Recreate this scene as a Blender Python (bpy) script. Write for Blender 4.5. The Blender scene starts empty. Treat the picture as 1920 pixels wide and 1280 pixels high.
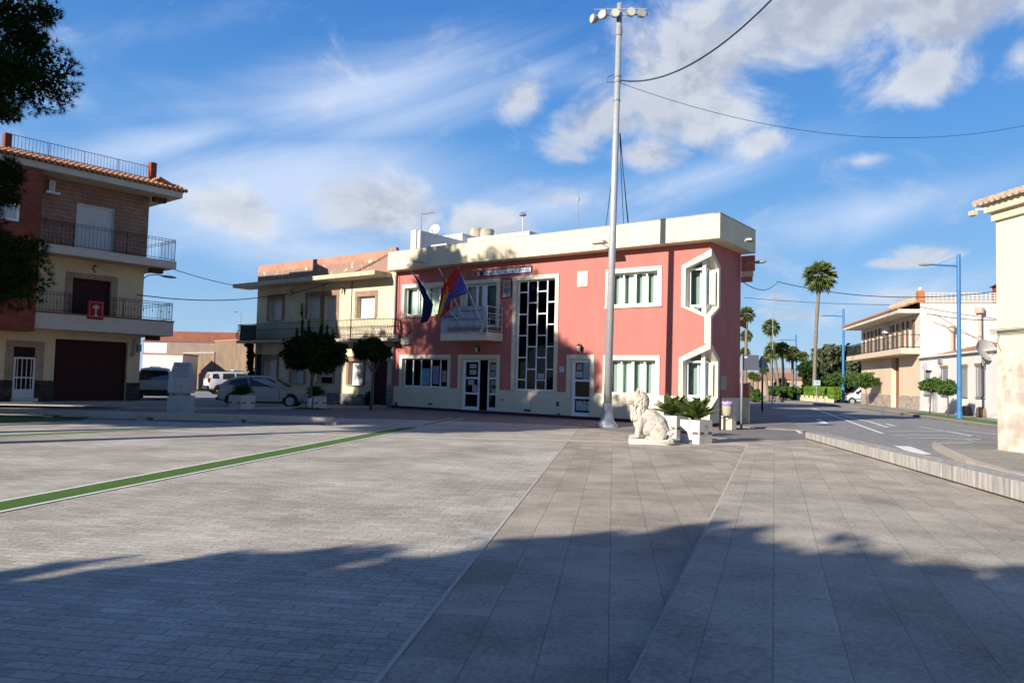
import bpy, math, random
import numpy as np
from mathutils import Vector, Matrix, geometry
R = math.radians
sc = bpy.context.scene
COL = sc.collection
rnd = random.Random(7)
# ------------------------------------------------------------------ camera
FPX = 1400.0; CZ = 1.6
pitch = math.atan(72/FPX); roll = 0.025
cam_d = bpy.data.cameras.new("camera"); cam = bpy.data.objects.new("camera", cam_d); COL.objects.link(cam)
sc.camera = cam
cam_d.sensor_width = 36; cam_d.lens = FPX/1920*36; cam_d.clip_end = 3000; cam_d.clip_start = .05
Fw = Vector((0, math.cos(pitch), math.sin(pitch)))
r0 = Vector((1, 0, 0)); u0_ = r0.cross(Fw)
Rt = r0*math.cos(roll)+u0_*math.sin(roll); Up = Rt.cross(Fw)
m = Matrix((Rt, Up, -Fw)).transposed().to_4x4(); m.translation = (0, 0, CZ); cam.matrix_world = m
def Dr(px, py): return Fw*FPX + Rt*(px-960) - Up*(py-640)
def G(px, py, z=0.0):
    d = Dr(px, py); s = (z-CZ)/d.z; return Vector((d.x*s, d.y*s, z))
def P(px, py, Y):
    d = Dr(px, py); s = Y/d.y; return Vector((d.x*s, Y, CZ+d.z*s))
# ------------------------------------------------------------------ light
SAZ = R(46); SEL = R(20.5)
sunv = Vector((-math.sin(SAZ)*math.cos(SEL), -math.cos(SAZ)*math.cos(SEL), math.sin(SEL)))
sd = bpy.data.lights.new("sun", 'SUN'); sd.energy = 5.0; sd.angle = R(.55); sd.color = (1, .93, .82)
so = bpy.data.objects.new("sun", sd); COL.objects.link(so)
so.rotation_euler = (-sunv).to_track_quat('-Z', 'Y').to_euler(); so.location = (-30, -30, 40)
sc.view_settings.view_transform = 'Standard'; sc.view_settings.look = 'None'
sc.view_settings.exposure = 0.75; sc.view_settings.gamma = 1
W = bpy.data.worlds.new("World"); sc.world = W; W.use_nodes = True
nt = W.node_tree; nt.nodes.clear()
def nd(t, **k):
    n = nt.nodes.new(t)
    for a, b in k.items(): setattr(n, a, b)
    return n
def lk(a, b): nt.links.new(a, b)
def mth(op, a, b=None, c=None, clamp=False):
    n = nd('ShaderNodeMath', operation=op, use_clamp=clamp)
    for i, x in enumerate((a, b, c)):
        if x is None: continue
        if isinstance(x, (int, float)): n.inputs[i].default_value = x
        else: lk(x, n.inputs[i])
    return n.outputs[0]
def mapr(x, a, b, c=0, d=1):
    n = nd('ShaderNodeMapRange', interpolation_type='SMOOTHSTEP')
    lk(x, n.inputs[0]); n.inputs[1].default_value = a; n.inputs[2].default_value = b
    n.inputs[3].default_value = c; n.inputs[4].default_value = d
    return n.outputs[0]
def mixc(f, a, b):
    n = nd('ShaderNodeMix', data_type='RGBA')
    if isinstance(f, (int, float)): n.inputs[0].default_value = f
    else: lk(f, n.inputs[0])
    for i, x in ((6, a), (7, b)):
        if isinstance(x, tuple): n.inputs[i].default_value = (*x, 1)
        else: lk(x, n.inputs[i])
    return n.outputs[2]
sky = nd('ShaderNodeTexSky', sky_type='NISHITA', sun_disc=False, sun_elevation=SEL, sun_rotation=math.pi+SAZ)
sky.air_density = 1.0; sky.dust_density = .35; sky.ozone_density = 2.2; sky.altitude = 0
tc = nd('ShaderNodeTexCoord')
sx = nd('ShaderNodeSeparateXYZ'); lk(tc.outputs['Generated'], sx.inputs[0])
az = mth('ARCTAN2', sx.outputs[0], sx.outputs[1]); el = mth('ARCSINE', sx.outputs[2])
cv = nd('ShaderNodeCombineXYZ'); lk(az, cv.inputs[0]); lk(el, cv.inputs[1])
def blob(px, py, rx, ry, rot=0, w=1.0):
    d = Dr(px, py).normalized()
    a, e = math.atan2(d.x, d.y), math.asin(d.z)
    n = nd('ShaderNodeMapping', vector_type='TEXTURE'); lk(cv.outputs[0], n.inputs[0])
    n.inputs[1].default_value = (a, e, 0); n.inputs[2].default_value = (0, 0, R(rot))
    n.inputs[3].default_value = (rx/1500, ry/1500, 1)
    g = nd('ShaderNodeTexGradient', gradient_type='SPHERICAL'); lk(n.outputs[0], g.inputs[0])
    return mth('MULTIPLY', g.outputs[0], w)
def summ(l):
    s = l[0]
    for x in l[1:]: s = mth('MAXIMUM', s, x)
    return s
def noise(scale, rot=0, st=(1, 1), detail=7, rough=.55, dist=0, off=(0, 0, 0)):
    n = nd('ShaderNodeMapping', vector_type='TEXTURE'); lk(cv.outputs[0], n.inputs[0])
    n.inputs[1].default_value = off; n.inputs[2].default_value = (0, 0, R(rot)); n.inputs[3].default_value = (st[0], st[1], 1)
    t = nd('ShaderNodeTexNoise'); lk(n.outputs[0], t.inputs['Vector'])
    t.inputs['Scale'].default_value = scale; t.inputs['Detail'].default_value = detail
    t.inputs['Roughness'].default_value = rough; t.inputs['Distortion'].default_value = dist
    return t.outputs[0]
cum = summ([blob(1370, 200, 190, 95, 5, .95), blob(1620, 300, 60, 20, 0, .5), blob(1460, 560, 60, 25, 0, .6), blob(1330, 110, 330, 170, 12, 1.1), blob(1520, 50, 360, 150, 8, 1.1), blob(1780, 10, 260, 120), blob(1120, 230, 150, 85, 20), blob(1200, 290, 130, 45, 0, .8),
            blob(982, 185, 80, 55, 25, .85), blob(1720, 140, 170, 75, 15, .9), blob(1432, 268, 85, 48, 0, .85), blob(1735, 478, 90, 26, 0, .8), blob(1690, 492, 120, 16, 0, .8), blob(1915, 110, 60, 60, 0, .8),
            blob(700, 392, 240, 88, -6, 1.05), blob(905, 425, 150, 70, 0, 1.0), blob(425, 388, 150, 58, -5, .9), blob(1050, 372, 150, 50, 0, .6), blob(1500, 590, 120, 45, 0, .62), blob(1690, 560, 110, 22, 0, .6)])
n1 = noise(8, st=(1.15, .85), detail=9, rough=.6, dist=.35); n2 = noise(3.2, detail=4, off=(.3, .2, 0))
raw = mth('ADD', cum, mth('MULTIPLY', mth('SUBTRACT', n1, .5), 2.3))
cA = mapr(raw, .08, .78)
n2b = noise(4.5, detail=5, off=(.31, .24, 0))
n1s = noise(8, st=(1.15, .85), detail=6, rough=.6, dist=.35, off=(.016, -.02, 0))
thick = mth('MULTIPLY_ADD', mapr(mth('SUBTRACT', n1s, n1), -.06, .12), .62, mth('MULTIPLY', mapr(mth('ADD', mth('MULTIPLY', raw, .45), n2b), .60, 1.0), .5), clamp=True)
cir = summ([blob(660, 185, 560, 130, 12, 1.0), blob(330, 265, 360, 62, 22, 1.0), blob(560, 350, 560, 150, 5, 1.1), blob(480, 420, 330, 110, 0, .9), blob(300, 60, 260, 60, 20, .35), blob(150, 190, 160, 40, -15, .3), blob(1000, 130, 260, 60, 0, .5),
            blob(1640, 400, 460, 75, 10, .85), blob(1320, 330, 430, 60, 14, .7), blob(600, 470, 420, 80, 0, .8), blob(1700, 550, 380, 80, 0, .6), blob(1000, 390, 420, 90, 0, .7)])
n3 = noise(5, rot=20, st=(3.2, .8), detail=8, rough=.6, dist=.8)
n4 = noise(2.0, rot=12, st=(1.6, 1), detail=3, off=(2, 1, 0))
rawc = mth('ADD', mth('MULTIPLY', cir, .9), mth('ADD', mth('MULTIPLY', mth('SUBTRACT', n3, .5), 1.5), mth('MULTIPLY', mth('SUBTRACT', n4, .5), .5)))
ciA = mth('MULTIPLY', mapr(rawc, .02, 1.0), .82)
hs = nd('ShaderNodeHueSaturation'); hs.inputs['Saturation'].default_value = 1.3; lk(sky.outputs[0], hs.inputs['Color'])
grad = nd('ShaderNodeValToRGB'); lk(mth('DIVIDE', el, 1.5), grad.inputs[0])
cr = grad.color_ramp; cr.elements[0].position = 0; cr.elements[0].color = (.42, .63, .88, 1); cr.elements[1].position = 1; cr.elements[1].color = (.012, .045, .16, 1)
for p_, c_ in ((.09, (.26, .51, .88)), (.20, (.13, .37, .82)), (.34, (.055, .22, .66)), (.5, (.028, .11, .38))):
    e = cr.elements.new(p_); e.color = (*c_, 1)
sc_ = nd('ShaderNodeVectorMath', operation='SCALE'); lk(grad.outputs[0], sc_.inputs[0]); sc_.inputs['Scale'].default_value = 5.9
hs.inputs['Value'].default_value = .72
c0 = mixc(.85, hs.outputs[0], sc_.outputs[0])
c1 = mixc(ciA, c0, (4.0, 4.7, 6.0))
c2 = mixc(mth('MULTIPLY', cA, .92), c1, mixc(thick, (4.7, 4.9, 5.3), (2.8, 3.05, 3.7)))
bg = nd('ShaderNodeBackground'); lk(c2, bg.inputs[0]); bg.inputs[1].default_value = .1
ow = nd('ShaderNodeOutputWorld'); lk(bg.outputs[0], ow.inputs[0])

# ------------------------------------------------------------------ helpers
class MB:
    def __init__(s): s.v = []; s.f = []; s.m = []
    def add(s, vs, fs, mi=0):
        o = len(s.v); s.v += [tuple(v) for v in vs]; s.f += [tuple(i+o for i in f) for f in fs]; s.m += [mi]*len(fs); return s
    def box(s, x0, x1, y0, y1, z0, z1, mi=0):
        v = [(x, y, z) for z in (z0, z1) for y in (y0, y1) for x in (x0, x1)]
        return s.add(v, [(0, 2, 3, 1), (4, 5, 7, 6), (0, 1, 5, 4), (2, 6, 7, 3), (0, 4, 6, 2), (1, 3, 7, 5)], mi)
    def prism(s, poly, y0, y1, mi=0):
        n = len(poly); v = [(a, y0, b) for a, b in poly]+[(a, y1, b) for a, b in poly]
        f = [tuple(range(n)), tuple(range(2*n-1, n-1, -1))]+[(i, i+n, (i+1) % n+n, (i+1) % n) for i in range(n)]
        return s.add(v, f, mi)
    def slab(s, poly, z0, z1, mi=0):
        n = len(poly); v = [(a[0], a[1], z0) for a in poly]+[(a[0], a[1], z1) for a in poly]
        f = [tuple(range(n-1, -1, -1)), tuple(range(n, 2*n))]+[(i, (i+1) % n, (i+1) % n+n, i+n) for i in range(n)]
        return s.add(v, f, mi)
    def tube(s, pts, r, n=8, r1=None, cap=True, mi=0):
        pts = [Vector(p) for p in pts]; k = len(pts); vs = []
        for i, p in enumerate(pts):
            t = (pts[min(i+1, k-1)]-pts[max(i-1, 0)]).normalized()
            a = t.cross(Vector((0, 0, 1)) if abs(t.z) < .9 else Vector((1, 0, 0))).normalized(); b = t.cross(a)
            rr = r if r1 is None else r+(r1-r)*i/(k-1)
            if isinstance(r, (list, tuple)): rr = r[i]
            for j in range(n):
                q = 2*math.pi*j/n; vs.append(p+(a*math.cos(q)+b*math.sin(q))*rr)
        fs = [(i*n+j, i*n+(j+1) % n, (i+1)*n+(j+1) % n, (i+1)*n+j) for i in range(k-1) for j in range(n)]
        if cap: fs += [tuple(range(n-1, -1, -1)), tuple(range((k-1)*n, k*n))]
        return s.add(vs, fs, mi)
    def lathe(s, prof, n=16, c=(0, 0, 0), ax='z', mi=0):
        vs = []; k = len(prof)
        for r_, z in prof:
            for j in range(n):
                q = 2*math.pi*j/n; a, b = r_*math.cos(q), r_*math.sin(q)
                vs.append({'z': (c[0]+a, c[1]+b, c[2]+z), 'y': (c[0]+a, c[1]+z, c[2]+b), 'x': (c[0]+z, c[1]+a, c[2]+b)}[ax])
        fs = [(i*n+j, i*n+(j+1) % n, (i+1)*n+(j+1) % n, (i+1)*n+j) for i in range(k-1) for j in range(n)]
        fs += [tuple(range(n-1, -1, -1)), tuple(range((k-1)*n, k*n))]
        return s.add(vs, fs, mi)
    def ell(s, c, r, rot=None, n=12, mi=0):
        vs = []; k = n//2+1
        for i in range(k):
            th = math.pi*i/(k-1)
            for j in range(n):
                q = 2*math.pi*j/n; v = Vector((r[0]*math.sin(th)*math.cos(q), r[1]*math.sin(th)*math.sin(q), r[2]*math.cos(th)))
                if rot is not None: v = rot @ v
                vs.append(v+Vector(c))
        return s.add(vs, [(i*n+j, (i+1)*n+j, (i+1)*n+(j+1) % n, i*n+(j+1) % n) for i in range(k-1) for j in range(n)], mi)
    def wall(s, outer, holes, y, depth, mi=0, mj=None):
        """upright panel in the XZ plane with rectangular holes and reveals going back by depth"""
        if len(outer) == 4:
            ox0, ox1 = min(p[0] for p in outer), max(p[0] for p in outer); oz0, oz1 = min(p[1] for p in outer), max(p[1] for p in outer)
            X = sorted({ox0, ox1, *[h[0] for h in holes], *[h[1] for h in holes]}); Z = sorted({oz0, oz1, *[h[2] for h in holes], *[h[3] for h in holes]})
            for i in range(len(X)-1):
                for j in range(len(Z)-1):
                    cx, cz = (X[i]+X[i+1])/2, (Z[j]+Z[j+1])/2
                    if not any(h[0] < cx < h[1] and h[2] < cz < h[3] for h in holes): s.add([(X[i], y, Z[j]), (X[i+1], y, Z[j]), (X[i+1], y, Z[j+1]), (X[i], y, Z[j+1])], [(0, 1, 2, 3)], mi)
            outer = None
        loops = [] if outer is None else [[Vector((a, b, 0)) for a, b in outer]]+[[Vector((a, b, 0)) for a, b in ((h[0], h[2]), (h[0], h[3]), (h[1], h[3]), (h[1], h[2]))] for h in holes]
        flat = [p for l in loops for p in l]
        if loops: s.add([(p.x, y, p.y) for p in flat], [tuple(t) for t in geometry.tessellate_polygon(loops)], mi)
        for x0, x1, z0, z1 in holes:
            v = [(x0, y, z0), (x1, y, z0), (x1, y, z1), (x0, y, z1)]; v += [(a, y+depth, c) for a, b, c in v]
            s.add(v, [(i, (i+1) % 4, (i+1) % 4+4, i+4) for i in range(4)], mi if mj is None else mj)
        return s
    def build(s, name, mat, parent=None, smooth=False, bevel=0, auto=None):
        me = bpy.data.meshes.new(name); me.from_pydata(s.v, [], s.f)
        for mm in (mat if isinstance(mat, (list, tuple)) else [mat]): me.materials.append(mm)
        if any(s.m): me.polygons.foreach_set('material_index', s.m)
        if smooth or auto: me.polygons.foreach_set('use_smooth', [True]*len(me.polygons))
        me.validate(); me.update()
        if auto: me.set_sharp_from_angle(angle=R(auto))
        o = bpy.data.objects.new(name, me); COL.objects.link(o)
        if parent is not None: o.parent = parent
        if bevel:
            b = o.modifiers.new('bevel', 'BEVEL'); b.width = bevel; b.segments = 2; b.limit_method = 'ANGLE'
        return o
def each(mb, name, mt, parent, **k):
    """build every separate piece of a mesh as a part of its own"""
    par = list(range(len(mb.v)))
    def fd(i):
        while par[i] != i: par[i] = par[par[i]]; i = par[i]
        return i
    for f in mb.f:
        for j in f[1:]: par[fd(j)] = fd(f[0])
    gr = {}
    for f in mb.f: gr.setdefault(fd(f[0]), []).append(f)
    out = []
    for fs in gr.values():
        ids = sorted({i for f in fs for i in f}); mp = {i: n for n, i in enumerate(ids)}; m2 = MB(); m2.v = [mb.v[i] for i in ids]; m2.f = [tuple(mp[i] for i in f) for f in fs]; m2.m = [0]*len(fs); out.append(m2.build(name, mt, parent, **k))
    return out
def tag(o, label=None, cat=None, group=None, kind=None):
    if label: o['label'] = label
    if cat: o['category'] = cat
    if group: o['group'] = group
    if kind: o['kind'] = kind
    return o
def thing(name, label, cat, loc=(0, 0, 0), rz=0, group=None):
    o = bpy.data.objects.new(name, None); COL.objects.link(o); o.location = loc; o.rotation_euler = (0, 0, rz)
    o.empty_display_size = .2
    return tag(o, label, cat, group)
def struct(mb, name, mat, **k): return tag(mb.build(name, mat, **k), kind='structure')
def copy_tree(o, parent=None):
    c = o.copy(); COL.objects.link(c); c.parent = parent
    for ch in [x for x in COL.objects if x.parent == o]: copy_tree(ch, c)
    return c
_M = {}
KA = .76   # overall albedo scale
def mat(name, col, rough=.8, var=.12, scale=2.5, bump=.15, bs=60, spec=.3, metal=0, col2=None, thr=None, det=6, streak=0):
    if name in _M: return _M[name]
    col = [x*KA for x in col]; col2 = [x*KA for x in col2] if col2 else None
    M = bpy.data.materials.new(name); M.use_nodes = True; t = M.node_tree; n = t.nodes; b = n['Principled BSDF']; L = t.links.new
    b.inputs['Roughness'].default_value = rough; b.inputs['Specular IOR Level'].default_value = spec; b.inputs['Metallic'].default_value = metal
    c = n.new('ShaderNodeTexCoord')
    a = n.new('ShaderNodeTexNoise'); a.inputs['Scale'].default_value = scale; a.inputs['Detail'].default_value = det; a.inputs['Roughness'].default_value = .62
    if streak:
        mp = n.new('ShaderNodeMapping'); mp.inputs[3].default_value = (1, 1, streak); L(c.outputs['Object'], mp.inputs[0]); L(mp.outputs[0], a.inputs['Vector'])
    else: L(c.outputs['Object'], a.inputs['Vector'])
    mx = n.new('ShaderNodeMix'); mx.data_type = 'RGBA'
    rp = n.new('ShaderNodeMapRange'); L(a.outputs[0], rp.inputs[0])
    if thr: rp.inputs[1].default_value, rp.inputs[2].default_value = thr
    else: rp.inputs[1].default_value, rp.inputs[2].default_value = .3, .7
    L(rp.outputs[0], mx.inputs[0])
    mx.inputs[6].default_value = (*[min(1, x*(1-var)) for x in col], 1)
    mx.inputs[7].default_value = (*(col2 if col2 else [min(1, x*(1+var)) for x in col]), 1)
    L(mx.outputs[2], b.inputs['Base Color'])
    if bump:
        k = n.new('ShaderNodeTexNoise'); k.inputs['Scale'].default_value = bs; k.inputs['Detail'].default_value = 4; L(c.outputs['Object'], k.inputs['Vector'])
        bp = n.new('ShaderNodeBump'); bp.inputs['Strength'].default_value = bump; bp.inputs['Distance'].default_value = .02; L(k.outputs[0], bp.inputs['Height']); L(bp.outputs[0], b.inputs['Normal'])
    _M[name] = M; return M
def brickmat(name, c1, c2, mortar, bw, bh, ms=.01, rot=0, rough=.85, axes='xy', noise_amt=.35, bump=.5, offset=.5, big=1.2, gl=None, loc=(0, 0, 0)):
    c1 = [x*KA for x in c1]; c2 = [x*KA for x in c2]; mortar = [x*KA for x in mortar]
    M = bpy.data.materials.new(name); M.use_nodes = True; t = M.node_tree; n = t.nodes; b = n['Principled BSDF']; L = t.links.new
    b.inputs['Roughness'].default_value = rough; b.inputs['Specular IOR Level'].default_value = .25
    c = n.new('ShaderNodeTexCoord'); src = c.outputs['Object']
    if axes == 'xz':
        sp = n.new('ShaderNodeSeparateXYZ'); L(src, sp.inputs[0]); cb = n.new('ShaderNodeCombineXYZ')
        ad = n.new('ShaderNodeMath'); ad.operation = 'ADD'; L(sp.outputs[0], ad.inputs[0]); L(sp.outputs[1], ad.inputs[1])
        L(ad.outputs[0], cb.inputs[0]); L(sp.outputs[2], cb.inputs[1]); src = cb.outputs[0]
    mp = n.new('ShaderNodeMapping'); mp.inputs[2].default_value = (0, 0, rot); mp.inputs[1].default_value = loc; L(src, mp.inputs[0])
    k = n.new('ShaderNodeTexBrick'); L(mp.outputs[0], k.inputs['Vector']); k.offset = offset
    k.inputs['Color1'].default_value = (*c1, 1); k.inputs['Color2'].default_value = (*c2, 1); k.inputs['Mortar'].default_value = (*mortar, 1)
    k.inputs['Scale'].default_value = 1; k.inputs['Mortar Size'].default_value = ms; k.inputs['Mortar Smooth'].default_value = .3; k.inputs['Bias'].default_value = 0
    k.inputs['Brick Width'].default_value = bw; k.inputs['Row Height'].default_value = bh
    a = n.new('ShaderNodeTexNoise'); a.inputs['Scale'].default_value = big; a.inputs['Detail'].default_value = 8; a.inputs['Roughness'].default_value = .65; L(c.outputs['Object'], a.inputs['Vector'])
    a2 = n.new('ShaderNodeTexNoise'); a2.inputs['Scale'].default_value = 30; a2.inputs['Detail'].default_value = 4; L(mp.outputs[0], a2.inputs['Vector'])
    mixn = n.new('ShaderNodeMath'); mixn.operation = 'MULTIPLY_ADD'; L(a2.outputs[0], mixn.inputs[0]); mixn.inputs[1].default_value = .6; L(a.outputs[0], mixn.inputs[2])
    r_ = n.new('ShaderNodeMapRange'); L(mixn.outputs[0], r_.inputs[0]); r_.inputs[1].default_value = .58; r_.inputs[2].default_value = 1.02
    r_.inputs[3].default_value = 1-noise_amt; r_.inputs[4].default_value = 1+noise_amt
    a3 = n.new('ShaderNodeTexNoise'); a3.inputs['Scale'].default_value = 2.3; a3.inputs['Detail'].default_value = 9; a3.inputs['Roughness'].default_value = .7; L(c.outputs['Object'], a3.inputs['Vector'])
    r3 = n.new('ShaderNodeMapRange'); L(a3.outputs[0], r3.inputs[0]); r3.inputs[1].default_value = .58; r3.inputs[2].default_value = .72; r3.inputs[3].default_value = 1; r3.inputs[4].default_value = .72
    m3 = n.new('ShaderNodeVectorMath'); m3.operation = 'SCALE'; L(k.outputs['Color'], m3.inputs[0]); L(r3.outputs[0], m3.inputs['Scale'])
    mu = n.new('ShaderNodeVectorMath'); mu.operation = 'SCALE'; L(m3.outputs[0], mu.inputs[0]); L(r_.outputs[0], mu.inputs['Scale'])
    L(mu.outputs[0], b.inputs['Base Color'])
    hh = n.new('ShaderNodeMath'); hh.operation = 'MULTIPLY_ADD'; L(a2.outputs[0], hh.inputs[0]); hh.inputs[1].default_value = .35
    inv = n.new('ShaderNodeMath'); inv.operation = 'SUBTRACT'; inv.inputs[0].default_value = 1; L(k.outputs['Fac'], inv.inputs[1]); L(inv.outputs[0], hh.inputs[2])
    bp = n.new('ShaderNodeBump'); bp.inputs['Strength'].default_value = bump; bp.inputs['Distance'].default_value = .01; L(hh.outputs[0], bp.inputs['Height']); L(bp.outputs[0], b.inputs['Normal'])
    return M
def glassmat(name, tint=(.85, .9, .88), ior=1.45):
    M = bpy.data.materials.new(name); M.use_nodes = True; t = M.node_tree; n = t.nodes; n.clear(); L = t.links.new
    o = n.new('ShaderNodeOutputMaterial'); mx = n.new('ShaderNodeMixShader'); tr = n.new('ShaderNodeBsdfTransparent'); g = n.new('ShaderNodeBsdfGlossy'); f = n.new('ShaderNodeFresnel')
    f.inputs[0].default_value = ior; tr.inputs[0].default_value = (*tint, 1); g.inputs['Roughness'].default_value = .03
    no = n.new('ShaderNodeTexNoise'); no.inputs['Scale'].default_value = 1.2; c = n.new('ShaderNodeTexCoord'); L(c.outputs['Object'], no.inputs['Vector'])
    bp = n.new('ShaderNodeBump'); bp.inputs['Strength'].default_value = .06; bp.inputs['Distance'].default_value = .1; L(no.outputs[0], bp.inputs['Height']); L(bp.outputs[0], g.inputs['Normal'])
    L(f.outputs[0], mx.inputs[0]); L(tr.outputs[0], mx.inputs[1]); L(g.outputs[0], mx.inputs[2]); L(mx.outputs[0], o.inputs[0]); return M
def leafmat(name, col, col2, tr=.25, scale=1.2):
    M = mat(name, col, rough=.55, var=0, scale=scale, bump=0, col2=col2, thr=(.35, .65), spec=.25)
    return M
class Frame:
    """upright facade plane: local X along it, local Y into the building"""
    def __init__(s, o, t):
        s.o = Vector((o[0], o[1], 0)); s.t = Vector((t[0], t[1], 0)).normalized(); s.i = Vector((-s.t.y, s.t.x, 0)); s.rz = math.atan2(s.t.y, s.t.x)
    def hit(s, px, py, off=0):
        d = Dr(px, py); o = s.o-s.i*off; k = (o-Vector((0, 0, CZ))).dot(s.i)/d.dot(s.i)
        p = Vector((0, 0, CZ))+d*k; return (p-s.o).dot(s.t), p.z
    def rect(s, tl, br, tr=None, bl=None, off=0):
        a = s.hit(*tl, off); b = s.hit(*br, off); c = s.hit(*(tr or (br[0], tl[1])), off); d = s.hit(*(bl or (tl[0], br[1])), off)
        return ((a[0]+d[0])/2, (b[0]+c[0])/2, (b[1]+d[1])/2, (a[1]+c[1])/2)
    def w(s, x, y, z=0): p = s.o+s.t*x+s.i*y; return Vector((p.x, p.y, z))
def text(parent, body, x, y, z, size, mt, name='lettering', depth=.004, sx=1, rot=(R(90), 0, 0), align='CENTER'):
    c = bpy.data.curves.new(name, 'FONT'); c.body = body; c.size = size; c.extrude = depth; c.align_x = align; c.align_y = 'CENTER'; c.resolution_u = 2
    o = bpy.data.objects.new(name, c); COL.objects.link(o)
    bpy.context.view_layer.update(); dg = bpy.context.evaluated_depsgraph_get()
    me = bpy.data.meshes.new_from_object(o.evaluated_get(dg)); bpy.data.objects.remove(o); bpy.data.curves.remove(c)
    me.materials.clear(); me.materials.append(mt); me.name = name
    n = bpy.data.objects.new(name, me); COL.objects.link(n); n.location = (x, y, z); n.rotation_euler = rot; n.scale = (sx, 1, 1)
    if parent is not None: n.parent = parent
    return n
def rawmesh(name, v, nper, mt, parent=None):
    """mesh of separate faces, v = (nfaces*nper, 3)"""
    v = np.asarray(v, dtype=np.float32).reshape(-1, 3); nf = len(v)//nper
    me = bpy.data.meshes.new(name); me.vertices.add(len(v)); me.vertices.foreach_set('co', v.ravel())
    me.loops.add(len(v)); me.loops.foreach_set('vertex_index', np.arange(len(v), dtype=np.int32))
    me.polygons.add(nf); me.polygons.foreach_set('loop_start', np.arange(0, len(v), nper, dtype=np.int32)); me.polygons.foreach_set('loop_total', np.full(nf, nper, dtype=np.int32))
    me.materials.append(mt); me.update(); me.validate()
    o = bpy.data.objects.new(name, me); COL.objects.link(o)
    if parent is not None: o.parent = parent
    return o
def leaves(blobs, n, size, seed=0, shell=.45, flat=1.0, asp=.55):
    """leaf quads spread through ellipsoids: blobs = [(c, r)]"""
    g = np.random.default_rng(seed); vol = np.array([b[1][0]*b[1][1]*b[1][2] for b in blobs])**(2/3); k = g.choice(len(blobs), n, p=vol/vol.sum())
    C = np.array([b[0] for b in blobs])[k]; Rr = np.array([b[1] for b in blobs])[k]
    d = g.normal(size=(n, 3)); d /= np.linalg.norm(d, axis=1)[:, None]
    rad = g.random(n)**shell; lump = 1+.18*np.sin(d[:, 0]*7+k)+.14*np.sin(d[:, 2]*9+2*k)+.1*np.sin(d[:, 1]*13)
    p = C+d*Rr*(rad*lump)[:, None]
    a = g.normal(size=(n, 3)); a += d*.3; a /= np.linalg.norm(a, axis=1)[:, None]
    b = np.cross(a, g.normal(size=(n, 3))); b /= np.linalg.norm(b, axis=1)[:, None]
    s = size*(.6+.8*g.random(n))[:, None]
    return np.stack([p-a*s, p+b*s*asp, p+a*s, p-b*s*asp], 1).reshape(-1, 3)
def needles(blobs, ntuft, per, ln, wd, seed=0):
    g = np.random.default_rng(seed); vol = np.array([b[1][0]*b[1][1]*b[1][2] for b in blobs])**(2/3); k = g.choice(len(blobs), ntuft, p=vol/vol.sum())
    C = np.array([b[0] for b in blobs])[k]; Rr = np.array([b[1] for b in blobs])[k]
    d = g.normal(size=(ntuft, 3)); d /= np.linalg.norm(d, axis=1)[:, None]
    p = C+d*Rr*(g.random(ntuft)**.35)[:, None]
    p = np.repeat(p, per, 0); dd = np.repeat(d, per, 0)+g.normal(size=(ntuft*per, 3))*.75+np.array([0, 0, .15]); dd /= np.linalg.norm(dd, axis=1)[:, None]
    w = np.cross(dd, g.normal(size=dd.shape)); w /= np.linalg.norm(w, axis=1)[:, None]; q = dd*(ln*(.6+.6*g.random(len(dd))))[:, None]
    return np.stack([p-w*wd, p+w*wd, p+q], 1).reshape(-1, 3)

# ------------------------------------------------------------------ materials
pink = mat('pink_render', (.555, .19, .16), var=.075, det=10, streak=.3, scale=1.6, rough=.9, bump=.12, bs=90)
cream = mat('cream_paint', (.84, .73, .49), var=.07, det=10, streak=.3, scale=2.2, rough=.8, bump=.08, bs=80)
creamtrim = mat('cream_trim', (.86, .76, .57), var=.05, scale=2, rough=.75, bump=.05)
darkred = mat('dark_red_base', (.10, .02, .02), var=.2)
whitepvc = mat('white_frame', (1.0, 1.02, 1.04), rough=.35, var=.03, bump=0, spec=.5)
curtain = mat('pale_curtain', (.85, .95, .84), rough=.9, var=.1, scale=30, bump=0, streak=.01)
dark = mat('dark_interior', (.03, .032, .04), rough=.9, var=.3, bump=0)
glass = glassmat('window_glass'); dglass = glassmat('dark_glass', (.22, .27, .32), 1.33)
whitewall = mat('white_wall', (.78, .76, .72), var=.06, scale=1.3, bump=.1)
galv = mat('galvanised_steel', (.52, .54, .55), rough=.45, var=.12, scale=8, bump=.05, metal=.3)
blackm = mat('black_metal', (.02, .02, .022), rough=.5, var=.2, bump=0)
greym = mat('grey_metal', (.30, .31, .32), rough=.5, var=.1, bump=0)
whitem = mat('white_metal', (.75, .75, .73), rough=.45, var=.08, bump=0)
stone = mat('pale_stone', (.54, .48, .41), var=.14, scale=5, bump=.3, bs=45)
whitestone = mat('white_cast_stone', (.72, .67, .60), var=.12, scale=6, bump=.25, bs=70)
concrete = mat('concrete', (.42, .40, .37), var=.15, scale=4, bump=.25)
asphalt = mat('asphalt', (.37, .355, .335), var=.22, scale=3, bump=.5, bs=220, rough=.9)
paint = mat('road_paint', (1.0, 1.0, .96), var=.2, scale=14, bump=.2, bs=120)
turf = mat('green_turf', (.13, .26, .05), var=.35, scale=60, bump=.9, bs=300, rough=.95)
soil = mat('dry_ground', (.28, .23, .17), var=.25, scale=1.2, bump=.5, bs=15)
clay = mat('clay_tile', (.50, .24, .13), var=.35, scale=9, bump=.2, bs=40)
trunkm = mat('bark', (.17, .12, .08), var=.35, scale=14, bump=.8, bs=40, streak=.2)
palmtrunk = mat('palm_trunk', (.24, .19, .14), var=.35, scale=9, bump=.9, bs=18)
leafd = leafmat('dark_leaf', (.014, .028, .008), (.04, .07, .02))
leafg = leafmat('green_leaf', (.035, .08, .012), (.085, .16, .03))
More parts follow.
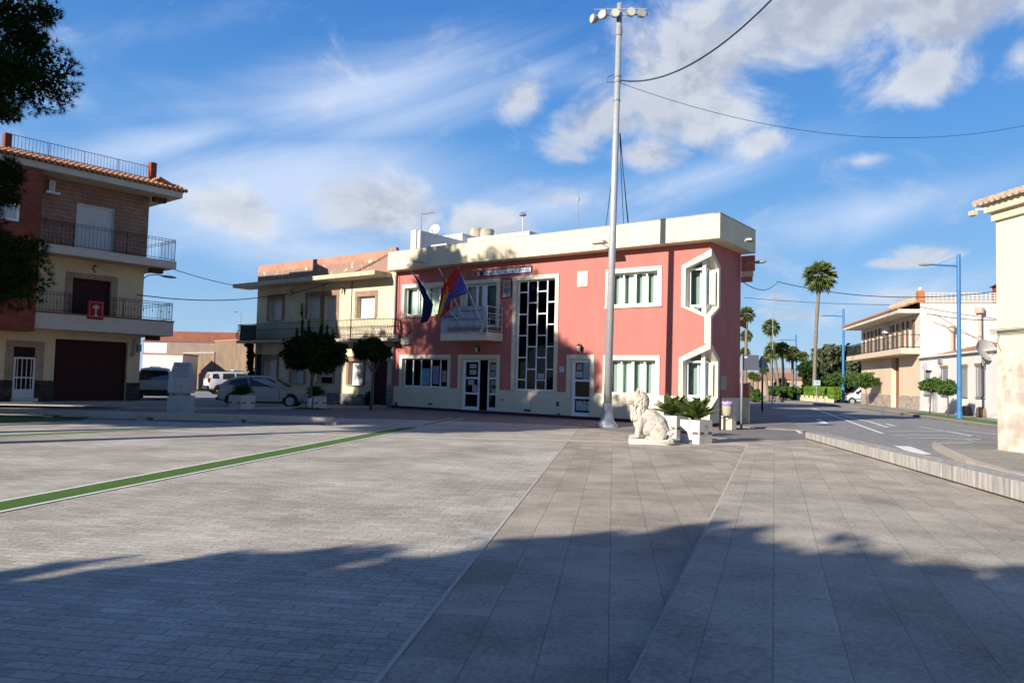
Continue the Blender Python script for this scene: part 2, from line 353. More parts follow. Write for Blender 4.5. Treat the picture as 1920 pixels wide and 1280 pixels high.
leafy = leafmat('hedge_leaf', (.10, .20, .02), (.19, .32, .04))
leafo = leafmat('olive_leaf', (.05, .07, .03), (.12, .14, .07))
palmleaf = leafmat('palm_leaf', (.07, .11, .02), (.17, .21, .06))
cycad = leafmat('cycad_leaf', (.05, .09, .015), (.15, .19, .05))
pine = leafmat('pine_needle', (.010, .022, .007), (.026, .050, .014))
for q_ in (pine, leafd): q_.node_tree.nodes['Principled BSDF'].inputs['Specular IOR Level'].default_value = .04; q_.node_tree.nodes['Principled BSDF'].inputs['Roughness'].default_value = .9
oldclay = mat('faded_clay', (.62, .48, .36), var=.3, scale=7, bump=.2, bs=40)
backdrop = mat('window_backdrop', (.34, .42, .37), var=.12, scale=12, streak=.02, bump=0)  # added backing sheet; its tone stands in for the dimly lit room
roomgrey = mat('room_grey', (.20, .25, .24), var=.2, bump=0)
rubber = mat('rubber', (.02, .02, .02), rough=.8, var=.1, bump=0)
# ------------------------------------------------------------------ ground and paving
def xf(mb, fn): mb.v = [tuple(fn(*v)) for v in mb.v]; return mb
def sheet(name, poly, z, mt, th=0, kind='structure'):
    mb = MB()
    if th: mb.slab([(p[0], p[1]) for p in poly], z-th, z)
    else: mb.add([(p[0], p[1], z) for p in poly], [tuple(range(len(poly)))])
    return tag(mb.build(name, mt), kind=kind)
A1 = math.atan2(3.2, 23.4); A2 = math.atan2(5.33, 15.1)
pave = brickmat('grey_pavers', (.53, .475, .395), (.69, .62, .52), (.42, .375, .315), .27, .105, ms=.005, rot=A1, noise_amt=.36, bump=1.0, big=.5)
slabs = brickmat('stone_slabs', (.45, .385, .305), (.56, .48, .385), (.33, .28, .225), .78, .40, ms=.005, rot=A1-math.pi/2, noise_amt=.36, bump=.5, big=.9)
slabs2 = brickmat('stone_slabs_right', (.48, .42, .34), (.58, .51, .415), (.36, .315, .26), .85, .40, ms=.005, rot=A2-math.pi/2, noise_amt=.36, bump=.5, big=.8)
walk = brickmat('red_grey_pavers', (.30, .24, .22), (.36, .30, .27), (.18, .16, .15), .4, .4, ms=.008, rot=-R(17), noise_amt=.25, big=.5, offset=0)
walk2 = brickmat('kerb_pavers', (.36, .33, .29), (.42, .39, .35), (.22, .2, .18), .25, .12, ms=.008, rot=-R(8), noise_amt=.25, big=.5)
smooth = brickmat('smooth_plaza_paving', (.27, .245, .23), (.30, .275, .255), (.20, .18, .17), 1.2, .6, ms=.006, rot=R(37), noise_amt=.2, bump=.3, big=.5)
whedge = mat('white_edging', (1.0, .97, .86), var=.08, scale=5, bump=.2)
lightband = mat('light_paving_band', (.68, .62, .52), var=.12, scale=5, bump=.3)
sheet('ground', [(-900, -300), (900, -300), (900, 1600), (-900, 1600)], -.03, soil)
sheet('road', [(7, -20), (90, -20), (90, 60), (60, 150), (38, 150), (9.2, 24)], -.012, asphalt)
sheet('road', [(-60, 24), (-13.2, 31.2), (-5, 39.5), (-14, 46), (-30, 110), (-60, 110)], -.013, asphalt)
L0, L1 = G(1088, 797), G(705, 1280); dL = (L0-L1).normalized(); Lb = L1-dL*3.2; Lt = L1+dL*23.2
R0, R1 = G(1403, 832), G(1195, 1280); dR = (R0-R1).normalized(); Rb = R1-dR*3.3; Rt_ = R0
plaza_poly = [(-40, -14), (Lb.x, -14), (Lb.x, Lb.y), (Lt.x, Lt.y), (-1.5, 28.3), (-40, 28.8)]
sheet('plaza_paving', plaza_poly, 0, pave, .02)
far_poly = [(-40, 28.8), (-1.5, 28.3), (Lt.x, Lt.y), (3.5, 24.3), (8.9, 22.0), (9.6, 22.4), (10.75, 27.5), (8.3, 29.3), (-6.2, 39.5), (-9, 36.5), (-13.5, 31.6), (-40, 30.6)]
sheet('plaza_edge_paving', far_poly, -.001, smooth, .02)
sheet('slab_paving', [(Lb.x, -14), (Rb.x, -14), (Rb.x, Rb.y), (Rt_.x, Rt_.y), (8.9, 22.0), (3.5, 24.3), (Lt.x, Lt.y), (Lb.x, Lb.y)], .001, slabs, .02)
# raised slab walk on the right: falls to level away from the camera
mb = MB(); W0 = G(1510, 823); W1 = G(1920, 945); dW = (W1-W0).normalized(); We = W0+dW*24
ys = [(Rb, .11), (R1, .085), ((R1+R0)/2, .035), (R0, .006), (Vector((8.9, 22.0, 0)), .006)]
vs = []
for p, h in ys:
    vs += [(p.x, p.y, -.02), (p.x, p.y, h)]
rt = [(We.x, We.y), (W1.x-.0, W1.y), ((W0.x+W1.x)/2, (W0.y+W1.y)/2), (W0.x, W0.y), (9.1, 22.8)]
vs += [(a+.1, b, ys[i][1]*.0+.006) for i, (a, b) in enumerate(rt)]
fs = []
for i in range(4): fs += [(2*i, 2*i+2, 2*i+3, 2*i+1), (2*i+1, 2*i+3, 10+i+1, 10+i)]
struct(mb.add(vs, fs), 'raised_slab_walk', slabs2)
def strip(name, a, b, w, z, mt, th=.0, off=0):
    a, b = Vector(a[:2]), Vector(b[:2]); d = (b-a).normalized(); n = Vector((-d.y, d.x)); return sheet(name, [a+n*(off-w/2), b+n*(off-w/2), b+n*(off+w/2), a+n*(off+w/2)], z, mt, th)
strip('light_stone_edging', Lb, Lt+dL*.6, .035, .006, lightband)
strip('raised_walk_edging', R1+Vector((-.03, 0, 0)), R0, .045, .012, lightband)
strip('pale_crossing_band', G(300, 808), G(1500, 836), .55, .0045, lightband)
strip('pale_crossing_band', G(760, 793), G(1062, 800), .35, .0045, lightband)
strip('pale_joint', G(936, 990), G(1133, 1021), .02, .006, lightband)
strip('pale_joint', G(985, 1019), G(1050, 1026), .014, .006, lightband)
strip('pale_joint', G(1077, 855), G(1105, 857), .03, .006, lightband)
# green turf strips with pale edging
def turfstrip(p, q, name, label):
    a, b, c, d = [G(*x) for x in (p[0], p[1], q[1], q[0])]
    o = sheet(name, [a, b, c, d], .012, turf, .006, 'stuff'); tag(o, label, 'turf strip')
    for e, f in ((a, b), (d, c)):
        strip('turf_kerb', e, f, .16, .009, whedge)
    return o
def ext(p, q, k): p = Vector(p); q = Vector(q); return tuple(p+(p-q)*k)
turfstrip(((-300, 1018), (787, 801.5)), ((-300, 998), (752, 801.5)), 'turf_strip', 'long green artificial turf strip crossing the grey plaza pavers')
turfstrip(((800, 796.5), (866, 784.5)), ((790, 796.5), (850, 784.5)), 'turf_strip', 'short green turf piece in front of the town hall entrance')
turfstrip(((-200, 828.5), (470, 797)), ((-200, 824), (462, 797)), 'turf_strip', 'narrow far turf strip behind the long one near the stone bench')
g0 = sheet('lawn', [G(-250, 797), G(150, 788.5), G(170, 782), G(-250, 777)], .01, turf, .005, 'stuff'); tag(g0, 'green turf patch beneath the left end of the long stone bench', 'lawn')
# parking kerb and pavement
mb = MB(); k0, k1, k2 = Vector((-34, 28.9)), Vector((-13.6, 31.6)), Vector((-6.8, 38.2))
for a, b in ((k0, k1), (k1, k2)):
    d = (b-a).normalized(); n = Vector((-d.y, d.x)); mb.slab([a, b, b+n*.3, a+n*.3], -.02, .10)
struct(mb, 'kerb', stone)
sheet('pavement', [(-34, 29.3), (-14.2, 31.95), (-22.5, 33.0), (-34, 24.5)], .05, concrete, .08)
mb = MB()
lh0 = Vector((-18.2, 36.7)); tl = Vector((math.sin(R(39)), math.cos(R(39)))); nl = Vector((tl.y, -tl.x))
mb.slab([lh0+tl*.9+nl*1.3, lh0+tl*.9, lh0-tl*14, lh0-tl*14+nl*1.3], -.02, .13); struct(mb, 'pavement', concrete)
# street pavement beside town hall and road markings
sd_ = Vector((.29, .957))
e0 = Vector((10.75, 27.5)); sheet('pavement', [e0, e0+sd_*32, e0+sd_*32+Vector((-8, 2)), (9.0, 31)], .03, walk, .06)
sheet('pavement', [(9.6, 22.4), e0, (8.3, 29.3), (9.0, 31), (11, 34), e0+sd_*10, e0], .025, walk, .05)
strip('road_marking', G(1502, 812), G(1430, 762), .14, 0, paint)
strip('road_marking', G(1655, 812.5), G(1523, 764.5), .16, 0, paint)
for a, b, w in (((1480, 780), (1596, 778), .3), ((1470, 768.5), (1527, 767), .2), ((1583, 780), (1630, 790), .18), ((1630, 790), (1665, 801), .18), ((1640, 798.5), (1680, 798.5), .16), ((1636, 793.5), (1660, 793.5), .14), ((1660, 793.5), (1680, 799), .16),
                ((1665, 809), (1772, 808), .16), ((1675, 815.5), (1838, 817), .18), ((1772, 808), (1826, 817), .18), ((1700, 820), (1871, 824), .22), ((1800, 806), (1871, 814.5), .16), ((1722, 800), (1772, 808), .12), ((1812, 825), (1871, 834), .14)):
    strip('road_marking', G(*a), G(*b), w, .001, paint)
for pl in ([(1527, 786), (1538, 785.5), (1541, 789), (1548, 790.5), (1557, 796.5), (1530, 792), (1540, 791)], [(1675, 835), (1708, 837), (1748, 852), (1712, 850.5)], [(1612, 832), (1632, 832.5), (1656, 845), (1646, 846)]):
    mb = MB(); loops = [[Vector((G(*p).x, G(*p).y, 0)) for p in pl]]; tri = geometry.tessellate_polygon(loops)
    struct(mb.add([(p.x, p.y, .003) for p in loops[0]], [tuple(t) for t in tri]), 'road_marking', paint)
# right pavements
rp = [G(1759, 837), G(1763, 842), G(1790, 855), G(1828, 873), G(1875, 887), G(1925, 900), G(2100, 935)]
poly = [(p.x, p.y) for p in rp]+[(rp[-1].x+6, rp[-1].y), (16, 20), (16.3, 25.5), (rp[0].x+1.2, rp[0].y+.4)]
sheet('pavement', poly, .10, walk2, .13)
mb = MB(); kp = [Vector((rp[0].x+1.2, rp[0].y+.4, 0))]+rp
for i in range(len(kp)-1):
    a, b = kp[i], kp[i+1]; d = (b-a).normalized(); n = Vector((-d.y, d.x, 0)); n = n if n.x < 0 or True else n
    mb.slab([(a-n*.16)[:2], (b-n*.16)[:2], (b+n*.04)[:2], (a+n*.04)[:2]], -.02, .115)
struct(mb, 'kerb', stone)
fr = [G(1870, 803.5), G(1841, 799.5), G(1760, 788), G(1680, 776), G(1614, 765.8)]
fa = Vector((29.2, 41)); fdir = Vector((.218, .976))
mb = MB(); pts = [(p.x, p.y) for p in fr]+[(fr[-1].x+1, fr[-1].y+45)]; back = [(p[0]+7, p[1]+1) for p in pts]
for i in range(len(pts)-1): mb.slab([pts[i], back[i], back[i+1], pts[i+1]], -.02, .13)
mb.slab([(pts[0][0]-.5, pts[0][1]-12), (pts[0][0]+7, pts[0][1]-12), back[0], pts[0]], -.02, .13)
struct(mb, 'pavement', walk2)
mb = MB()
for i in range(len(pts)-1): mb.slab([pts[i], (pts[i][0]+.22, pts[i][1]), (pts[i+1][0]+.22, pts[i+1][1]), pts[i+1]], -.02, .14)
struct(mb, 'kerb', stone)
g0 = sheet('verge', [(pts[1][0]+.6, pts[1][1]), (pts[1][0]+2.0, pts[1][1]), (pts[3][0]+2.0, pts[3][1]), (pts[3][0]+.6, pts[3][1])], .142, turf, 0, 'stuff'); tag(g0, 'thin grass verge under the round trees by the blue street lamp', 'grass verge')

# ------------------------------------------------------------------ town hall
TH = Frame((-6.18, 39), (.797, -.604)); uc = TH.hit(1330, 700)[0]
c0_ = TH.w(uc, 0); TS = Frame((c0_.x, c0_.y), (TH.i.x, TH.i.y))
def side(mb): return xf(mb, lambda a, b, z: (uc-b, a, z))
D_ = 3.25; HT = 8.05; HB = 7.1; PL = 1.1
th = thing('town_hall', 'two-storey red town hall with cream parapet, cream window surrounds and a corner window', 'town hall', TH.o, TH.rz)
W1_ = TH.rect((756, 533.7), (848, 593), tr=(848, 527.5), bl=(752, 594.7))
W2_ = TH.rect((865, 527), (937, 622), tr=(937, 521.8), bl=(862, 622))
WS_ = TH.rect((964, 519), (1043.5, 735), tr=(1050, 512.5), bl=(957, 731))
W3_ = TH.rect((1137, 506.6), (1241, 575), tr=(1242, 497), bl=(1135, 578.8))
G1_ = TH.rect((751, 665), (844, 727.5), tr=(846, 665), bl=(748, 723))
GD_ = TH.rect((859, 664.7), (936, 770), tr=(937.5, 664.7), bl=(858, 770))
GE_ = TH.rect((1063, 664.7), (1113, 785), tr=(1115, 664.7), bl=(1061, 785))
G2_ = TH.rect((1132, 666.6), (1237, 743), tr=(1238, 665.6), bl=(1130, 742))
TW = .19
def inner(r, lo=True, bot=None):
    x0, x1, z0, z1 = r; return (x0+TW, x1-TW, (z0 if bot is None else bot), z1-TW)
z2f = 4.05   # upper floor level
holes = {'W1': inner(W1_, bot=W1_[2]+.12), 'W2': inner(W2_, bot=z2f), 'WS': inner(WS_, bot=PL+.02), 'W3': inner(W3_, bot=W3_[2]+.12), 'G1': inner(G1_, bot=PL+.02), 'GD': inner(GD_, bot=.12), 'GE': inner(GE_, bot=.12), 'G2': inner(G2_, bot=PL+.02)}
# corner window outlines (front plane x, z) and (side plane s, z)
def fx(px, py): return TH.hit(px, py)
def sx_(px, py): return TS.hit(px, py)
def avg(a, b): return (a+b)/2
CU = dict(l=fx(1278.5, 540)[0], zt=fx(1279, 498)[1], zb=fx(1278.5, 575)[1], ap=fx(1330, 467.5)[1], bot=fx(1325, 592)[1], r=sx_(1348.3, 540)[0])
CL = dict(l=fx(1273.5, 700)[0], zt=fx(1274, 671)[1], zb=PL, ap=fx(1326, 641)[1], bot=PL-.42, r=sx_(1342.5, 700)[0])
for c in (CU, CL): c['r'] = max(.9, min(c['r'], 1.45))
RC = .32
def notch(c, side_):
    """outer outline of a corner window on one plane, from its top at the corner down to its foot at the corner"""
    l = c['l'] if side_ == 'f' else c['r']; e = uc if side_ == 'f' else 0
    return [(e, c['ap']), (l, c['zt']), (l, c['zb']), (e, c['bot'])]
fo = [(0, 0), (0, HB+.2), (uc, HB+.2)]+notch(CU, 'f')+[(uc, CL['ap']), (CL['l'], CL['zt']), (CL['l'], PL), (uc, CL['bot']), (uc, 0)]
mb = MB().wall(fo, list(holes.values()), 0, .26, 0, 1)
so_ = [(D_, 0), (D_, HB+.2), (0, HB+.2)]+notch(CU, 's')+[(0, CL['ap']), (CL['r'], CL['zt']), (CL['r'], PL), (0, CL['bot']), (0, 0)]
sb = side(MB().wall(so_, [], 0, .2, 0, 1)); mb.add(sb.v, sb.f)
mb.add([(0, 0, 0), (0, 9, 0), (0, 9, HB+.2), (0, 0, HB+.2), (uc-4, 9, 0), (uc-4, 9, HB+.2), (uc-4, D_, 0), (uc-4, D_, HB+.2), (uc, D_, 0), (uc, D_, HB+.2)], [(0, 1, 2, 3), (1, 4, 5, 2), (4, 6, 7, 5), (6, 8, 9, 7)])

wall_ = mb.build('wall', [pink, creamtrim], th)
zb_ = [TS.hit(1400, y, .55)[1] for y in (486, 502, 513, 523)]
mb = MB().box(uc, uc+.56, D_+.02, D_+.12, zb_[1], zb_[0]+.3).box(uc, uc+.46, D_+.02, D_+.12, zb_[3], zb_[2]).box(uc, uc+.36, D_+.02, D_+.14, PL+.02, TS.hit(1390, 718, .36)[1])
each(mb, 'beam', pink, th)
each(MB().box(uc, uc+.5, D_+.03, D_+.11, zb_[2]+.002, zb_[1]-.002).box(uc, uc+.38, D_+.01, D_+.15, 0, PL), 'ledge', cream, th)
# parapet
mb = MB().box(-.02, uc+.6, -.6, -.35, HB, HT).box(uc+.35, uc+.6, -.35, D_+.05, HB, HT).box(-.02, uc+.35, -.35, 0.02, HB, HB+.14).box(uc, uc+.35, .02, D_+.05, HB, HB+.14)
mb.build('parapet', cream, th, bevel=.015)
MB().box(-.02, uc+.34, -.34, D_, HT-.55, HT-.45).box(-.02, uc-4, D_+.001, 9, HT-.55, HT-.45).build('roof', concrete, th)
MB().box(.0, uc+.58, -.61, -.36, HT+.003, HT+.03).box(uc+.37, uc+.61, -.61, D_+.06, HT+.003, HT+.03).build('coping', concrete, th)
# plinth
mb = MB(); ba = .13
mb.box(0.02, GD_[0], -.06, 0.01, ba, PL).box(GD_[1], GE_[0], -.06, 0.01, ba, PL)
mb.prism([(GE_[1], ba), (GE_[1], PL), (CL['l']+.22, PL), (uc+.06, CL['bot']-.02), (uc+.06, ba)], -.06, .01)
q = side(MB().prism([(-.0, ba), (0, CL['bot']-.02), (CL['r']-.22, PL), (D_, PL), (D_, ba)], -.06, .0)); mb.add(q.v, q.f)
each(mb, 'plinth', creamtrim, th)
mb = MB().box(0.02, uc+.07, -.075, 0.01, PL+.003, PL+.03) if False else MB().box(0.02, GD_[0], -.075, .0, PL+.002, PL+.03).box(GD_[1], GE_[0], -.075, 0, PL+.002, PL+.03).box(GE_[1], CL['l'], -.075, 0, PL+.002, PL+.03)
each(mb, 'plinth_moulding', creamtrim, th)
MB().box(0.02, GD_[0]-.003, -.04, .0, 0, ba-.003).box(GD_[0], GD_[1], -.05, .25, 0, .118).box(GD_[1]+.003, GE_[0]-.003, -.04, 0, 0, ba-.003).box(GE_[0], GE_[1], -.05, .25, 0, .118).box(GE_[1]+.003, uc+.04, -.04, 0, 0, ba-.003).box(uc+.001, uc+.04, .001, D_, 0, ba-.003).build('base_course', darkred, th)
def trim(r, bottom=False, z0=None):
    x0, x1, a, b = r; a = a if z0 is None else z0
    m_ = MB().box(x0, x1, -.05, .004, b-TW, b).box(x0, x0+TW, -.05, .004, a, b-TW-.001).box(x1-TW, x1, -.05, .004, a, b-TW-.001)
    if bottom: m_.box(x0-.02, x1+.02, -.07, .02, a-.001, a+.12)
    return m_.build('window_surround', creamtrim, th, bevel=.01)
trim(W1_, True); trim(W2_, z0=z2f); trim(WS_, z0=PL+.03); trim(W3_, True); trim(G1_, z0=PL+.03); trim(GD_, z0=.13); trim(GE_, z0=.13); trim(G2_, z0=PL+.03)
# corner windows
for c in (CU, CL):
    t1 = .17; l, r, zt, zb, ap, bot = (c[k] for k in ('l', 'r', 'zt', 'zb', 'ap', 'bot')); ai = ap-.27; zi = zt-.12
    mb = MB()
    def F_(pts): return pts
    mb.prism([(uc+.05, ap), (l, zt), (l+t1, zi), (uc+.05, ai)][::-1], -.05, .004).prism([(l, zt), (l, zb), (l+t1, zb), (l+t1, zi)], -.05, .004)
    q = side(MB().prism([(0, ap), (r, zt), (r-t1, zi), (0, ai)], -.05, .004).prism([(r, zt), (r, zb), (r-t1, zb), (r-t1, zi)], -.05, .004)); mb.add(q.v, q.f)
    # reveals
    A = [(l+t1, 0, zb), (l+t1, 0, zi), (uc, 0, ai), (uc, r-t1, zi), (uc, r-t1, zb), (uc, 0, bot)]
    B = [(l+t1, RC, zb), (l+t1, RC, zi), (uc-RC, RC, ai-.05), (uc-RC, r-t1, zi), (uc-RC, r-t1, zb), (uc-RC, RC, bot)]
    mb.add(A+B, [(i, (i+1) % 6, (i+1) % 6+6, i+6) for i in range(6)])
    mb.prism([(l-.02, zb), (l+t1, zb), (uc+.06, bot), (uc+.06, bot-.16)], -.06, .003)
    q = side(MB().prism([(r+.02, zb), (r-t1, zb), (0, bot), (0, bot-.16)], -.06, .003)); mb.add(q.v, q.f)
    mb.build('corner_window_surround', creamtrim, th)
    x0 = l+t1; x1 = uc-RC; y1 = r-t1; f = .07
    m1 = MB()
    def bars(M_, P_):
        for (a, b), w_ in P_: M_.tube([a, b], w_, 4)
    m1.box(x0, x0+f, RC-.03, RC+.04, zb, zi).box(x0+f, x1, RC-.03, RC+.04, zi-.05, zi+.03).box(x0+f, x1, RC-.03, RC+.04, zb+.0, zb+.09)
    m1.prism([(x0, zi), (x1, ai-.08), (x1, ai-.0), (x0, zi+.08)], RC-.03, RC+.03).prism([(x0, zb), (x1, bot), (x1, bot+.09), (x0, zb+.09)], RC-.029, RC+.029)
    m1.box(x1-.13, x1+.02, RC-.05, RC+.09, bot, ai-.04)
    m1.box(x1-.035, x1+.025, y1-f, y1, zb, zi).box(x1-.035, x1+.025, RC+.1, y1-f, zi-.05, zi+.03).box(x1-.035, x1+.025, RC+.1, y1-f, zb, zb+.09)
    q = side(MB().prism([(RC, ai-.08), (RC, ai), (y1, zi+.08), (y1, zi)], RC-.03, RC+.03).prism([(RC, bot), (RC, bot+.09), (y1, zb+.09), (y1, zb)], RC-.03, RC+.03)); m1.add(q.v, q.f)
    wf = m1.build('corner_window', whitepvc, th)
    MB().add([(x0, RC, zb), (x0, RC, zi), (x1, RC, ai-.05), (x1, RC, bot)], [(0, 1, 2, 3)]).add([(x1, RC, bot), (x1, RC, ai-.05), (x1, y1, zi), (x1, y1, zb)], [(0, 1, 2, 3)]).build('pane', glass, wf)
    k = MB()
    for j in range(7): k.box(x0+.35+j*.09, x0+.42+j*.09, RC+.22+.02*(j % 2), RC+.25+.02*(j % 2), zb+.1, zi-.05)
    for j in range(5): k.box(x1-.3, x1-.27, RC+.35+j*.1, RC+.43+j*.1, zb+.1, zi-.05)
    k.build('curtain', curtain, wf)
    MB().add([(x0-.1, RC+.38, bot), (x1-.36, RC+.38, bot), (x1-.36, RC+.38, ap), (x0-.1, RC+.38, ap), (x1-.36, y1+.2, bot), (x1-.36, y1+.2, ap)], [(0, 1, 2, 3), (1, 4, 5, 2)]).build('window_backdrop', backdrop, wf)
MB().box(uc-.2, uc+.055, -.055, .09, CL['ap']-.06, CU['bot']-.02).build('pilaster', creamtrim, th, bevel=.01)
def window(parent, r, y, vs=(), hs=(), ft=.055, cur=None, gl=None, name='window', post=None, back=True):
    x0, x1, z0, z1 = r; m_ = MB().box(x0, x1, y, y+.06, z0, z0+ft*1.3).box(x0, x1, y, y+.06, z1-ft, z1).box(x0, x0+ft, y, y+.06, z0+ft*1.3, z1-ft).box(x1-ft, x1, y, y+.06, z0+ft*1.3, z1-ft)
    for v in vs:
        v, w_ = v if isinstance(v, tuple) else (v, ft*1.1); m_.box(x0+(x1-x0)*v-w_/2, x0+(x1-x0)*v+w_/2, y-.004, y+.056, z0+ft*1.3, z1-ft)
    for h in hs: m_.box(x0+ft, x1-ft, y+.002, y+.052, z0+(z1-z0)*h-ft*.5, z0+(z1-z0)*h+ft*.5)
    o = m_.build(name, whitepvc, parent)
    MB().add([(x0, y+.03, z0), (x1, y+.03, z0), (x1, y+.03, z1), (x0, y+.03, z1)], [(0, 1, 2, 3)]).build('pane', gl or glass, o)
    if cur:
        k = MB()
        for a, b in cur:
            n = max(2, int((b-a)*(x1-x0)/.07)); xs = [x0+(x1-x0)*(a+(b-a)*i/n) for i in range(n+1)]
            vs_ = [(x, y+.18+.025*(i % 2), z) for i, x in enumerate(xs) for z in (z0+.02, z1-.02)]; k.add(vs_, [(2*i, 2*i+2, 2*i+3, 2*i+1) for i in range(n)])
        k.build('curtain', curtain, o)
        if gl is None: MB().add([(x0, y+.26, z0), (x1, y+.26, z0), (x1, y+.26, z1), (x0, y+.26, z1)], [(0, 1, 2, 3)]).build('window_backdrop', backdrop, o)
    if back: MB().add([(x0-.2, y+.9, z0-.2), (x1+.2, y+.9, z0-.2), (x1+.2, y+.9, z1+.2), (x0-.2, y+.9, z1+.2), (x0-.2, y+.05, z0-.2), (x1+.2, y+.05, z0-.2), (x1+.2, y+.05, z1+.2), (x0-.2, y+.05, z1+.2)], [(0, 1, 2, 3), (0, 4, 5, 1), (3, 2, 6, 7), (0, 3, 7, 4), (1, 5, 6, 2)]).build('interior', roomgrey if cur and gl is None else dark, o)
    return o
window(th, holes['W1'], .16, (.25, (.5, .11), .75), cur=((.08, .24), (.27, .48), (.52, .72), (.8, .95)))
window(th, holes['W3'], .16, (.26, (.5, .11), .74), cur=((.11, .25), (.33, .49), (.60, .745), (.84, .98)))
window(th, holes['G2'], .16, (.26, (.5, .11), .74), cur=((.13, .25), (.34, .49), (.60, .745), (.84, .98)))
w_ = window(th, holes['G1'], .16, (.2, .38, (.6, .08), .8), gl=dglass, back=True, cur=((.0, .02),))
x0, x1, z0, z1 = holes['G1']; L_ = x1-x0
post1 = mat('blue_poster', (.10, .38, .55), rough=.5, var=.35, scale=9, bump=0, col2=(.25, .6, .7)); post2 = mat('violet_poster', (.10, .10, .38), rough=.5, var=.3, scale=20, bump=0, col2=(.6, .65, .8), thr=(.5, .56)); paper = mat('white_paper', (.62, .64, .64), rough=.7, var=.2, scale=40, bump=0, col2=(.35, .36, .4), thr=(.55, .6)); redposter = mat('red_poster', (.4, .2, .2), rough=.6, var=.4, scale=25, bump=0, col2=(.6, .55, .5), thr=(.45, .55)); blueposter = mat('patterned_poster', (.15, .25, .5), rough=.5, var=.4, scale=22, bump=0, col2=(.65, .7, .75), thr=(.45, .5))
for a, b, c, d, mm in ((.40, .57, .08, .66, post1), (.64, .77, .12, .75, post2), (.84, .93, .2, .6, redposter)):
    MB().box(x0+a*L_, x0+b*L_, .15, .156, z0+c*(z1-z0), z0+d*(z1-z0)).build('poster', mm, w_)
# stair window with staggered glazing bars
x0, x1, z0, z1 = holes['WS']; y = .16; ft = .06
m_ = MB().box(x0, x1, y, y+.06, z0, z0+.09).box(x0, x1, y, y+.06, z1-ft, z1).box(x0, x0+ft, y, y+.06, z0+.09, z1-ft).box(x1-ft, x1, y, y+.06, z0+.09, z1-ft)
cw = (x1-x0)/4
for i in (1, 2, 3): m_.box(x0+i*cw-.028, x0+i*cw+.028, y-.003, y+.063, z0+.09, z1-ft)
def zrow(py, px): return TH.hit(px, py, -.16)[1]
ro = [zrow(p, 985) for p in (547.8, 589, 629, 670, 711.6)]; re_ = [zrow(p, 1000) for p in (567.5, 608.6, 649.7, 691.9)]
for i in range(4):
    for z in (ro if i % 2 == 0 else re_): m_.box(x0+i*cw+.028, x0+(i+1)*cw-.028, y, y+.06, z-.026, z+.026)
ws = m_.build('stair_window', whitepvc, th)
MB().add([(x0, y+.03, z0), (x1, y+.03, z0), (x1, y+.03, z1), (x0, y+.03, z1)], [(0, 1, 2, 3)]).build('pane', dglass, ws)
MB().add([(x0-.3, y+1.4, z0-.3), (x1+.3, y+1.4, z0-.3), (x1+.3, y+1.4, z1+.3), (x0-.3, y+1.4, z1+.3), (x0-.3, y+.08, z0-.3), (x1+.3, y+.08, z0-.3), (x1+.3, y+.08, z1+.3), (x0-.3, y+.08, z1+.3)], [(0, 1, 2, 3), (0, 4, 5, 1), (3, 2, 6, 7), (0, 3, 7, 4), (1, 5, 6, 2)]).build('interior', dark, ws)
MB().box(x0+2.2*cw, x0+2.85*cw, y-.006, y-.001, zrow(709.5, 1015), zrow(700, 1015)).build('notice', paper, ws)
# doors
def leaf(parent, x0, x1, z0, z1, y, name='door_leaf', posters=(), ang=0, ft=.09, gl=None):
    W_ = x1-x0; H_ = z1-z0; o_ = thing(name, None, None, (x0, y, z0), ang); o_.parent = parent
    o_.name = name
    m_ = MB().box(0, ft, 0, .05, 0, H_).box(W_-ft, W_, 0, .05, 0, H_)
    for z, h in ((0, .16), (H_*.31, .09), (H_*.62, .09), (H_-.1, .1)): m_.box(ft, W_-ft, 0.001, .049, z, z+h)
    f_ = m_.build('door_frame', whitepvc, o_); MB().add([(ft, .025, 0), (W_-ft, .025, 0), (W_-ft, .025, H_), (ft, .025, H_)], [(0, 1, 2, 3)]).build('pane', gl or dglass, o_)
    MB().box(W_-ft+.02, W_-.03, -.05, 0, H_*.45, H_*.52).build('handle', galv, o_)
    for a, b, c, d, mm in posters: MB().box(ft+(W_-2*ft)*a, ft+(W_-2*ft)*b, .012, .018, H_*c, H_*d).build('notice', mm, o_)
    return o_
x0, x1, z0, z1 = holes['GD']; L_ = x1-x0
MB().box(x0, x0+.05, .14, .25, z0, z1).box(x1-.05, x1, .14, .25, z0, z1).box(x0+.05, x1-.05, .14, .25, z1-.06, z1).build('door_frame', whitepvc, th)
leaf(th, x0+.05, x0+.05+L_*.44, z0, z1-.06, .17, posters=((.3, .85, .83, .92, paper), (.3, .85, .71, .80, paper), (.2, .7, .50, .60, paper), (.55, .95, .36, .50, paper)))
leaf(th, x0+L_*.63, x1-.14, z0, z1-.06, .35, posters=((.1, .9, .80, .92, paper), (.1, .9, .64, .78, redposter), (.2, .9, .5, .6, redposter), (.3, .9, .34, .44, paper)), ang=R(8))
MB().add([(x0-.2, 1.5, z0), (x1+.2, 1.5, z0), (x1+.2, 1.5, z1+.1), (x0-.2, 1.5, z1+.1), (x0-.2, .27, z0), (x1+.2, .27, z0), (x1+.2, .27, z1+.1), (x0-.2, .27, z1+.1)], [(0, 1, 2, 3), (3, 2, 6, 7), (0, 3, 7, 4), (1, 5, 6, 2), (0, 4, 5, 1)]).build('doorway', dark, th)
x0, x1, z0, z1 = holes['GE']
MB().box(x0, x0+.05, .14, .25, z0, z1).box(x1-.05, x1, .14, .25, z0, z1).box(x0+.05, x1-.05, .14, .25, z1-.05, z1).build('door_frame', whitepvc, th)
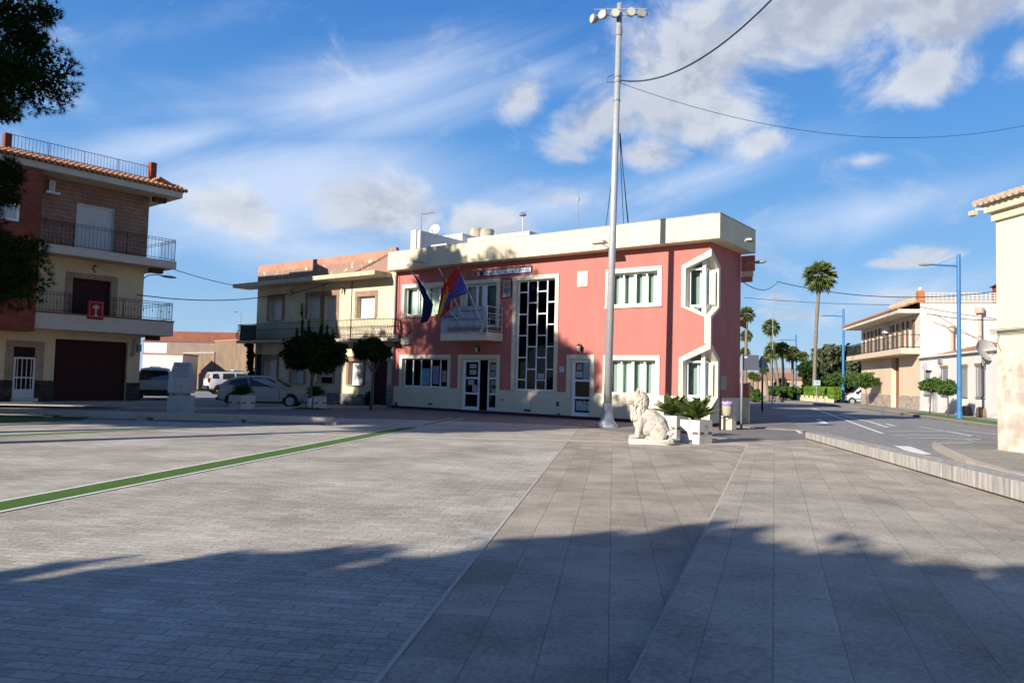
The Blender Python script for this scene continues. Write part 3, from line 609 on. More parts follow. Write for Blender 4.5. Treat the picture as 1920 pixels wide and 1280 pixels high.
leaf(th, x0+.05, x1-.05, z0, z1-.05, .17, posters=((.1, .45, .82, .93, redposter), (.05, .5, .69, .80, paper), (.55, 1, .66, .95, mat('pale_blue_poster', (.35, .5, .55), var=.2, scale=30, bump=0)), (.08, 1, .10, .27, blueposter)))
MB().add([(x0-.2, 1.2, z0), (x1+.2, 1.2, z0), (x1+.2, 1.2, z1+.1), (x0-.2, 1.2, z1+.1), (x0-.2, .27, z0), (x1+.2, .27, z0), (x1+.2, .27, z1+.1), (x0-.2, .27, z1+.1)], [(0, 1, 2, 3), (3, 2, 6, 7), (0, 3, 7, 4), (1, 5, 6, 2), (0, 4, 5, 1)]).build('doorway', dark, th)
x0, x1, z0, z1 = holes['W2']
window(th, (x0, x1, z0, z1), .16, ((.32, .02), (.36, .12), (.58, .3)), (.03,), ft=.1, cur=((.02, .5),), name='balcony_door')
# balcony
BX0, BX1, BP = 0, 0, 1.18
BX1 = TH.hit(943, 630)[0]; BX0 = BX1-2.85; BZ = TH.hit(870, 623, BP)[1]; BZ0 = TH.hit(870, 638, BP)[1]
MB().box(BX0, BX1, -BP, .0, BZ0, BZ).build('balcony', creamtrim, th, bevel=.012)
rl = MB(); rh = TH.hit(900, 574, BP)[1]-BZ; t_ = .018
def rail_line(a, b, z, r=t_): rl.tube([(a[0], a[1], z), (b[0], b[1], z)], r, 6)
c1_, c2_, c3_, c4_ = (BX0+.06, 0), (BX0+.06, -BP+.06), (BX1-.06, -BP+.06), (BX1-.06, 0)
for a, b in ((c1_, c2_), (c2_, c3_), (c3_, c4_)):
    for z in (.08, .30, .62, .86, rh): rail_line(a, b, BZ+z, .016 if z != rh else .022)
for x, y in (c2_, c3_, (BX0+.06, -.03), (BX1-.06, -.03), ((BX0+BX1)/2, -BP+.06)): rl.tube([(x, y, BZ), (x, y, BZ+rh)], .022, 6)
for y0, y1 in ((-.95, -.35),): rl.tube([(BX1-.06, y0, BZ+.2), (BX1-.06, y0, BZ+.74), (BX1-.06, y1, BZ+.74), (BX1-.06, y1, BZ+.2)], .014, 6)
for k in range(3): rl.tube([(BX0+.4+k*.8, -BP+.06, BZ+.2), (BX0+.4+k*.8, -BP+.06, BZ+.74), (BX0+.9+k*.8, -BP+.06, BZ+.74), (BX0+.9+k*.8, -BP+.06, BZ+.2)], .014, 6)
rl.build('railing', whitem, th)
# rain pipe at the left end
MB().tube([(.1, -.1, .15), (.1, -.1, 6.9)], .05, 10).build('rain_pipe', greym, th, smooth=True)

# things fixed to or standing on the town hall
def at(F, px, py, off=0):
    u, z = F.hit(px, py, off); p = F.w(u, -off); return Vector((p.x, p.y, z))
def onwall(F, name, label, cat, px, py, off=0, group=None): return thing(name, label, cat, at(F, px, py, off), F.rz, group)
# tiled name sign
a = TH.hit(905.6, 513); b = TH.hit(998.4, 505); sl = b[0]-a[0]; zc = (a[1]+b[1])/2
s_ = thing('name_sign', 'long tiled name sign with blue letters high on the red wall', 'sign', (*TH.w((a[0]+b[0])/2, -.012)[:2], zc), TH.rz)
bluef = mat('dark_blue_tile', (.02, .02, .12), rough=.3, var=.1, bump=0); tile = mat('glazed_white_tile', (.85, .88, .95), rough=.3, var=.05, scale=6, bump=0); bluel = mat('blue_glaze', (.03, .05, .22), rough=.3, bump=0)
MB().box(-sl/2, sl/2, -.02, .012, -.155, .155).build('sign_border', bluef, s_)
wd = "CASA CONSISTORIAL"; tw = (sl-.12)/17; tb = MB()
for i in range(17): tb.box(-sl/2+.06+i*tw+.006, -sl/2+.06+(i+1)*tw-.006, -.028, -.0205, -.11, .11)
tb.build('tile', tile, s_)
for i, ch in enumerate(wd):
    if ch != ' ': text(s_, ch, -sl/2+.06+(i+.5)*tw, -.03, 0, .22, bluel, 'letter', .002, 1.2)
# coat of arms tile panel
a = TH.rect((942, 523), (959.5, 558.5)); s_ = thing('tile_panel', 'tall tile panel with crown and shield beside the stair window', 'tile panel', (*TH.w((a[0]+a[1])/2, -.01)[:2], (a[2]+a[3])/2), TH.rz); w2 = (a[1]-a[0])/2; h2 = (a[3]-a[2])/2
MB().box(-w2, w2, -.02, .01, -h2, h2).build('panel_border', mat('maroon_border', (.06, .01, .03), bump=0), s_)
MB().box(-w2+.04, w2-.04, -.028, -.0205, -h2+.04, h2-.04).build('panel_face', mat('salmon_tile', (.55, .40, .34), rough=.35, var=.12, scale=7, bump=0), s_)
MB().prism([(-.13, .1), (-.16, .3), (-.09, .2), (-.06, .38), (0, .22), (.06, .38), (.09, .2), (.16, .3), (.13, .1)], -.032, -.0285).build('crown', mat('orange_glaze', (.55, .25, .06), rough=.4, var=.2, bump=0), s_)
MB().prism([(-.15, .02), (-.15, -.2), (0, -.32), (.15, -.2), (.15, .02)], -.032, -.0285).build('shield', mat('shield_glaze', (.45, .5, .55), rough=.4, var=.5, scale=11, bump=0, col2=(.05, .08, .12), thr=(.5, .6)), s_)
# relief crest
a = TH.rect((1083, 508.5), (1102.5, 537.5)); s_ = thing('relief_plaque', 'cream relief crest plaque on the sunny red wall', 'plaque', (*TH.w((a[0]+a[1])/2, -.01)[:2], (a[2]+a[3])/2), TH.rz); w2 = (a[1]-a[0])/2; h2 = (a[3]-a[2])/2
MB().box(-w2, w2, -.035, .01, -h2, h2).build('plaque_slab', creamtrim, s_, bevel=.01)
MB().prism([(-w2*.65, h2*.6), (w2*.65, h2*.6), (w2*.6, -h2*.4), (0, -h2*.8), (-w2*.6, -h2*.4)], -.07, -.0355).ell((0, -.07, h2*.7), (.1, .03, .05)).build('crest', creamtrim, s_, bevel=.015)
a = TH.rect((1049, 686.5), (1058.5, 697.5)); s_ = MB().box(-(a[1]-a[0])/2, (a[1]-a[0])/2, -.02, .01, -(a[3]-a[2])/2, (a[3]-a[2])/2).build('notice_plate', mat('white_plate', (.66, .66, .64), rough=.4, var=.15, scale=22, bump=0), bevel=.006)
s_.location = (*TH.w((a[0]+a[1])/2, -.01)[:2], (a[2]+a[3])/2); s_.rotation_euler = (0, 0, TH.rz); tag(s_, 'small white plate on the red wall left of the single door', 'plate')
# lanterns
warm = mat('lantern_glass', (.55, .5, .4), rough=.3, bump=0)
def lantern(F, px, py, label, sc_=1.0):
    o = onwall(F, 'wall_lantern', label, 'lantern', px, py, 0, 'wall lanterns')
    MB().box(-.04, .04, -.02, 0, -.1, .12).tube([(0, -.01, .05), (0, -.1, .16), (0, -.2, .16)], .012, 6).build('bracket', blackm, o)
    MB().lathe([(.015, .14), (.10, .08), (.11, .075), (.1, .07)], 8, (0, -.2, 0)).build('lamp_cap', blackm, o)
    MB().lathe([(.06, -.17), (.03, -.2), (.01, -.23)], 8, (0, -.2, 0)).build('lamp_finial', blackm, o)
    MB().lathe([(.09, .069), (.055, -.165)], 6, (0, -.2, 0)).build('lamp_glass', warm, o)
    o.scale = (sc_,)*3; return o
lantern(TH, 902, 513, 'small lantern at the left end of the tiled name sign', .9)
lantern(TH, 898, 654, 'lantern above the open double door of the town hall')
lantern(TH, 1090, 652, 'lantern above the single white door of the town hall', 1.1)
# electric boxes
def box_unit(F, name, label, cat, px0, py0, px1, py1, mt, d=.14, off=0):
    a = F.rect((px0, py0), (px1, py1), off=off); o = thing(name, label, cat, (*F.w((a[0]+a[1])/2, -off)[:2], (a[2]+a[3])/2), F.rz); w2, h2 = (a[1]-a[0])/2, (a[3]-a[2])/2
    MB().box(-w2, w2, -d, 0, -h2, h2).build('case', mt, o, bevel=.012); MB().box(-w2+.025, w2-.025, -d-.012, -d-.001, -h2+.03, h2-.03).build('cover', mt, o, bevel=.004)
    return o
box_unit(TH, 'meter_box', 'small grey meter box by the rain pipe on the red wall', 'electric box', 743, 626, 750, 636, greym)
box_unit(TH, 'junction_box', 'cream junction box on the red wall left of the ground floor window', 'electric box', 756.5, 634, 772, 646, mat('cream_plastic', (.6, .56, .42), bump=0), .2)
box_unit(TS, 'meter_cabinet', 'flat beige meter cabinet on the shaded side wall of the town hall', 'cabinet', 1348.5, 703.5, 1360, 731, mat('beige_cabinet', (.50, .38, .34), bump=0), .05)
# floodlights on the parapet
def flood(F, px, py, off, label, s=1):
    o = onwall(F, 'floodlight', label, 'floodlight', px, py, off, 'flat floodlights on the parapet')
    MB().tube([(0, 0, 0), (0, -.55, .06)], .022, 8).box(-.06, .06, -.02, 0, -.07, .07).build('arm', whitem, o)
    MB().add([(-.26, -.8, .02), (.26, -.8, .02), (.3, -.45, .02), (-.3, -.45, .02), (-.2, -.76, .13), (.2, -.76, .13), (.22, -.5, .14), (-.22, -.5, .14)], [(0, 3, 2, 1), (4, 5, 6, 7), (0, 1, 5, 4), (1, 2, 6, 5), (2, 3, 7, 6), (3, 0, 4, 7)]).build('lamp_housing', mat('cream_housing', (.62, .58, .46), bump=0), o, bevel=.01)
    MB().box(-.22, .22, -.76, -.5, .005, .018).build('lamp_glass', warm, o); o.scale = (s,)*3; return o
flood(TH, 806, 497, .6, 'floodlight low on the parapet above the dark blue flag', 1.15)
flood(TH, 1140, 463, .6, 'floodlight on the parapet behind the tall mast', 1.15)
flood(TS, 1383, 455, .6, 'floodlight on the shaded end of the parapet', .8)
o = thing('street_lamp', 'grey lamp head sticking out beyond the shaded side of the town hall', 'lamp', at(TS, 1400, 494, .5), TS.rz)
MB().tube([(0, 0, 0), (0, -.35, .03)], .03, 8).build('arm', greym, o); MB().ell((0, -.55, .02), (.12, .27, .07)).build('lamp_housing', greym, o, smooth=True)

vb_ = MB()
for px, py, w_, h_ in ((744, 757, 5, 6), (808, 757, 9, 3), (990, 769, 13, 4), (1047, 757, 5, 9), (1049, 777, 4, 6), (943, 749, 4, 3)):
    a = TH.rect((px-w_/2, py-h_/2), (px+w_/2, py+h_/2)); MB().box(a[0], a[1], -.068, -.061, a[2], a[3]).build('vent', mat('soot_grey', (.10, .09, .08), var=.4, scale=30, bump=0), th)
mb = MB().tube([(.12, -.05, 6.6), (.16, -.06, 5), (.35, -.05, 4.1), (.9, -.06, 3.75), (1.3, -.05, 4.0)], .018, 5).tube([(.3, -.05, 3.9), (.25, -.07, 3.2), (.45, -.06, 2.9), (.6, -.06, 3.1), (.45, -.05, 3.35)], .014, 5).tube([(.3, -.05, 6.9), (.32, -.05, 4.6), (.6, -.05, 4.2)], .012, 5)
mb.build('wall_cable', blackm, th)
# ------------------------------------------------------------------ flags, banner
def flagpole(bu, bz, boff, tpx, tpy, toff, label):
    """pole from the balcony rail up and out"""
    b = TH.w(bu, -boff, bz); a = at(TH, tpx, tpy, toff)
    o = thing('flagpole', label, 'flagpole', b, TH.rz, 'flagpoles leaning out from the balcony')
    d = Matrix.Rotation(-TH.rz, 3, 'Z') @ (a-b)
    MB().tube([(0, 0, 0), d], .022, 8).build('pole', whitem, o, smooth=True); MB().ell(d, (.04, .04, .05)).build('finial', greym, o, smooth=True)
    return a, b
def cloth(name, label, P0, quads, cols, thick=.0):
    """hanging cloth from a grid of facade pixel points: quads[row][col] = (px, py, off)"""
    o = thing(name, label, 'flag', at(TH, *quads[0][0][:2], quads[0][0][2]), TH.rz)
    inv = Matrix.Rotation(-TH.rz, 3, 'Z'); base = o.location
    n = len(quads); k = len(quads[0]); up = 5
    pts = np.array([[list(inv @ (at(TH, *q[:2], q[2])-Vector(base))) for q in row] for row in quads])
    # bilinear refinement with folds
    N, K = (n-1)*up+1, (k-1)*up+1; v = []
    for i in range(N):
        for j in range(K):
            a = i/up; b = j/up; ia = min(int(a), n-2); ib = min(int(b), k-2); fa, fb = a-ia, b-ib
            fa_, fb_ = fa, fb
            p = pts[ia, ib]*(1-fa_)*(1-fb_)+pts[ia+1, ib]*fa_*(1-fb_)+pts[ia, ib+1]*(1-fa_)*fb_+pts[ia+1, ib+1]*fa_*fb_
            p = p+np.array([0.02*math.sin(b*5+a), -.07*math.sin(b*6.5+a*1.3)*min(1, a), 0]); v.append(tuple(p))
    f = []; mi = []
    for i in range(N-1):
        for j in range(K-1): f.append((i*K+j, (i+1)*K+j, (i+1)*K+j+1, i*K+j+1)); mi.append(cols(i/(N-1), j/(K-1)))
    mb = MB(); mb.v = v; mb.f = f; mb.m = mi; return o, mb
c_red = mat('flag_red', (.62, .03, .03), rough=.8, var=.1, bump=0); c_blue = mat('flag_blue', (.10, .10, .42), rough=.8, var=.1, bump=0); c_navy = mat('flag_navy', (.015, .02, .11), rough=.8, var=.2, bump=0); c_yel = mat('flag_yellow', (.75, .50, .03), rough=.8, var=.1, bump=0)
uL = TH.hit(868, 600, 1.12)[0]; zr = BZ+.5
fp = [((.62), 771, 509, 1.9, 'leftmost flagpole, carrying the dark blue flag'), (.66, 823, 503, 2.0, 'middle flagpole, carrying the red and yellow flag'), (.97, 859, 501, 2.1, 'rightmost flagpole, ending above the red and blue flag')]
for f_, px, py, of, lb in fp: flagpole(BX0+(BX1-BX0)*f_-(.1), BZ+.12, BP-.05, px, py, of, lb)
o, mb = cloth('flag', 'dark blue flag hanging furled from the leftmost pole', None, [[(772, 511, 1.9), (776, 515, 1.88), (780, 519, 1.86)], [(785, 531, 1.8), (790, 536, 1.75), (797, 541, 1.7)], [(794, 560, 1.7), (801, 562, 1.6), (813, 570, 1.55)], [(790, 588, 1.65), (798, 590, 1.6), (806, 590, 1.5)], [(788, 607, 1.6), (793, 605, 1.6), (800, 603, 1.5)]], lambda a, b: 0)
mb.build('cloth', c_navy, o, smooth=True)
def spain(a, b): return 1 if .28 < b < .66 else 0
o, mb = cloth('flag', 'red and yellow striped flag hanging from the middle pole', None, [[(830, 514, 1.95), (834, 522, 1.9), (838, 528, 1.85)], [(833, 535, 1.85), (839, 538, 1.8), (846, 545, 1.75)], [(824, 570, 1.8), (832, 566, 1.7), (846, 563, 1.6)], [(817, 598, 1.75), (828, 586, 1.65), (842, 580, 1.55)], [(816, 601, 1.75), (822, 598, 1.65), (832, 590, 1.55)]], spain)
mb.build('cloth', [c_red, c_yel], o, smooth=True)
o, mb = cloth('flag', 'large red and blue flag flying from the rightmost pole', None, [[(856, 499, 2.08), (859, 501, 2.1), (863, 506, 2.1)], [(844, 518, 2.0), (856, 520, 2.1), (869, 521, 2.2)], [(834, 538, 1.9), (852, 542, 2.15), (880, 549, 2.3)], [(834, 560, 1.9), (842, 560, 2.0), (852, 557, 2.1)], [(829, 594, 1.8), (832, 582, 1.9), (838, 565, 2.0)]], lambda a, b: 1 if (b > .33+.25*(1-a) and a > .2) or (a > .55 and b > .22) or (b > .62 and a > .12) else 0)
cl = mb.build('cloth', [c_red, c_blue], o, smooth=True)
mb = MB(); 
for k in range(7): mb.ell((-.42+.05*math.sin(k*2.1), -.12, -.95-k*.075), (.05, .012, .035))
e_ = mb.build('emblem', c_yel, o)
# banner on the balcony rail
b0 = BX0+.02; b1 = BX1-.05; bz0, bz1 = BZ+.02, BZ+rh+.02
o = thing('banner', 'white banner with purple lettering tied along the balcony railing', 'banner', TH.w(b0, -BP-.0, bz0), TH.rz)
mb = MB(); N = 36; Wb = (b1-b0)*.965; Hb = rh
vs = []
for i in range(N+1):
    for j in range(9):
        x = Wb*i/N; z = Hb*j/8; y = -.035*math.sin(i*.9)*(.4+.6*abs(j-4)/4)-.02
        if i > N-5: y -= .10*((i-N+5)/5)*(1-j/8); z = z*(1-.0*i)+.0
        zz = z-(.10*math.sin(i*.35)**2 if j == 0 else 0); vs.append((x+(.0), y, zz))
mb.add(vs, [(i*9+j, (i+1)*9+j, (i+1)*9+j+1, i*9+j+1) for i in range(N) for j in range(8)])
mb.build('cloth', mat('banner_cloth', (.42, .50, .60), rough=.8, var=.08, scale=3, bump=0), o, smooth=True)
purple = mat('purple_ink', (.16, .03, .12), bump=0, var=.1); navyi = mat('navy_ink', (.04, .09, .2), bump=0, var=.1)
text(o, "CARTAGENA", .62, -.09, Hb*.62, .17, purple, 'lettering', .003)
mb = MB()
for i in range(9): mb.box(1.3+i*.14, 1.3+i*.14+.10, -.1, -.092, Hb*.80, Hb*.80+.04)
for i in range(12): mb.box(.75+i*.16, .75+i*.16+rnd.uniform(.07, .13), -.1, -.092, Hb*.46, Hb*.46+.05)
tag(mb.build('printed_lines', navyi, o), kind='stuff')
mb = MB()
for i in range(24):
    x = .55+i*.085; h = rnd.uniform(.16, .26); mb.prism([(x-.022, .04), (x-.03, h*.6), (x-.018, h), (x+.02, h), (x+.03, h*.55), (x+.02, .04)], -.102, -.094).ell((x, -.1, h+.045), (.022, .008, .03))
tag(mb.build('printed_figures', mat('figure_ink', (.22, .12, .16), bump=0, var=.5, scale=9, col2=(.45, .35, .32)), o), kind='stuff')
mb = MB().add([(Wb-.05, -.06, Hb*.5), (Wb+.12, -.12, Hb*.42), (Wb+.05, -.2, -.12), (Wb-.22, -.16, -.14), (Wb-.12, -.1, Hb*.2)], [(0, 1, 2, 3, 4)]); mb.build('loose_corner', mat('banner_back', (.55, .55, .52), bump=0), o)

# ------------------------------------------------------------------ roof things
def roof_at(px, py, back): return at(TH, px, py, -back)
o = thing('rooftop_building', 'white rooftop block with long wall rising behind the town hall parapet', 'building', TH.w(.3, 4.4, HT-.45), TH.rz)
p1 = TH.rect((746, 436), (754, 473), off=-.9)
MB().box(-.1, .28, -3.6, 4, 0, p1[3]-HT+.45).box(.28, .5, -3.5, 9, 0, p1[3]-HT+.42).build('party_wall', whitewall, o, bevel=.01)
a = TH.hit(826, 439, -5); b = TH.hit(867, 437, -5); c = TH.hit(935, 452, -8)
MB().box(a[0]-.3, b[0]-.3, .6, 6, 0, b[1]-HT+.45).build('stair_block', whitewall, o, bevel=.01)
MB().box(b[0]-.28, b[0]+4.2, 1.0, 6, 0, b[1]-HT+.2).build('low_block', whitewall, o, bevel=.01)
o = thing('air_conditioner', 'white rooftop air conditioner with fan grille behind the left parapet', 'air conditioner', TH.w(2.05, 1.0, HT-.45), TH.rz)
MB().box(-.55, .55, 0, .4, 0, .95).build('case', whitem, o, bevel=.015); MB().lathe([(.3, 0), (.3, -.015)], 20, (.05, -.002, .5), 'y').build('fan_grille', mat('ac_grille', (.25, .2, .14), bump=0), o)
for k, (px, pt, pb, lb) in enumerate(((893, 430, 442, 'left round water tank on the white rooftop block'), (913, 431.5, 447, 'right round water tank on the white rooftop block'))):
    p = at(TH, px, 445, -7.5); rr = .42
    o = thing('water_tank', lb, 'water tank', (p.x, p.y, 8.5), 0, 'rooftop water tanks')
    zt = at(TH, px, pt, -7.5).z-8.5
    MB().lathe([(rr*.93, 0), (rr, zt*.5), (rr, zt-.1), (rr*1.05, zt-.09), (rr*1.05, zt-.03)], 20).build('tank', mat('fibre_cement', (.50, .43, .34), var=.25, bump=.2), o, auto=40); MB().lathe([(rr*1.06, zt-.028), (rr*.9, zt+.04), (.05, zt+.06)], 20).build('lid', concrete, o, auto=40)
def mast_thing(name, label, cat, px, pt, back, zb=None):
    a = at(TH, px, pt, -back); zb = HT-.45 if zb is None else zb; o = thing(name, label, cat, (a.x, a.y, zb), TH.rz); return o, a.z-zb
o, h = mast_thing('tv_antenna', 'television antenna on thin mast beside the satellite dish', 'antenna', 790.5, 398, 3)
MB().tube([(0, 0, 0), (0, 0, h)], .022, 6).tube([(0, 0, h-1.6), (.25, 0, h-1.5)], .012, 5).build('mast', greym, o)
mb = MB().tube([(0, 0, h-.15), (1.05, 0, h-.12)], .014, 5).tube([(0, 0, h-.05), (1.05, 0, h-.0)], .012, 5).tube([(1.05, 0, h-.12), (1.05, 0, h)], .012, 5).tube([(.1, 0, h-.4), (.5, 0, h-.8)], .01, 5)
for k in range(9): mb.tube([(.1+k*.11, -.15, h-.14), (.1+k*.11, .15, h-.14)], .007, 4)
mb.build('aerial', greym, o)
def dish(name, label, cat, loc, r, rz, tilt, mt, zb=-1.0):
    o = thing(name, label, cat, loc, rz); mb = MB(); pr = [(r*t, -.42*r*(t*t)+.42*r) for t in (0.001, .25, .5, .75, .9, 1)]
    mb.lathe([(a, -b) for a, b in pr]+[(r*1.0, .012), (r*.9, -(.42*r*(1-.81))+.02), (r*.5, -(.42*r*.75)+.02), (.001, -.42*r+.02)], 28, (0, 0, 0), 'y')
    d_ = mb.build('reflector', mt, o, auto=60); d_.rotation_euler = (tilt, 0, 0)
    d_.scale = (1, -1, 1)
    m2 = MB().tube([(0, -.0, -r*.9), (0, -r*.9, -r*.25)], .014, 6); a_ = m2.box(-.04, .04, -r*.95, -r*.82, -r*.32, -r*.2).build('feed_arm', greym, o)
    MB().tube([(0, .12, -r*.3), (0, .3, -r*.5), (0, .3, zb)], .03, 8).build('mount', greym, o); return o
p = at(TH, 814.5, 430.6, -2.4); dish('satellite_dish', 'pale satellite dish on the town hall roof next to the television antenna', 'satellite dish', p, .33, TH.rz+R(15), R(-20), mat('dish_paint', (.62, .64, .6), rough=.5, var=.1, bump=0), HT-.45-p.z)
o, h = mast_thing('aerial_mast', 'short mast with small white omnidirectional aerial above the parapet', 'antenna', 980.6, 399, 3)
MB().tube([(0, 0, 0), (0, 0, h-.1)], .025, 6).build('mast', whitem, o); MB().ell((0, 0, h-.12), (.2, .2, .06)).tube([(-.25, 0, h-.05), (.25, 0, h+.03)], .02, 5).tube([(0, -.2, h), (0, .2, h)], .02, 5).build('aerial', greym, o)
o, h = mast_thing('whip_mast', 'tall thin bare mast rising from the town hall roof', 'mast', 1085.5, 348, 4); MB().tube([(0, 0, 0), (0, 0, h)], .025, 6, .012).build('mast', greym, o); MB().box(-.05, .05, -.03, .03, h*.8, h*.8+.1).build('bracket', greym, o)

# ------------------------------------------------------------------ tall floodlight mast
mp_ = G(1138, 800); o = thing('floodlight_mast', 'very tall galvanised mast with five round floodlights in front of the red town hall', 'mast', mp_, 0)
Htop = 15.6
lean = .30/12  # photo: it leans a little to the right
def ml(z): return Vector((lean*z*.0+.012*z, 0, z))
MB().tube([ml(.0), ml(Htop)], .15, 20, .10).build('pole', galv, o, smooth=True)
MB().lathe([(.40, 0), (.40, .05), (.24, .25), (.18, .55), (.165, .85)], 20).build('flared_base', galv, o, auto=40)
zb_ = P(1150, 30, mp_.y).z
MB().lathe([(.125, 0), (.13, .02), (.13, .3), (.125, .32)], 16, (ml(zb_-.6).x, 0, zb_-.75)).build('dark_band', greym, o)
zl = P(1155, 28, mp_.y).z
arm = MB(); x0_ = P(1108, 36, mp_.y).x-mp_.x; x1_ = P(1216, 24, mp_.y).x-mp_.x
arm.tube([(x0_, -.12, zl-.12), (x1_, -.12, zl-.02)], .03, 8).tube([(x0_+.1, -.22, zl+.06), (x1_-.1, -.22, zl+.14)], .025, 8).build('crossarm', galv, o)
for px, py, ang in ((1110, 35, -65), (1129, 27, -35), (1154, 24, 0), (1184, 22, 8), (1205, 24, 25)):
    q = P(px, py, mp_.y-.3); c = q-mp_; l_ = thing('floodlight', None, None, c, R(ang)); l_.parent = o
    MB().lathe([(.165, 0), (.17, .03), (.165, .09), (.10, .22), (.05, .26)], 20, (0, 0, 0), 'y').build('lamp_housing', greym, l_, auto=40)
    MB().lathe([(.15, -.004), (.15, -.012)], 20, (0, 0, 0), 'y').build('lamp_glass', mat('flood_glass', (.62, .60, .48), rough=.25, var=.12, scale=14, bump=0), l_)
for k, z in enumerate((P(1150, 145, mp_.y).z, P(1150, 155, mp_.y).z, P(1150, 190, mp_.y).z)): MB().lathe([(.135, 0), (.135, .06)], 16, (ml(z).x, 0, z)).build('clamp', greym, o)
za = P(1150, 140, mp_.y).z; MB().tube([(ml(za).x-.12, 0, za), (-.35+ml(za).x, 0, za-.1), (-.38+ml(za).x, 0, za-.3), (-.15+ml(za).x, 0, za-.28)], .012, 6).build('cable_loop', blackm, o)

def cable(label, a, b, sag, r=.012, n=24, name='cable', cat='cable', bundle=1):
    a, b = Vector(a), Vector(b); mb = MB()
    for k in range(bundle):
        pts = [a+(b-a)*(i/n)-Vector((0, 0, sag*4*(i/n)*(1-i/n)+.03*k)) for i in range(n+1)]
        mb.tube(pts, r, 5)
    return tag(mb.build(name, blackm), label, cat)
q0 = P(1162, 150, mp_.y); cable('thick double cable sagging from the mast up to the top right', q0, P(1560, -130, 17), 1.1, .013, bundle=2)
cable('thin sagging cable from the tall mast towards the right edge', P(1163, 156, mp_.y), P(2050, 200, 34), 1.75, .010)
for px, tx, ty, bk in ((1151, 1133, 428, 1.5), (1162, 1170, 420, 1.6), (1163, 1179, 420, 2.0), (1162, 1181, 422, 2.4)):
    cable({1133: 'thin guy cable dropping left of the mast to the roof', 1170: 'nearest thin cable dropping right of the mast to the roof', 1179: 'middle thin cable dropping right of the mast to the roof', 1181: 'rightmost thin cable dropping from the mast to the roof'}[tx], P(px, 250 if px != 1151 else 300, mp_.y), at(TH, tx, ty+18, -bk), .12, .014)

# ------------------------------------------------------------------ yellow house
yl = TH.hit(477, 700)[0]; yr = -.02
ycol = mat('yellow_render', (.74, .63, .44), var=.16, scale=1.1, bump=.15)
peel = mat('peeling_parapet', (.42, .25, .19), var=.12, scale=2.2, col2=(.66, .56, .42), thr=(.56, .60), det=10, bump=.3)
brickt = brickmat('brick_surround', (.32, .15, .09), (.42, .22, .13), (.4, .32, .24), .22, .07, .01, axes='xz', rough=.9)
hollow = brickmat('hollow_brick', (.50, .24, .16), (.56, .29, .20), (.5, .3, .22), .5, .26, .012, axes='xz', noise_amt=.2)
yh = thing('yellow_house', 'two-storey yellow house with peeling brick parapet and iron balcony left of the town hall', 'house', TH.o, TH.rz)
def zz(px, py, off=0): return TH.hit(px, py, off)[1]
def yy(px, off=0): return TH.hit(px, 640, off)[0]
zt_ = zz(600, 485); zpe = zt_-.42; z_roof = zz(600, 519, 1.1); z_fl = zz(560, 636, .95)
YH = []
up_w = {'a': (498, 531, 550, 607, 505, 525, 563), 'b': (569, 599, 544, 605, 579, 595, 557.5), 'd': (660, 707, 538, 597, 677, 700.6, 556)}
hol = []
def pr(x0, x1, y0, y1): m_ = (x0+x1)/2; return (yy(x0), yy(x1), zz(m_, y1), zz(m_, y0))
r_a = pr(502, 527, 561, 600); r_b = pr(574, 598, 556, 597); r_c = pr(606, 629, 554, 634); r_d = pr(668, 701, 555, 596)
g_a = pr(497, 521, 673, 712); g_b = pr(549, 572, 692, 718); g_c = pr(599, 626, 692, 718); g_d = pr(656, 683, 677, 722); g_e = pr(701, 728, 676, 759); g_0 = pr(477.5, 492, 664, 752)
g_e = (g_e[0], g_e[1], .1, g_e[3]); g_0 = (g_0[0]+.1, g_0[1], .1, g_0[3])
allh = [r_a, r_b, r_c, r_d, g_a, g_b, g_c, g_d, g_e, g_0]
MB().wall([(yl, 0), (yl, zpe), (yr, zpe), (yr, 0)], allh, 0, .38).add([(yl, 0, 0), (yl, 9, 0), (yl, 9, zpe), (yl, 0, zpe)], [(0, 1, 2, 3)]).build('wall', ycol, yh)
MB().box(yl-.02, yr, -.03, .22, z_roof+.1, zpe).build('parapet', peel, yh); MB().box(yl, yr, -.02, .20, zpe+.002, zt_).box(yr-.5, yr-.02, -.02, .2, zt_+.002, zt_+.12).build('brick_course', hollow, yh)
MB().box(yl, yr, .2, 9, z_roof+.05, z_roof+.15).build('roof', concrete, yh)
MB().box(yl-.9, yy(730), -1.2, 0.02, z_roof-.17, z_roof+.06).build('canopy', mat('weathered_cream', (.66, .56, .38), var=.25, scale=3, bump=.2), yh, bevel=.01)
bw0, bw1 = yl-.65, yy(722, .95)+.15
MB().box(bw0, bw1, -.95, .02, z_fl-.16, z_fl).build('balcony', mat('balcony_concrete', (.46, .40, .33), var=.3, scale=4, bump=.3), yh, bevel=.01)
rl = MB(); H_ = .98
n = int((bw1-bw0)/.11)
for i in range(n+1):
    x = bw0+.05+(bw1-bw0-.1)*i/n; rl.tube([(x, -.9, z_fl+.05), (x, -1.02, z_fl+.3), (x, -.9, z_fl+.62), (x, -.9, z_fl+H_)], .013, 4, cap=False)
for i in range(9):
    y_ = -.9+i*.11
    for x in (bw0+.05, bw1-.05): s_ = -1 if x < bw0+1 else 1; rl.tube([(x, y_, z_fl+.05), (x+.1*s_, y_, z_fl+.3), (x, y_, z_fl+.62), (x, y_, z_fl+H_)], .013, 4, cap=False)
for z in (.05, .62, H_): rl.tube([(bw0+.05, 0, z_fl+z), (bw0+.05, -.9, z_fl+z), (bw1-.05, -.9, z_fl+z), (bw1-.05, 0, z_fl+z)], .016, 5)
rl.build('railing', blackm, yh)
shut = brickmat('roller_shutter', (.68, .68, .66), (.70, .70, .68), (.5, .5, .5), 50, .05, .006, axes='xz', noise_amt=.04, rough=.5, bump=.3)
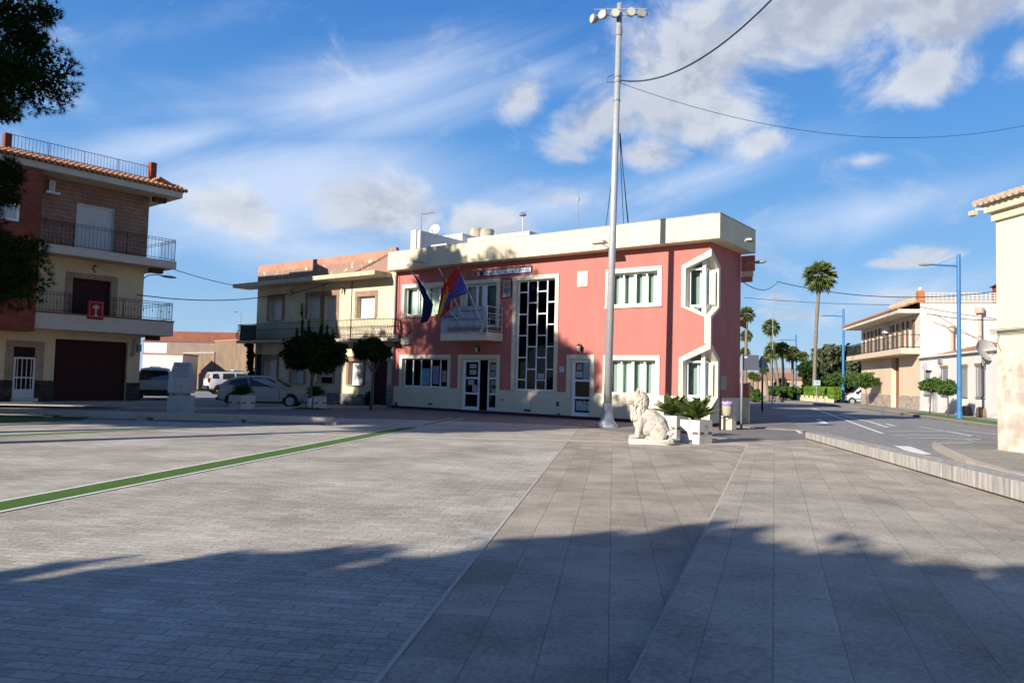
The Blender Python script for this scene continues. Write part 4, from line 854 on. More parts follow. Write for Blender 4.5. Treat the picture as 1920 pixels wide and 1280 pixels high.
dshut = mat('maroon_door', (.05, .015, .015), var=.15, scale=20, streak=.05, bump=.1)
for k, r in enumerate((r_a, r_b, r_c, r_d, g_a, g_b, g_c, g_d)):
    x0, x1, z0, z1 = r; f = MB().box(x0-.2, x0, -.03, .003, z0-(0 if k in (0, 4) else .0), z1+.28).box(x1, x1+.2, -.03, .003, z0, z1+.28).box(x0+.001, x1-.001, -.032, .003, z1, z1+.28)
    w_ = f.build('window', brickt, yh)
    MB().box(x0+.01, x1-.01, .24, .30, z0+(.0 if k != 6 else .35), z1).build('roller_shutter', shut, w_)
    if k == 6: MB().box(x0+.01, x1-.01, .25, .3, z0, z0+.34).build('pane', dglass, w_)
    if k != 2: MB().box(x0-.08, x1+.08, -.08, .24, z0-.06, z0-.002).build('sill', mat('green_sill', (.35, .42, .34), bump=0), w_)
for x0, x1, z0, z1 in (g_e, g_0): MB().box(x0, x1, .12, .18, z0, z1).build('door', dshut, yh)
fst = brickmat('stone_cladding', (.22, .21, .20), (.36, .34, .30), (.16, .15, .14), .45, .22, .012, axes='xz', noise_amt=.4, big=3)
pz = zz(640, 737)
MB().box(g_0[1]+.02, g_e[0]-.06, -.05, .0, .0, pz).build('plinth', fst, yh); each(MB().box(g_e[1]+.02, yr, -.04, 0, 0, 1.2).box(yl, g_0[0]-.02, -.04, 0, 0, pz), 'plinth_pier', fst, yh)
MB().tube([(yy(657), -.03, z_fl), (yy(657), -.03, z_roof-.2)], .018, 6).tube([(yy(604), -.03, z_fl), (yy(604), -.03, z_roof-.2)], .018, 6).build('conduit', blackm, yh)
MB().box(yy(689), yy(696), -.05, 0, zz(692, 716), zz(692, 697)).build('meter_box', whitem, yh)
lantern(TH, 549, 549, 'lantern between the left upper windows of the yellow house', .9); lantern(TH, 646, 544, 'lantern between the right upper windows of the yellow house', .9)
# things on the yellow balcony
o = thing('balcony_screen', 'black slatted screen on the left end of the yellow house balcony', 'screen', TH.w(bw0+.2, -.8, z_fl), TH.rz)
MB().box(0, 1.6, 0, .03, .03, .95).build('panel', blackm, o); MB().box(0, .04, -.03, -.002, 0, 1.0).box(1.56, 1.6, -.03, -.002, 0, 1.0).build('post', blackm, o)
# cables across the facades
cable('upper cable running from the left house to the yellow house', (-17.8, 35.5, at(TH, 451, 540, 1.2).z+.2), at(TH, 451, 537, 1.2), .15, .02)
cable('lower cable running from the left house to the yellow house canopy', (-17.9, 35.4, 5.2), at(TH, 500, 556, .1), .25, .025)
cable('cable climbing across the yellow house facade to its right end', at(TH, 500, 556, .1), at(TH, 738, 470, .1), .5, .02)

# ------------------------------------------------------------------ left house
LHo = Vector((-18.25, 36.7)); LH = Frame(LHo, (math.sin(R(39)), math.cos(R(39))))
lh = thing('corner_house', 'three-storey house with brown patterned top floor, tiled eaves and wrap-around balconies', 'house', LH.o, LH.rz)
tan_ = mat('tan_render', (.78, .62, .37), var=.12, scale=1.2, bump=.15); beige = mat('beige_fascia', (.70, .61, .48), var=.08, bump=.1)
pat = brickmat('patterned_brick', (.24, .115, .075), (.31, .16, .11), (.48, .37, .27), .10, .19, .010, axes='xz', noise_amt=.3, offset=.5)
redbr = brickmat('red_brick', (.30, .06, .03), (.38, .09, .05), (.22, .10, .08), .24, .065, .008, axes='xz', noise_amt=.3)
maroon = mat('maroon_shutter', (.045, .012, .010), var=.12, scale=3, bump=.06)
def lz(px, py, off=0): return LH.hit(px, py, off)[1]
def lx(px, py, off=0): return LH.hit(px, py, off)[0]
f1b, f1t = lz(300, 629, 1.2), lz(300, 600, 1.2)          # lower balcony slab
f2b, f2t = lz(300, 500.5, 1.2), lz(300, 486, 1.2)
ev_b, ev_t = lz(300, 363.5, 1.25), lz(300, 352, 1.25)
XL = -13.0
def lr(x0, x1, y0, y1, off=0): m_ = (x0+x1)/2; ym = (y0+y1)/2; return (lx(x0, ym, off), lx(x1, ym, off), lz(m_, y1, off), lz(m_, y0, off))
hw = lr(135, 207, 524, 586); hw = (hw[0], hw[1], f1t-.3, hw[3]); hs_ = lr(142, 214, 386, 466); hs_ = (hs_[0], hs_[1], f2t, hs_[3]); hgar = lr(101, 238, 638, 758); hgar = (hgar[0], hgar[1], .13, hgar[3]); hdo = lr(23, 66, 650, 754); hdo = (hdo[0], hdo[1], .16, hdo[3])
MB().wall([(XL, 0), (XL, f2b+.05), (0, f2b+.05), (0, 0)], [hw, hgar, hdo], 0, .3).add([(0, 0, 0), (0, 9, 0), (0, 9, f2b+.05), (0, 0, f2b+.05)], [(0, 1, 2, 3)]).build('wall', tan_, lh)
MB().wall([(XL, f2b+.06), (XL, ev_b+.2), (.06, ev_b+.2), (.06, f2b+.06)], [hs_], -.03, .3).add([(.06, -.03, f2b), (.06, 9, f2b), (.06, 9, ev_b+.2), (.06, -.03, ev_b+.2)], [(0, 1, 2, 3)]).build('upper_wall', pat, lh)
qx = 1.0
MB().box(XL, qx, -1.2, .0, f1b, f1t-.06).box(.001, qx, 0.002, 5, f1b, f1t-.06).build('lower_balcony', beige, lh, bevel=.01)
MB().box(XL, qx+.03, -1.23, .0, f1t-.058, f1t).build('balcony_coping', redbr, lh)
MB().box(XL, qx, -1.2, -.031, f2b, f2t).box(.062, qx, -.029, 5, f2b, f2t).build('upper_balcony', beige, lh, bevel=.01)
MB().box(XL, qx+.1, -1.3, -.031, ev_b, ev_t).box(.062, qx+.1, -.029, 8, ev_b, ev_t).build('eaves', beige, lh, bevel=.01)
mb = MB()
for z in (f1b, f2b, ev_b): mb.box(.1, qx-.3, -.5, -.2, z-.22, z-.003)
each(mb, 'bracket_beam', mat('brown_beam', (.10, .055, .035), bump=0), lh)
# tiled roof strip
tr = MB(); zt2 = lz(283, 337, .2)
y0_, y1_ = -1.42, -.15; zlo = ev_t+.02; zhi = ev_t+.52
nt_ = 60; dx = (qx+.2-XL)/nt_
for i in range(nt_+1):
    x = XL+i*dx
    for k in range(3):
        t0, t1 = k/3, (k+1)/3+.06; ya, yb = y0_+(y1_-y0_)*t0, y0_+(y1_-y0_)*min(1, t1); za_, zb2 = zlo+(zhi-zlo)*t0+.05, zlo+(zhi-zlo)*min(1, t1)+.02
        tr.tube([(x, ya, za_), (x, yb, zb2)], .10, 8, .08)
for i in range(16):
    y = y0_+.3+i*.21; tr.tube([(qx+.22, y, zlo+.05), (qx-1.05, max(y, y), zhi+.0)], .09, 8, .08)
tr.add([(XL, y0_, zlo), (qx+.2, y0_, zlo), (qx-1.05, y1_, zhi), (XL, y1_, zhi)], [(0, 1, 2, 3)]).add([(qx+.2, y0_, zlo), (qx+.2, 4, zlo), (qx-1.05, 4, zhi), (qx-1.05, y1_, zhi)], [(0, 1, 2, 3)])
tag(tr.build('tiled_roof', clay, lh, auto=50))
MB().box(XL, qx-1.06, y1_+.03, 8, ev_t+.01, zhi+.03).build('roof_terrace', concrete, lh)
# terrace railing
rx0, rx1 = lx(20, 260, .1), lx(281, 310, .1); zr0 = zhi+.05; zr1 = lz(150, 282, .1)
rl = MB(); n = 42
for i in range(n+1): x = rx0+(rx1-rx0)*i/n; rl.tube([(x, -.1, zr0+.08), (x, -.1, zr1)], .009, 4, cap=False)
for z in (zr0+.08, zr1): rl.tube([(rx0, -.1, z), (rx1, -.1, z)], .014, 5)
for k in range(5): rl.tube([(rx0+(rx1-rx0)*k/4, -.1, zr0-.1), (rx0+(rx1-rx0)*k/4, -.1, zr1)], .016, 5)
rl.build('terrace_railing', blackm, lh)
a0, a1 = lx(6.5, 260, .1), lx(20, 260, .1); b0_, b1_ = lx(280, 310, .1), lx(291, 310, .1)
for u_, v_, h_ in ((a0, a1, lz(13, 251, .1)), (b0_, b1_, lz(286, 306, .1))): MB().box(u_, v_, -.3, .05, zhi-.02, h_).build('brick_pillar', redbr, lh, bevel=.01)
def balrail(zb, h, name, n, orn=False):
    rl = MB(); x0, x1 = XL, qx-.07
    for i in range(n+1):
        x = x0+(x1-x0)*i/n; rl.tube([(x, -1.13, zb+.08), (x, -1.13, zb+h)], .008, 4, cap=False)
        if orn and i % 3 == 0: rl.ell((x, -1.13, zb+h*.5), (.03, .02, .06), n=6)
    for i in range(14):
        y = -1.13+i*.12
        rl.tube([(x1, y, zb+.08), (x1, y, zb+h)], .008, 4, cap=False)
    for z in (.08, h-.1, h): rl.tube([(x0, -1.13, zb+z), (x1, -1.13, zb+z), (x1, 3, zb+z)], .013, 5)
    for k in range(7): x = x0+(x1-x0)*k/6; rl.tube([(x, -1.13, zb), (x, -1.13, zb+h)], .018, 5)
    return rl.build(name, blackm, lh)
balrail(f1t, lz(290, 568, 1.13)-lz(290, 598, 1.13)+.1, 'lower_railing', 100, True); balrail(f2t, lz(290, 444, 1.13)-lz(290, 483, 1.13)+.05, 'upper_railing', 84)
# brick bay at the left
bx1 = lx(68, 560, 1.23)
MB().box(XL, bx1, -1.24, -.03, f1t+.0-.9, ev_b-.003).build('brick_bay', redbr, lh)
r = lr(0, 36, 380, 413, 1.25); w_ = MB().box(r[0]-1, r[1], -1.27, -1.245, r[2], r[3]).build('window', whitepvc, lh); MB().box(r[0]-1, r[1]-.1, -1.276, -1.272, r[2]+.1, r[3]-.08).build('pane', shut, w_)
MB().box(hs_[0], hs_[1], .1, .14, hs_[2], hs_[3]).build('roller_shutter', shut, lh)
MB().box(hs_[0], hs_[0]+.06, .03, .09, hs_[2], hs_[3]).box(hs_[1]-.06, hs_[1], .03, .09, hs_[2], hs_[3]).box(hs_[0]+.06, hs_[1]-.06, .03, .09, hs_[3]-.07, hs_[3]).build('shutter_frame', whitem, lh)
MB().box(hw[0], hw[1], .12, .16, hw[2], hw[3]).build('balcony_shutter', maroon, lh); MB().box(hgar[0], hgar[1], .2, .25, hgar[2], hgar[3]).build('garage_door', maroon, lh)
surb = brickmat('thin_brick_surround', (.30, .17, .10), (.36, .22, .13), (.5, .42, .3), .30, .085, .02, axes='xz', noise_amt=.25)
for r in (hw, hdo):
    x0, x1, z0, z1 = r; b_ = z0 if r is hw else .9; MB().box(x0-.3, x0, -.03, .004, b_, z1+.26).box(x1, x1+.3, -.03, .004, b_, z1+.26).box(x0+.001, x1-.001, -.031, .004, z1, z1+.26).build('brick_surround', surb, lh)
x0, x1, z0, z1 = hdo
MB().box(x0, x1, .2, .26, z0, z1).build('inner_door', maroon, lh)
gt = MB().box(x0+.02, x0+.1, -.02, .02, z0, z1-.45).box(x1-.1, x1-.02, -.02, .02, z0, z1-.45).box(x0+.1, x1-.1, -.019, .019, z1-.53, z1-.45).box(x0+.1, x1-.1, -.019, .019, z0+.98, z0+1.04).box(x0+.1, x1-.1, -.015, .015, z0, z0+.5)
for i in range(1, 5): gt.box(x0+(x1-x0)*i/5-.015, x0+(x1-x0)*i/5+.015, -.012, .012, z0+.5, z1-.53)
gt.build('white_gate', whitem, lh)
MB().box(x0-.05, x1+.05, -.35, .1, 0.1, .28).build('door_step', whitestone, lh, bevel=.01)
dst = brickmat('dark_stone', (.045, .04, .03), (.09, .075, .055), (.03, .025, .02), .5, .12, .012, axes='xz', noise_amt=.5, big=3)
pz = lz(150, 714)
MB().box(XL, hdo[0]-.0, -.05, 0, .1, pz).build('stone_plinth', dst, lh); MB().box(hdo[1], hgar[0], -.05, 0, .1, pz).build('stone_plinth', dst, lh); MB().box(hgar[1], .03, -.05, 0, .1, pz-.05).build('stone_plinth', dst, lh)
MB().tube([(lx(250, 640), -.06, lz(250, 637)), (lx(250, 640), -.1, lz(250, 655)), (lx(249, 640), -.06, lz(250, 668))], .06, 8).box(lx(256, 650), lx(262, 650), -.2, -.0, lz(258, 659), lz(258, 646)).build('cable_box', greym, lh)
r = lr(88, 99, 340, 361, .05); o = thing('air_conditioner', 'white air conditioner in a niche high on the corner house', 'air conditioner', (*LH.w(r[0], -.04)[:2], r[2]), LH.rz)
MB().box(0, r[1]-r[0], -.3, 0, 0, r[3]-r[2]).build('case', whitem, o, bevel=.01)
sl_ = MB(); [sl_.box(.05, r[1]-r[0]-.05, -.312, -.301, .06+k*.09, .10+k*.09) for k in range(6)]; sl_.build('grille', greym, o); MB().box(-.15, r[1]-r[0]+.2, -.4, 0, -.1, -.002).build('shelf', whitem, o)
lantern(LH, 176, 503, 'lantern above the maroon balcony shutter of the corner house', 1.0)
# red banner with monstrance emblem
r = lr(164.5, 195.5, 563.5, 598.5, 1.27); o = thing('red_banner', 'small red banner with pale monstrance emblem on the lower balcony', 'banner', (*LH.w((r[0]+r[1])/2, -1.2)[:2], (r[2]+r[3])/2), LH.rz); w2, h2 = (r[1]-r[0])/2, (r[3]-r[2])/2
mb = MB(); N = 12; vs = [(-w2+2*w2*i/N, -.04-.012*math.sin(i*1.3)*(1-j/5), -h2+2*h2*j/5) for i in range(N+1) for j in range(6)]
mb.add(vs, [(i*6+j, (i+1)*6+j, (i+1)*6+j+1, i*6+j+1) for i in range(N) for j in range(5)]); mb.build('cloth', mat('banner_red', (.38, .012, .02), var=.1, bump=0), o, smooth=True)
gold = mat('gold_print', (.55, .45, .35), bump=0, var=.2); e_ = MB().prism([(-.17, .13), (0, .26), (.17, .13), (0, 0)], -.07, -.065).prism([(-.025, -.0), (-.025, -.2), (.025, -.2), (.025, 0)], -.07, -.065).prism([(-.12, -.3), (-.04, -.2), (.04, -.2), (.12, -.3)], -.07, -.065)
for a, b, c, d in ((-w2+.07, -w2+.085, -h2+.1, h2-.07), (w2-.085, w2-.07, -h2+.1, h2-.07)): e_.box(a, b, -.07, -.065, c, d)
e_.box(-w2+.085, w2-.085, -.07, -.065, h2-.085, h2-.07).box(-w2+.085, w2-.085, -.07, -.065, -h2+.1, -h2+.115); e_.build('emblem', gold, o)
# street lamp on the house corner
a = at(LH, 277, 525, 0); o = thing('street_lamp', 'curved-arm street lamp fixed to the side of the corner house', 'street lamp', LH.w(0.02, .3, a.z), LH.rz)
MB().tube([(0, 0, 0), (.25, -.1, .25), (.55, -.15, .33), (.9, -.2, .33)], .025, 8).build('arm', greym, o, smooth=True); MB().ell((1.25, -.22, .3), (.42, .11, .07)).build('lamp_head', greym, o, smooth=True)
# ------------------------------------------------------------------ left background buildings
def simple_house(name, label, cat, o, t, L_, dep, h, wm, rm=None, wins=(), roofh=0, over=.3, wz=None, fx_=None):
    F = Frame(o, t); r = thing(name, label, cat, F.o, F.rz)
    hs = [(x, x+w, z, z+hh) for x, z, w, hh in wins]
    MB().wall([(0, 0), (0, h), (L_, h), (L_, 0)], hs, 0, .2).add([(0, 0, 0), (0, dep, 0), (0, dep, h), (0, 0, h), (L_, 0, 0), (L_, dep, 0), (L_, dep, h), (L_, 0, h)], [(0, 1, 2, 3), (4, 5, 6, 7), (1, 5, 6, 2)]).build('wall', wm, r)
    for x0, x1, z0, z1 in hs:
        w_ = MB().box(x0, x0+.07, .1, .16, z0, z1).box(x1-.07, x1, .1, .16, z0, z1).box(x0+.07, x1-.07, .1, .16, z1-.07, z1).box(x0+.07, x1-.07, .1, .16, z0, z0+.07).build('window', whitepvc, r)
        MB().box(x0+.07, x1-.07, .12, .14, z0+.07, z1-.07).build('pane', dark, w_)
    if rm is not None:
        if roofh: MB().add([(-over, -over, h-.05), (L_+over, -over, h-.05), (L_+over, dep/2, h+roofh), (-over, dep/2, h+roofh), (-over, dep+over, h-.05), (L_+over, dep+over, h-.05)], [(0, 1, 2, 3), (3, 2, 5, 4), (0, 3, 4), (1, 5, 2)]).build('roof', rm, r)
        else: MB().box(-.05, L_+.05, -.05, dep+.05, h+.002, h+.12).build('roof', rm, r)
    return r, F
roofred = brickmat('red_roof_tiles', (.42, .14, .07), (.52, .20, .11), (.25, .09, .05), .3, .35, .03, axes='xy', noise_amt=.3)
tanw = mat('stained_shaded_tan_wall', (.25, .175, .115), var=.25, scale=1.4, bump=.2, streak=.4); greyw = mat('grey_brown_wall', (.30, .22, .18), var=.2, scale=1, bump=.2)  # tan base colour darkened to stand in for shade on these walls
q0, q1 = G(345, 728), G(470, 731); q1 = P(470, 700, 64); q0 = P(345, 700, 70)
h1 = P(420, 641, 66).z
simple_house('tan_building', 'stained tan windowless building behind the parked cars', 'building', P(401, 700, 67), (P(490, 700, 60)-P(401, 700, 67)).xy, 9, 8, P(420, 640, 66).z, tanw, clay)
simple_house('low_annex', 'lower stained tan annex with pale sunlit end behind the stone monument', 'building', P(343, 700, 71), (P(401, 700, 66.8)-P(343, 700, 71)).xy, (P(401, 700, 66.8)-P(343, 700, 71)).xy.length-.05, 6, P(370, 662, 68).z, tanw, concrete)
simple_house('brown_house', 'grey-brown house with dark flat parapet above the annex', 'house', P(310, 700, 84), (1, -.15), 9, 8, P(350, 642, 84).z, greyw, mat('brown_band', (.16, .09, .07), bump=0))
simple_house('white_house', 'white house with red pitched roof in the left distance', 'house', P(268, 700, 100), (1, -.1), 12, 9, P(320, 640, 100).z, whitewall, roofred, [(2, 2.6, 1.1, 1.3), (5.5, 2.6, 1.1, 1.3)], 1.6)
simple_house('red_roofed_house', 'long low house with broad red roof in the left distance', 'house', P(345, 700, 112), (1, -.1), 14, 12, P(370, 641, 112).z, whitewall, roofred, [], 1.3)
simple_house('white_shed', 'small white shed with ragged tiled edge beside the corner house', 'shed', P(266, 700, 62), (1, .1), 3.2, 4, P(290, 664, 62).z, whitewall, clay, [(.6, .9, .9, 1.1)])
simple_house('garden_wall', 'low brown masonry wall right of the small white shed', 'wall', P(296, 700, 66), (1, .05), 3.0, .4, P(305, 675, 66).z, greyw, concrete)
simple_house('far_building', 'pale building seen between the annex and the red roofs', 'building', P(400, 700, 130), (1, 0), 9, 6, P(430, 629, 130).z, tanw, clay)
def lamp_post(name, label, base, h, arm, mt, side=-1, r=.08, group=None, armz=None, head=.5):
    o = thing(name, label, 'street lamp', base, 0, group); armz = armz or h
    MB().tube([(0, 0, 0), (0, 0, h)], r, 12, r*.8).lathe([(r*2.2, 0), (r*2.2, .04), (r*1.3, .06), (r*1.2, .5)], 12).build('pole', mt, o, smooth=False, auto=40)
    MB().tube([(0, 0, armz), (side*arm, 0, armz+.05)], r*.4, 8).tube([(0, 0, armz+.55), (side*arm*.75, 0, armz+.06)], .012, 5).build('arm', mt, o)
    MB().ell((side*(arm+head*.6), 0, armz+.03), (head*.75, .13, .07)).build('lamp_head', greym, o, smooth=True); return o
p = G(447, 725); p = P(447, 700, 95); p.z = 0; lamp_post('street_lamp', 'thin distant street lamp left of the yellow house', p, P(447, 585, 95).z, .5, greym, r=.05, head=.35)
o = thing('tv_antenna', 'thin roof antenna on the distant red roofed house', 'antenna', P(415, 640, 112), 0); MB().tube([(0, 0, -1.2), (0, 0, 1.6)], .03, 5).build('mast', greym, o); MB().tube([(-1, 0, 1.2), (1.2, 0, 1.2)], .025, 5).tube([(-1, 0, .8), (.8, 0, .8)], .02, 5).build('aerial', greym, o)

# ------------------------------------------------------------------ stone bench, monument, planters
bm = thing('stone_bench', 'long low stone slab bench on short blocks across the left of the plaza', 'bench', (-22, 24.2, 0))
bs = MB(); xs = [-6, -2.2, .9, 3.98, 7.05, 10.1, 13.15, 16.2]
for i in range(len(xs)-1): bs.box(xs[i]+.006, xs[i+1]-.006, .0, .55, .10, .24)
bs.build('seat_slab', stone, bm, bevel=.01)
for i in range(len(xs)-1):
    MB().box(xs[i+1]-.16, xs[i+1]+.16, .06, .5, 0, .098).build('leg', stone, bm)
mp2 = G(331, 776); o = thing('stone_monument', 'pale stone monument with engraved sloping face standing behind the stone bench', 'monument', (mp2.x+.18, mp2.y, 0), R(14)); o.scale = (.72, .8, 1)
marb = mat('grey_veined_stone', (.50, .49, .49), var=.12, scale=3, bump=.15, det=9)
MB().box(-.62, .55, -.45, .5, 0, .70).build('base_block', marb, o, bevel=.012)
MB().lathe([(.4, .702), (.4, .80)], 8, (-.03, 0, 0)).build('spacer', stone, o)
for k, x in enumerate((-.5, -.15, .2, .42)): MB().ell((x, -.33, .75), (.075, .075, .048)).build('stone_ball', stone, o, smooth=True)
MB().add([(-.62, -.45, .802), (.55, -.45, .802), (.55, .45, .802), (-.62, .45, .802), (-.62, -.45, 1.30), (.55, -.45, 1.30), (.32, .05, 1.95), (-.48, .05, 1.95), (-.48, .4, 1.95), (.32, .4, 1.95), (.55, .45, 1.3), (-.62, .45, 1.3)],
         [(0, 1, 5, 4), (4, 5, 6, 7), (7, 6, 9, 8), (0, 4, 7, 8, 11, 3), (1, 2, 10, 9, 6, 5), (3, 11, 10, 2), (11, 8, 9, 10), (0, 3, 2, 1)]).build('sloping_block', marb, o, bevel=.012)
en = MB(); 
for k in range(9):
    t = (k+1.2)/11; y = -.45+.5*(1-t); z = 1.95-.65*t; y = .05-.5*t; w = (.36, .36, .22, .33, .3, .38, .2, .36, .4)[k]; en.add([(-.03-w, y-.004, z+.003), (-.03+w, y-.004, z+.003), (-.03+w, y-.017, z-.014), (-.03-w, y-.017, z-.014)], [(0, 1, 2, 3)])
tag(en.build('engraved_lines', mat('engraving', (.10, .10, .14), bump=0), o), kind='stuff')
MB().lathe([(.05, 0), (.05, -.012)], 12, (.0, -.452, 1.05), 'y').build('small_medallion', greym, o)
def cycad_plant(name, label, loc, r, n=40, seed=0):
    g = random.Random(seed); o = thing(name, label, 'cycad', loc, 0, 'cycads in the stone planters'); V = []
    for i in range(n):
        a = 2*math.pi*(i*.382)+g.uniform(-.2, .2); e0 = R(g.uniform(30, 84)); L_ = r*g.uniform(.85, 1.15); k = 9
        d = Vector((math.cos(a), math.sin(a), 0)); sd2 = Vector((-d.y, d.x, 0)); pp = Vector((0, 0, 0)); pts = []; e = e0
        for j in range(k+1): pts.append(pp.copy()); pp = pp+(d*math.cos(e)+Vector((0, 0, math.sin(e))))*L_/k; e -= R(5.5)
        for j in range(k):
            for s in range(4):
                c = pts[j].lerp(pts[j+1], s/4); t = (j+s/4)/k; ll = L_*.27*math.sin(min(1, t*1.15+.12)*math.pi)**.6+.01; f = (pts[j+1]-pts[j]).normalized(); up = f.cross(sd2).normalized()
                for sg in (-1, 1):
                    tip = c+(sd2*sg*.8+f*.7-up*.35).normalized()*ll; w = f*.017; V += [c-w, c+w, tip]
    rawmesh('fronds', [tuple(v) for v in V], 3, cycad, o)
    MB().ell((0, 0, -.02), (.13, .13, .14)).build('stem', trunkm, o, smooth=True); return o
recess = mat('planter_slot', (.16, .15, .14), bump=0)
def planter(label, c, w, h, rz, marks=None):
    o = thing('planter', label, 'planter', c, rz, 'square pale stone planters')
    t = .07; mb = MB().box(-w/2, w/2, -w/2, w/2, 0, h*.72-.004); hh = h
    mb = MB()
    for z0, z1 in ((0, h*.40), (h*.40+.006, h)):
        mb.box(-w/2, w/2, -w/2, -w/2+t, z0, z1).box(-w/2, w/2, w/2-t, w/2, z0, z1).box(-w/2, -w/2+t, -w/2+t, w/2-t, z0, z1).box(w/2-t, w/2, -w/2+t, w/2-t, z0, z1)
    mb.build('box', whitestone, o, bevel=.008)
    MB().box(-w/2+t, w/2-t, -w/2+t, w/2-t, .02, h-.05).build('soil', soil, o)
    s = MB()
    for k in (-.3, .3):
        for a in (0, 1):
            if a == 0: s.box(w*k-.09, w*k+.09, -w/2-.004, -w/2+.01, h*.40, h*.40+.07)
            else: s.box(w/2-.01, w/2+.004, w*k-.09, w*k+.09, h*.40, h*.40+.07)
    for k in (-.3, .3): s.box(-w/2-.004, -w/2+.01, w*k-.09, w*k+.09, h*.40, h*.40+.07)
    each(s, 'slot', recess, o)
    if marks:
        text(o, marks[0], 0, -w/2-.003, h*.74, .15, recess, 'engraved_mark', .002)
        text(o, marks[1], -w/2-.003, 0, h*.74, .15, recess, 'engraved_mark', .002, rot=(R(90), 0, R(-90)))
    return o
pf = G(1311, 833); ang = R(-38+0)
def place_planter(label, corner, w, h, rz, marks, cyl, seed, cr=.62):
    # nearest corner touches the given ground point: local corner (-w/2, -w/2)
    d = Matrix.Rotation(rz, 3, 'Z') @ Vector((w/2, w/2, 0)); c = Vector((corner.x, corner.y, 0))+d
    planter(label, c, w, h, rz, marks); cycad_plant('cycad', cyl, (c.x, c.y, h-.0), cr, seed=seed)
place_planter('front stone planter at the right of the lion statue', pf, .62, .64, R(42), ('6', '5'), 'cycad in the front planter right of the lion', 1, .82)
place_planter('stone planter directly behind the lion statue', G(1268, 822), .62, .66, R(42), ('8', '0'), 'cycad in the planter behind the lion statue', 2, .82)
place_planter('shaded stone planter at the rear of the silver hatchback', G(451, 767.5), .80, .62, R(60), None, 'dark cycad beside the rear of the silver hatchback', 3, .72)
place_planter('stone planter at the foot of the large round tree', G(588, 766), .75, .58, R(52), None, 'dark cycad at the foot of the large round tree', 4, .72)

# ------------------------------------------------------------------ round street trees
def round_tree(label, base, h0, blobs, n, seed, lm, group=None, tr=.07, lean=(0, 0), size=.11, white=0):
    o = thing('street_tree', label, 'tree', base, 0, group)
    top = blobs[0][0]; MB().tube([(0, 0, 0), (lean[0]*.3, lean[1]*.3, h0*.4), (lean[0], lean[1], h0), (top[0], top[1], top[2])], tr, 10, tr*.5).build('trunk', trunkm, o, smooth=True)
    if white: MB().tube([(0, 0, .0), (lean[0]*.2, lean[1]*.2, h0*.33)], tr*1.08, 12, tr*1.02).build('whitewash', whitem, o, smooth=True)
    lb = MB(); g = random.Random(seed)
    for i in range(7):
        c, r = blobs[i % len(blobs)]; a = g.uniform(0, 6.28); lb.tube([(lean[0], lean[1], h0*.9), (c[0]+r[0]*.5*math.cos(a), c[1]+r[1]*.5*math.sin(a), c[2]+r[2]*g.uniform(-.2, .5))], tr*.35, 5, tr*.12)
    lb.build('limb', trunkm, o)
    rawmesh('crown', leaves(blobs, n, size, seed, asp=.45), 4, lm, o); return o
b = G(579, 766.5); s_ = b.y/1400
def pxb(base, px, py, rx, ry, dy=0, rz=None): p = P(px, py, base.y+dy); return (tuple(p-base), (rx*base.y/1400, (rz or rx)*base.y/1400, ry*base.y/1400))
round_tree('large dark round tree with long shoots in front of the yellow house', b, 1.6, [pxb(b, 588, 665, 48, 33), pxb(b, 560, 662, 28, 28), pxb(b, 620, 664, 28, 29), pxb(b, 588, 645, 36, 20), pxb(b, 567, 612, 2.2, 32), pxb(b, 579, 618, 2, 22), pxb(b, 602, 618, 3, 20), pxb(b, 613, 622, 2, 18), pxb(b, 624, 630, 3, 14), pxb(b, 556, 628, 2, 14), pxb(b, 566, 580, 1.6, 14)], 21000, 5, leafd, 'street trees before the yellow house', .10, (.12, 0), .085, 1)
b = G(695, 768.5)
round_tree('smaller dark round tree near the left end of the town hall', b, 1.9, [pxb(b, 697, 657, 30, 20), pxb(b, 676, 654, 13, 12), pxb(b, 719, 660, 13, 14), pxb(b, 700, 644, 16, 10)], 9000, 6, leafd, 'street trees before the yellow house', .08, (.08, 0), .085)
# ivy and climbers at the yellow house
b = at(TH, 470, 752, .3); b.z = 0; o = thing('climbing_plant', 'dark climbing plant up the left corner of the yellow house', 'climbing plant', b, 0)
MB().tube([(0, 0, 0), (.05, 0, 2), (0, 0, 3.4)], .04, 6).build('stem', trunkm, o); rawmesh('foliage', leaves([pxb(b, 470, 670, 6, 28), pxb(b, 471, 720, 7, 30), pxb(b, 468, 645, 7, 10)], 3000, .09, 8), 4, leafd, o)
b = at(TH, 692, 755, .4); b.z = 0; o = thing('climbing_plant', 'dark leafy shrub at the foot of the smaller round tree', 'shrub', b, 0)
MB().tube([(0, 0, 0), (.0, 0, .6)], .03, 6).build('stem', trunkm, o); rawmesh('foliage', leaves([(( -.05, 0, .35), (.18, .18, .4))], 700, .06, 9), 4, leafd, o)
o = tag(rawmesh('weeds', leaves([((b_ := G(583, 767))[:], (.9, .15, .06))], 500, .05, 3), 4, leafg), 'small green weeds around the whitewashed trunk of the large round tree', 'weeds', kind='stuff')

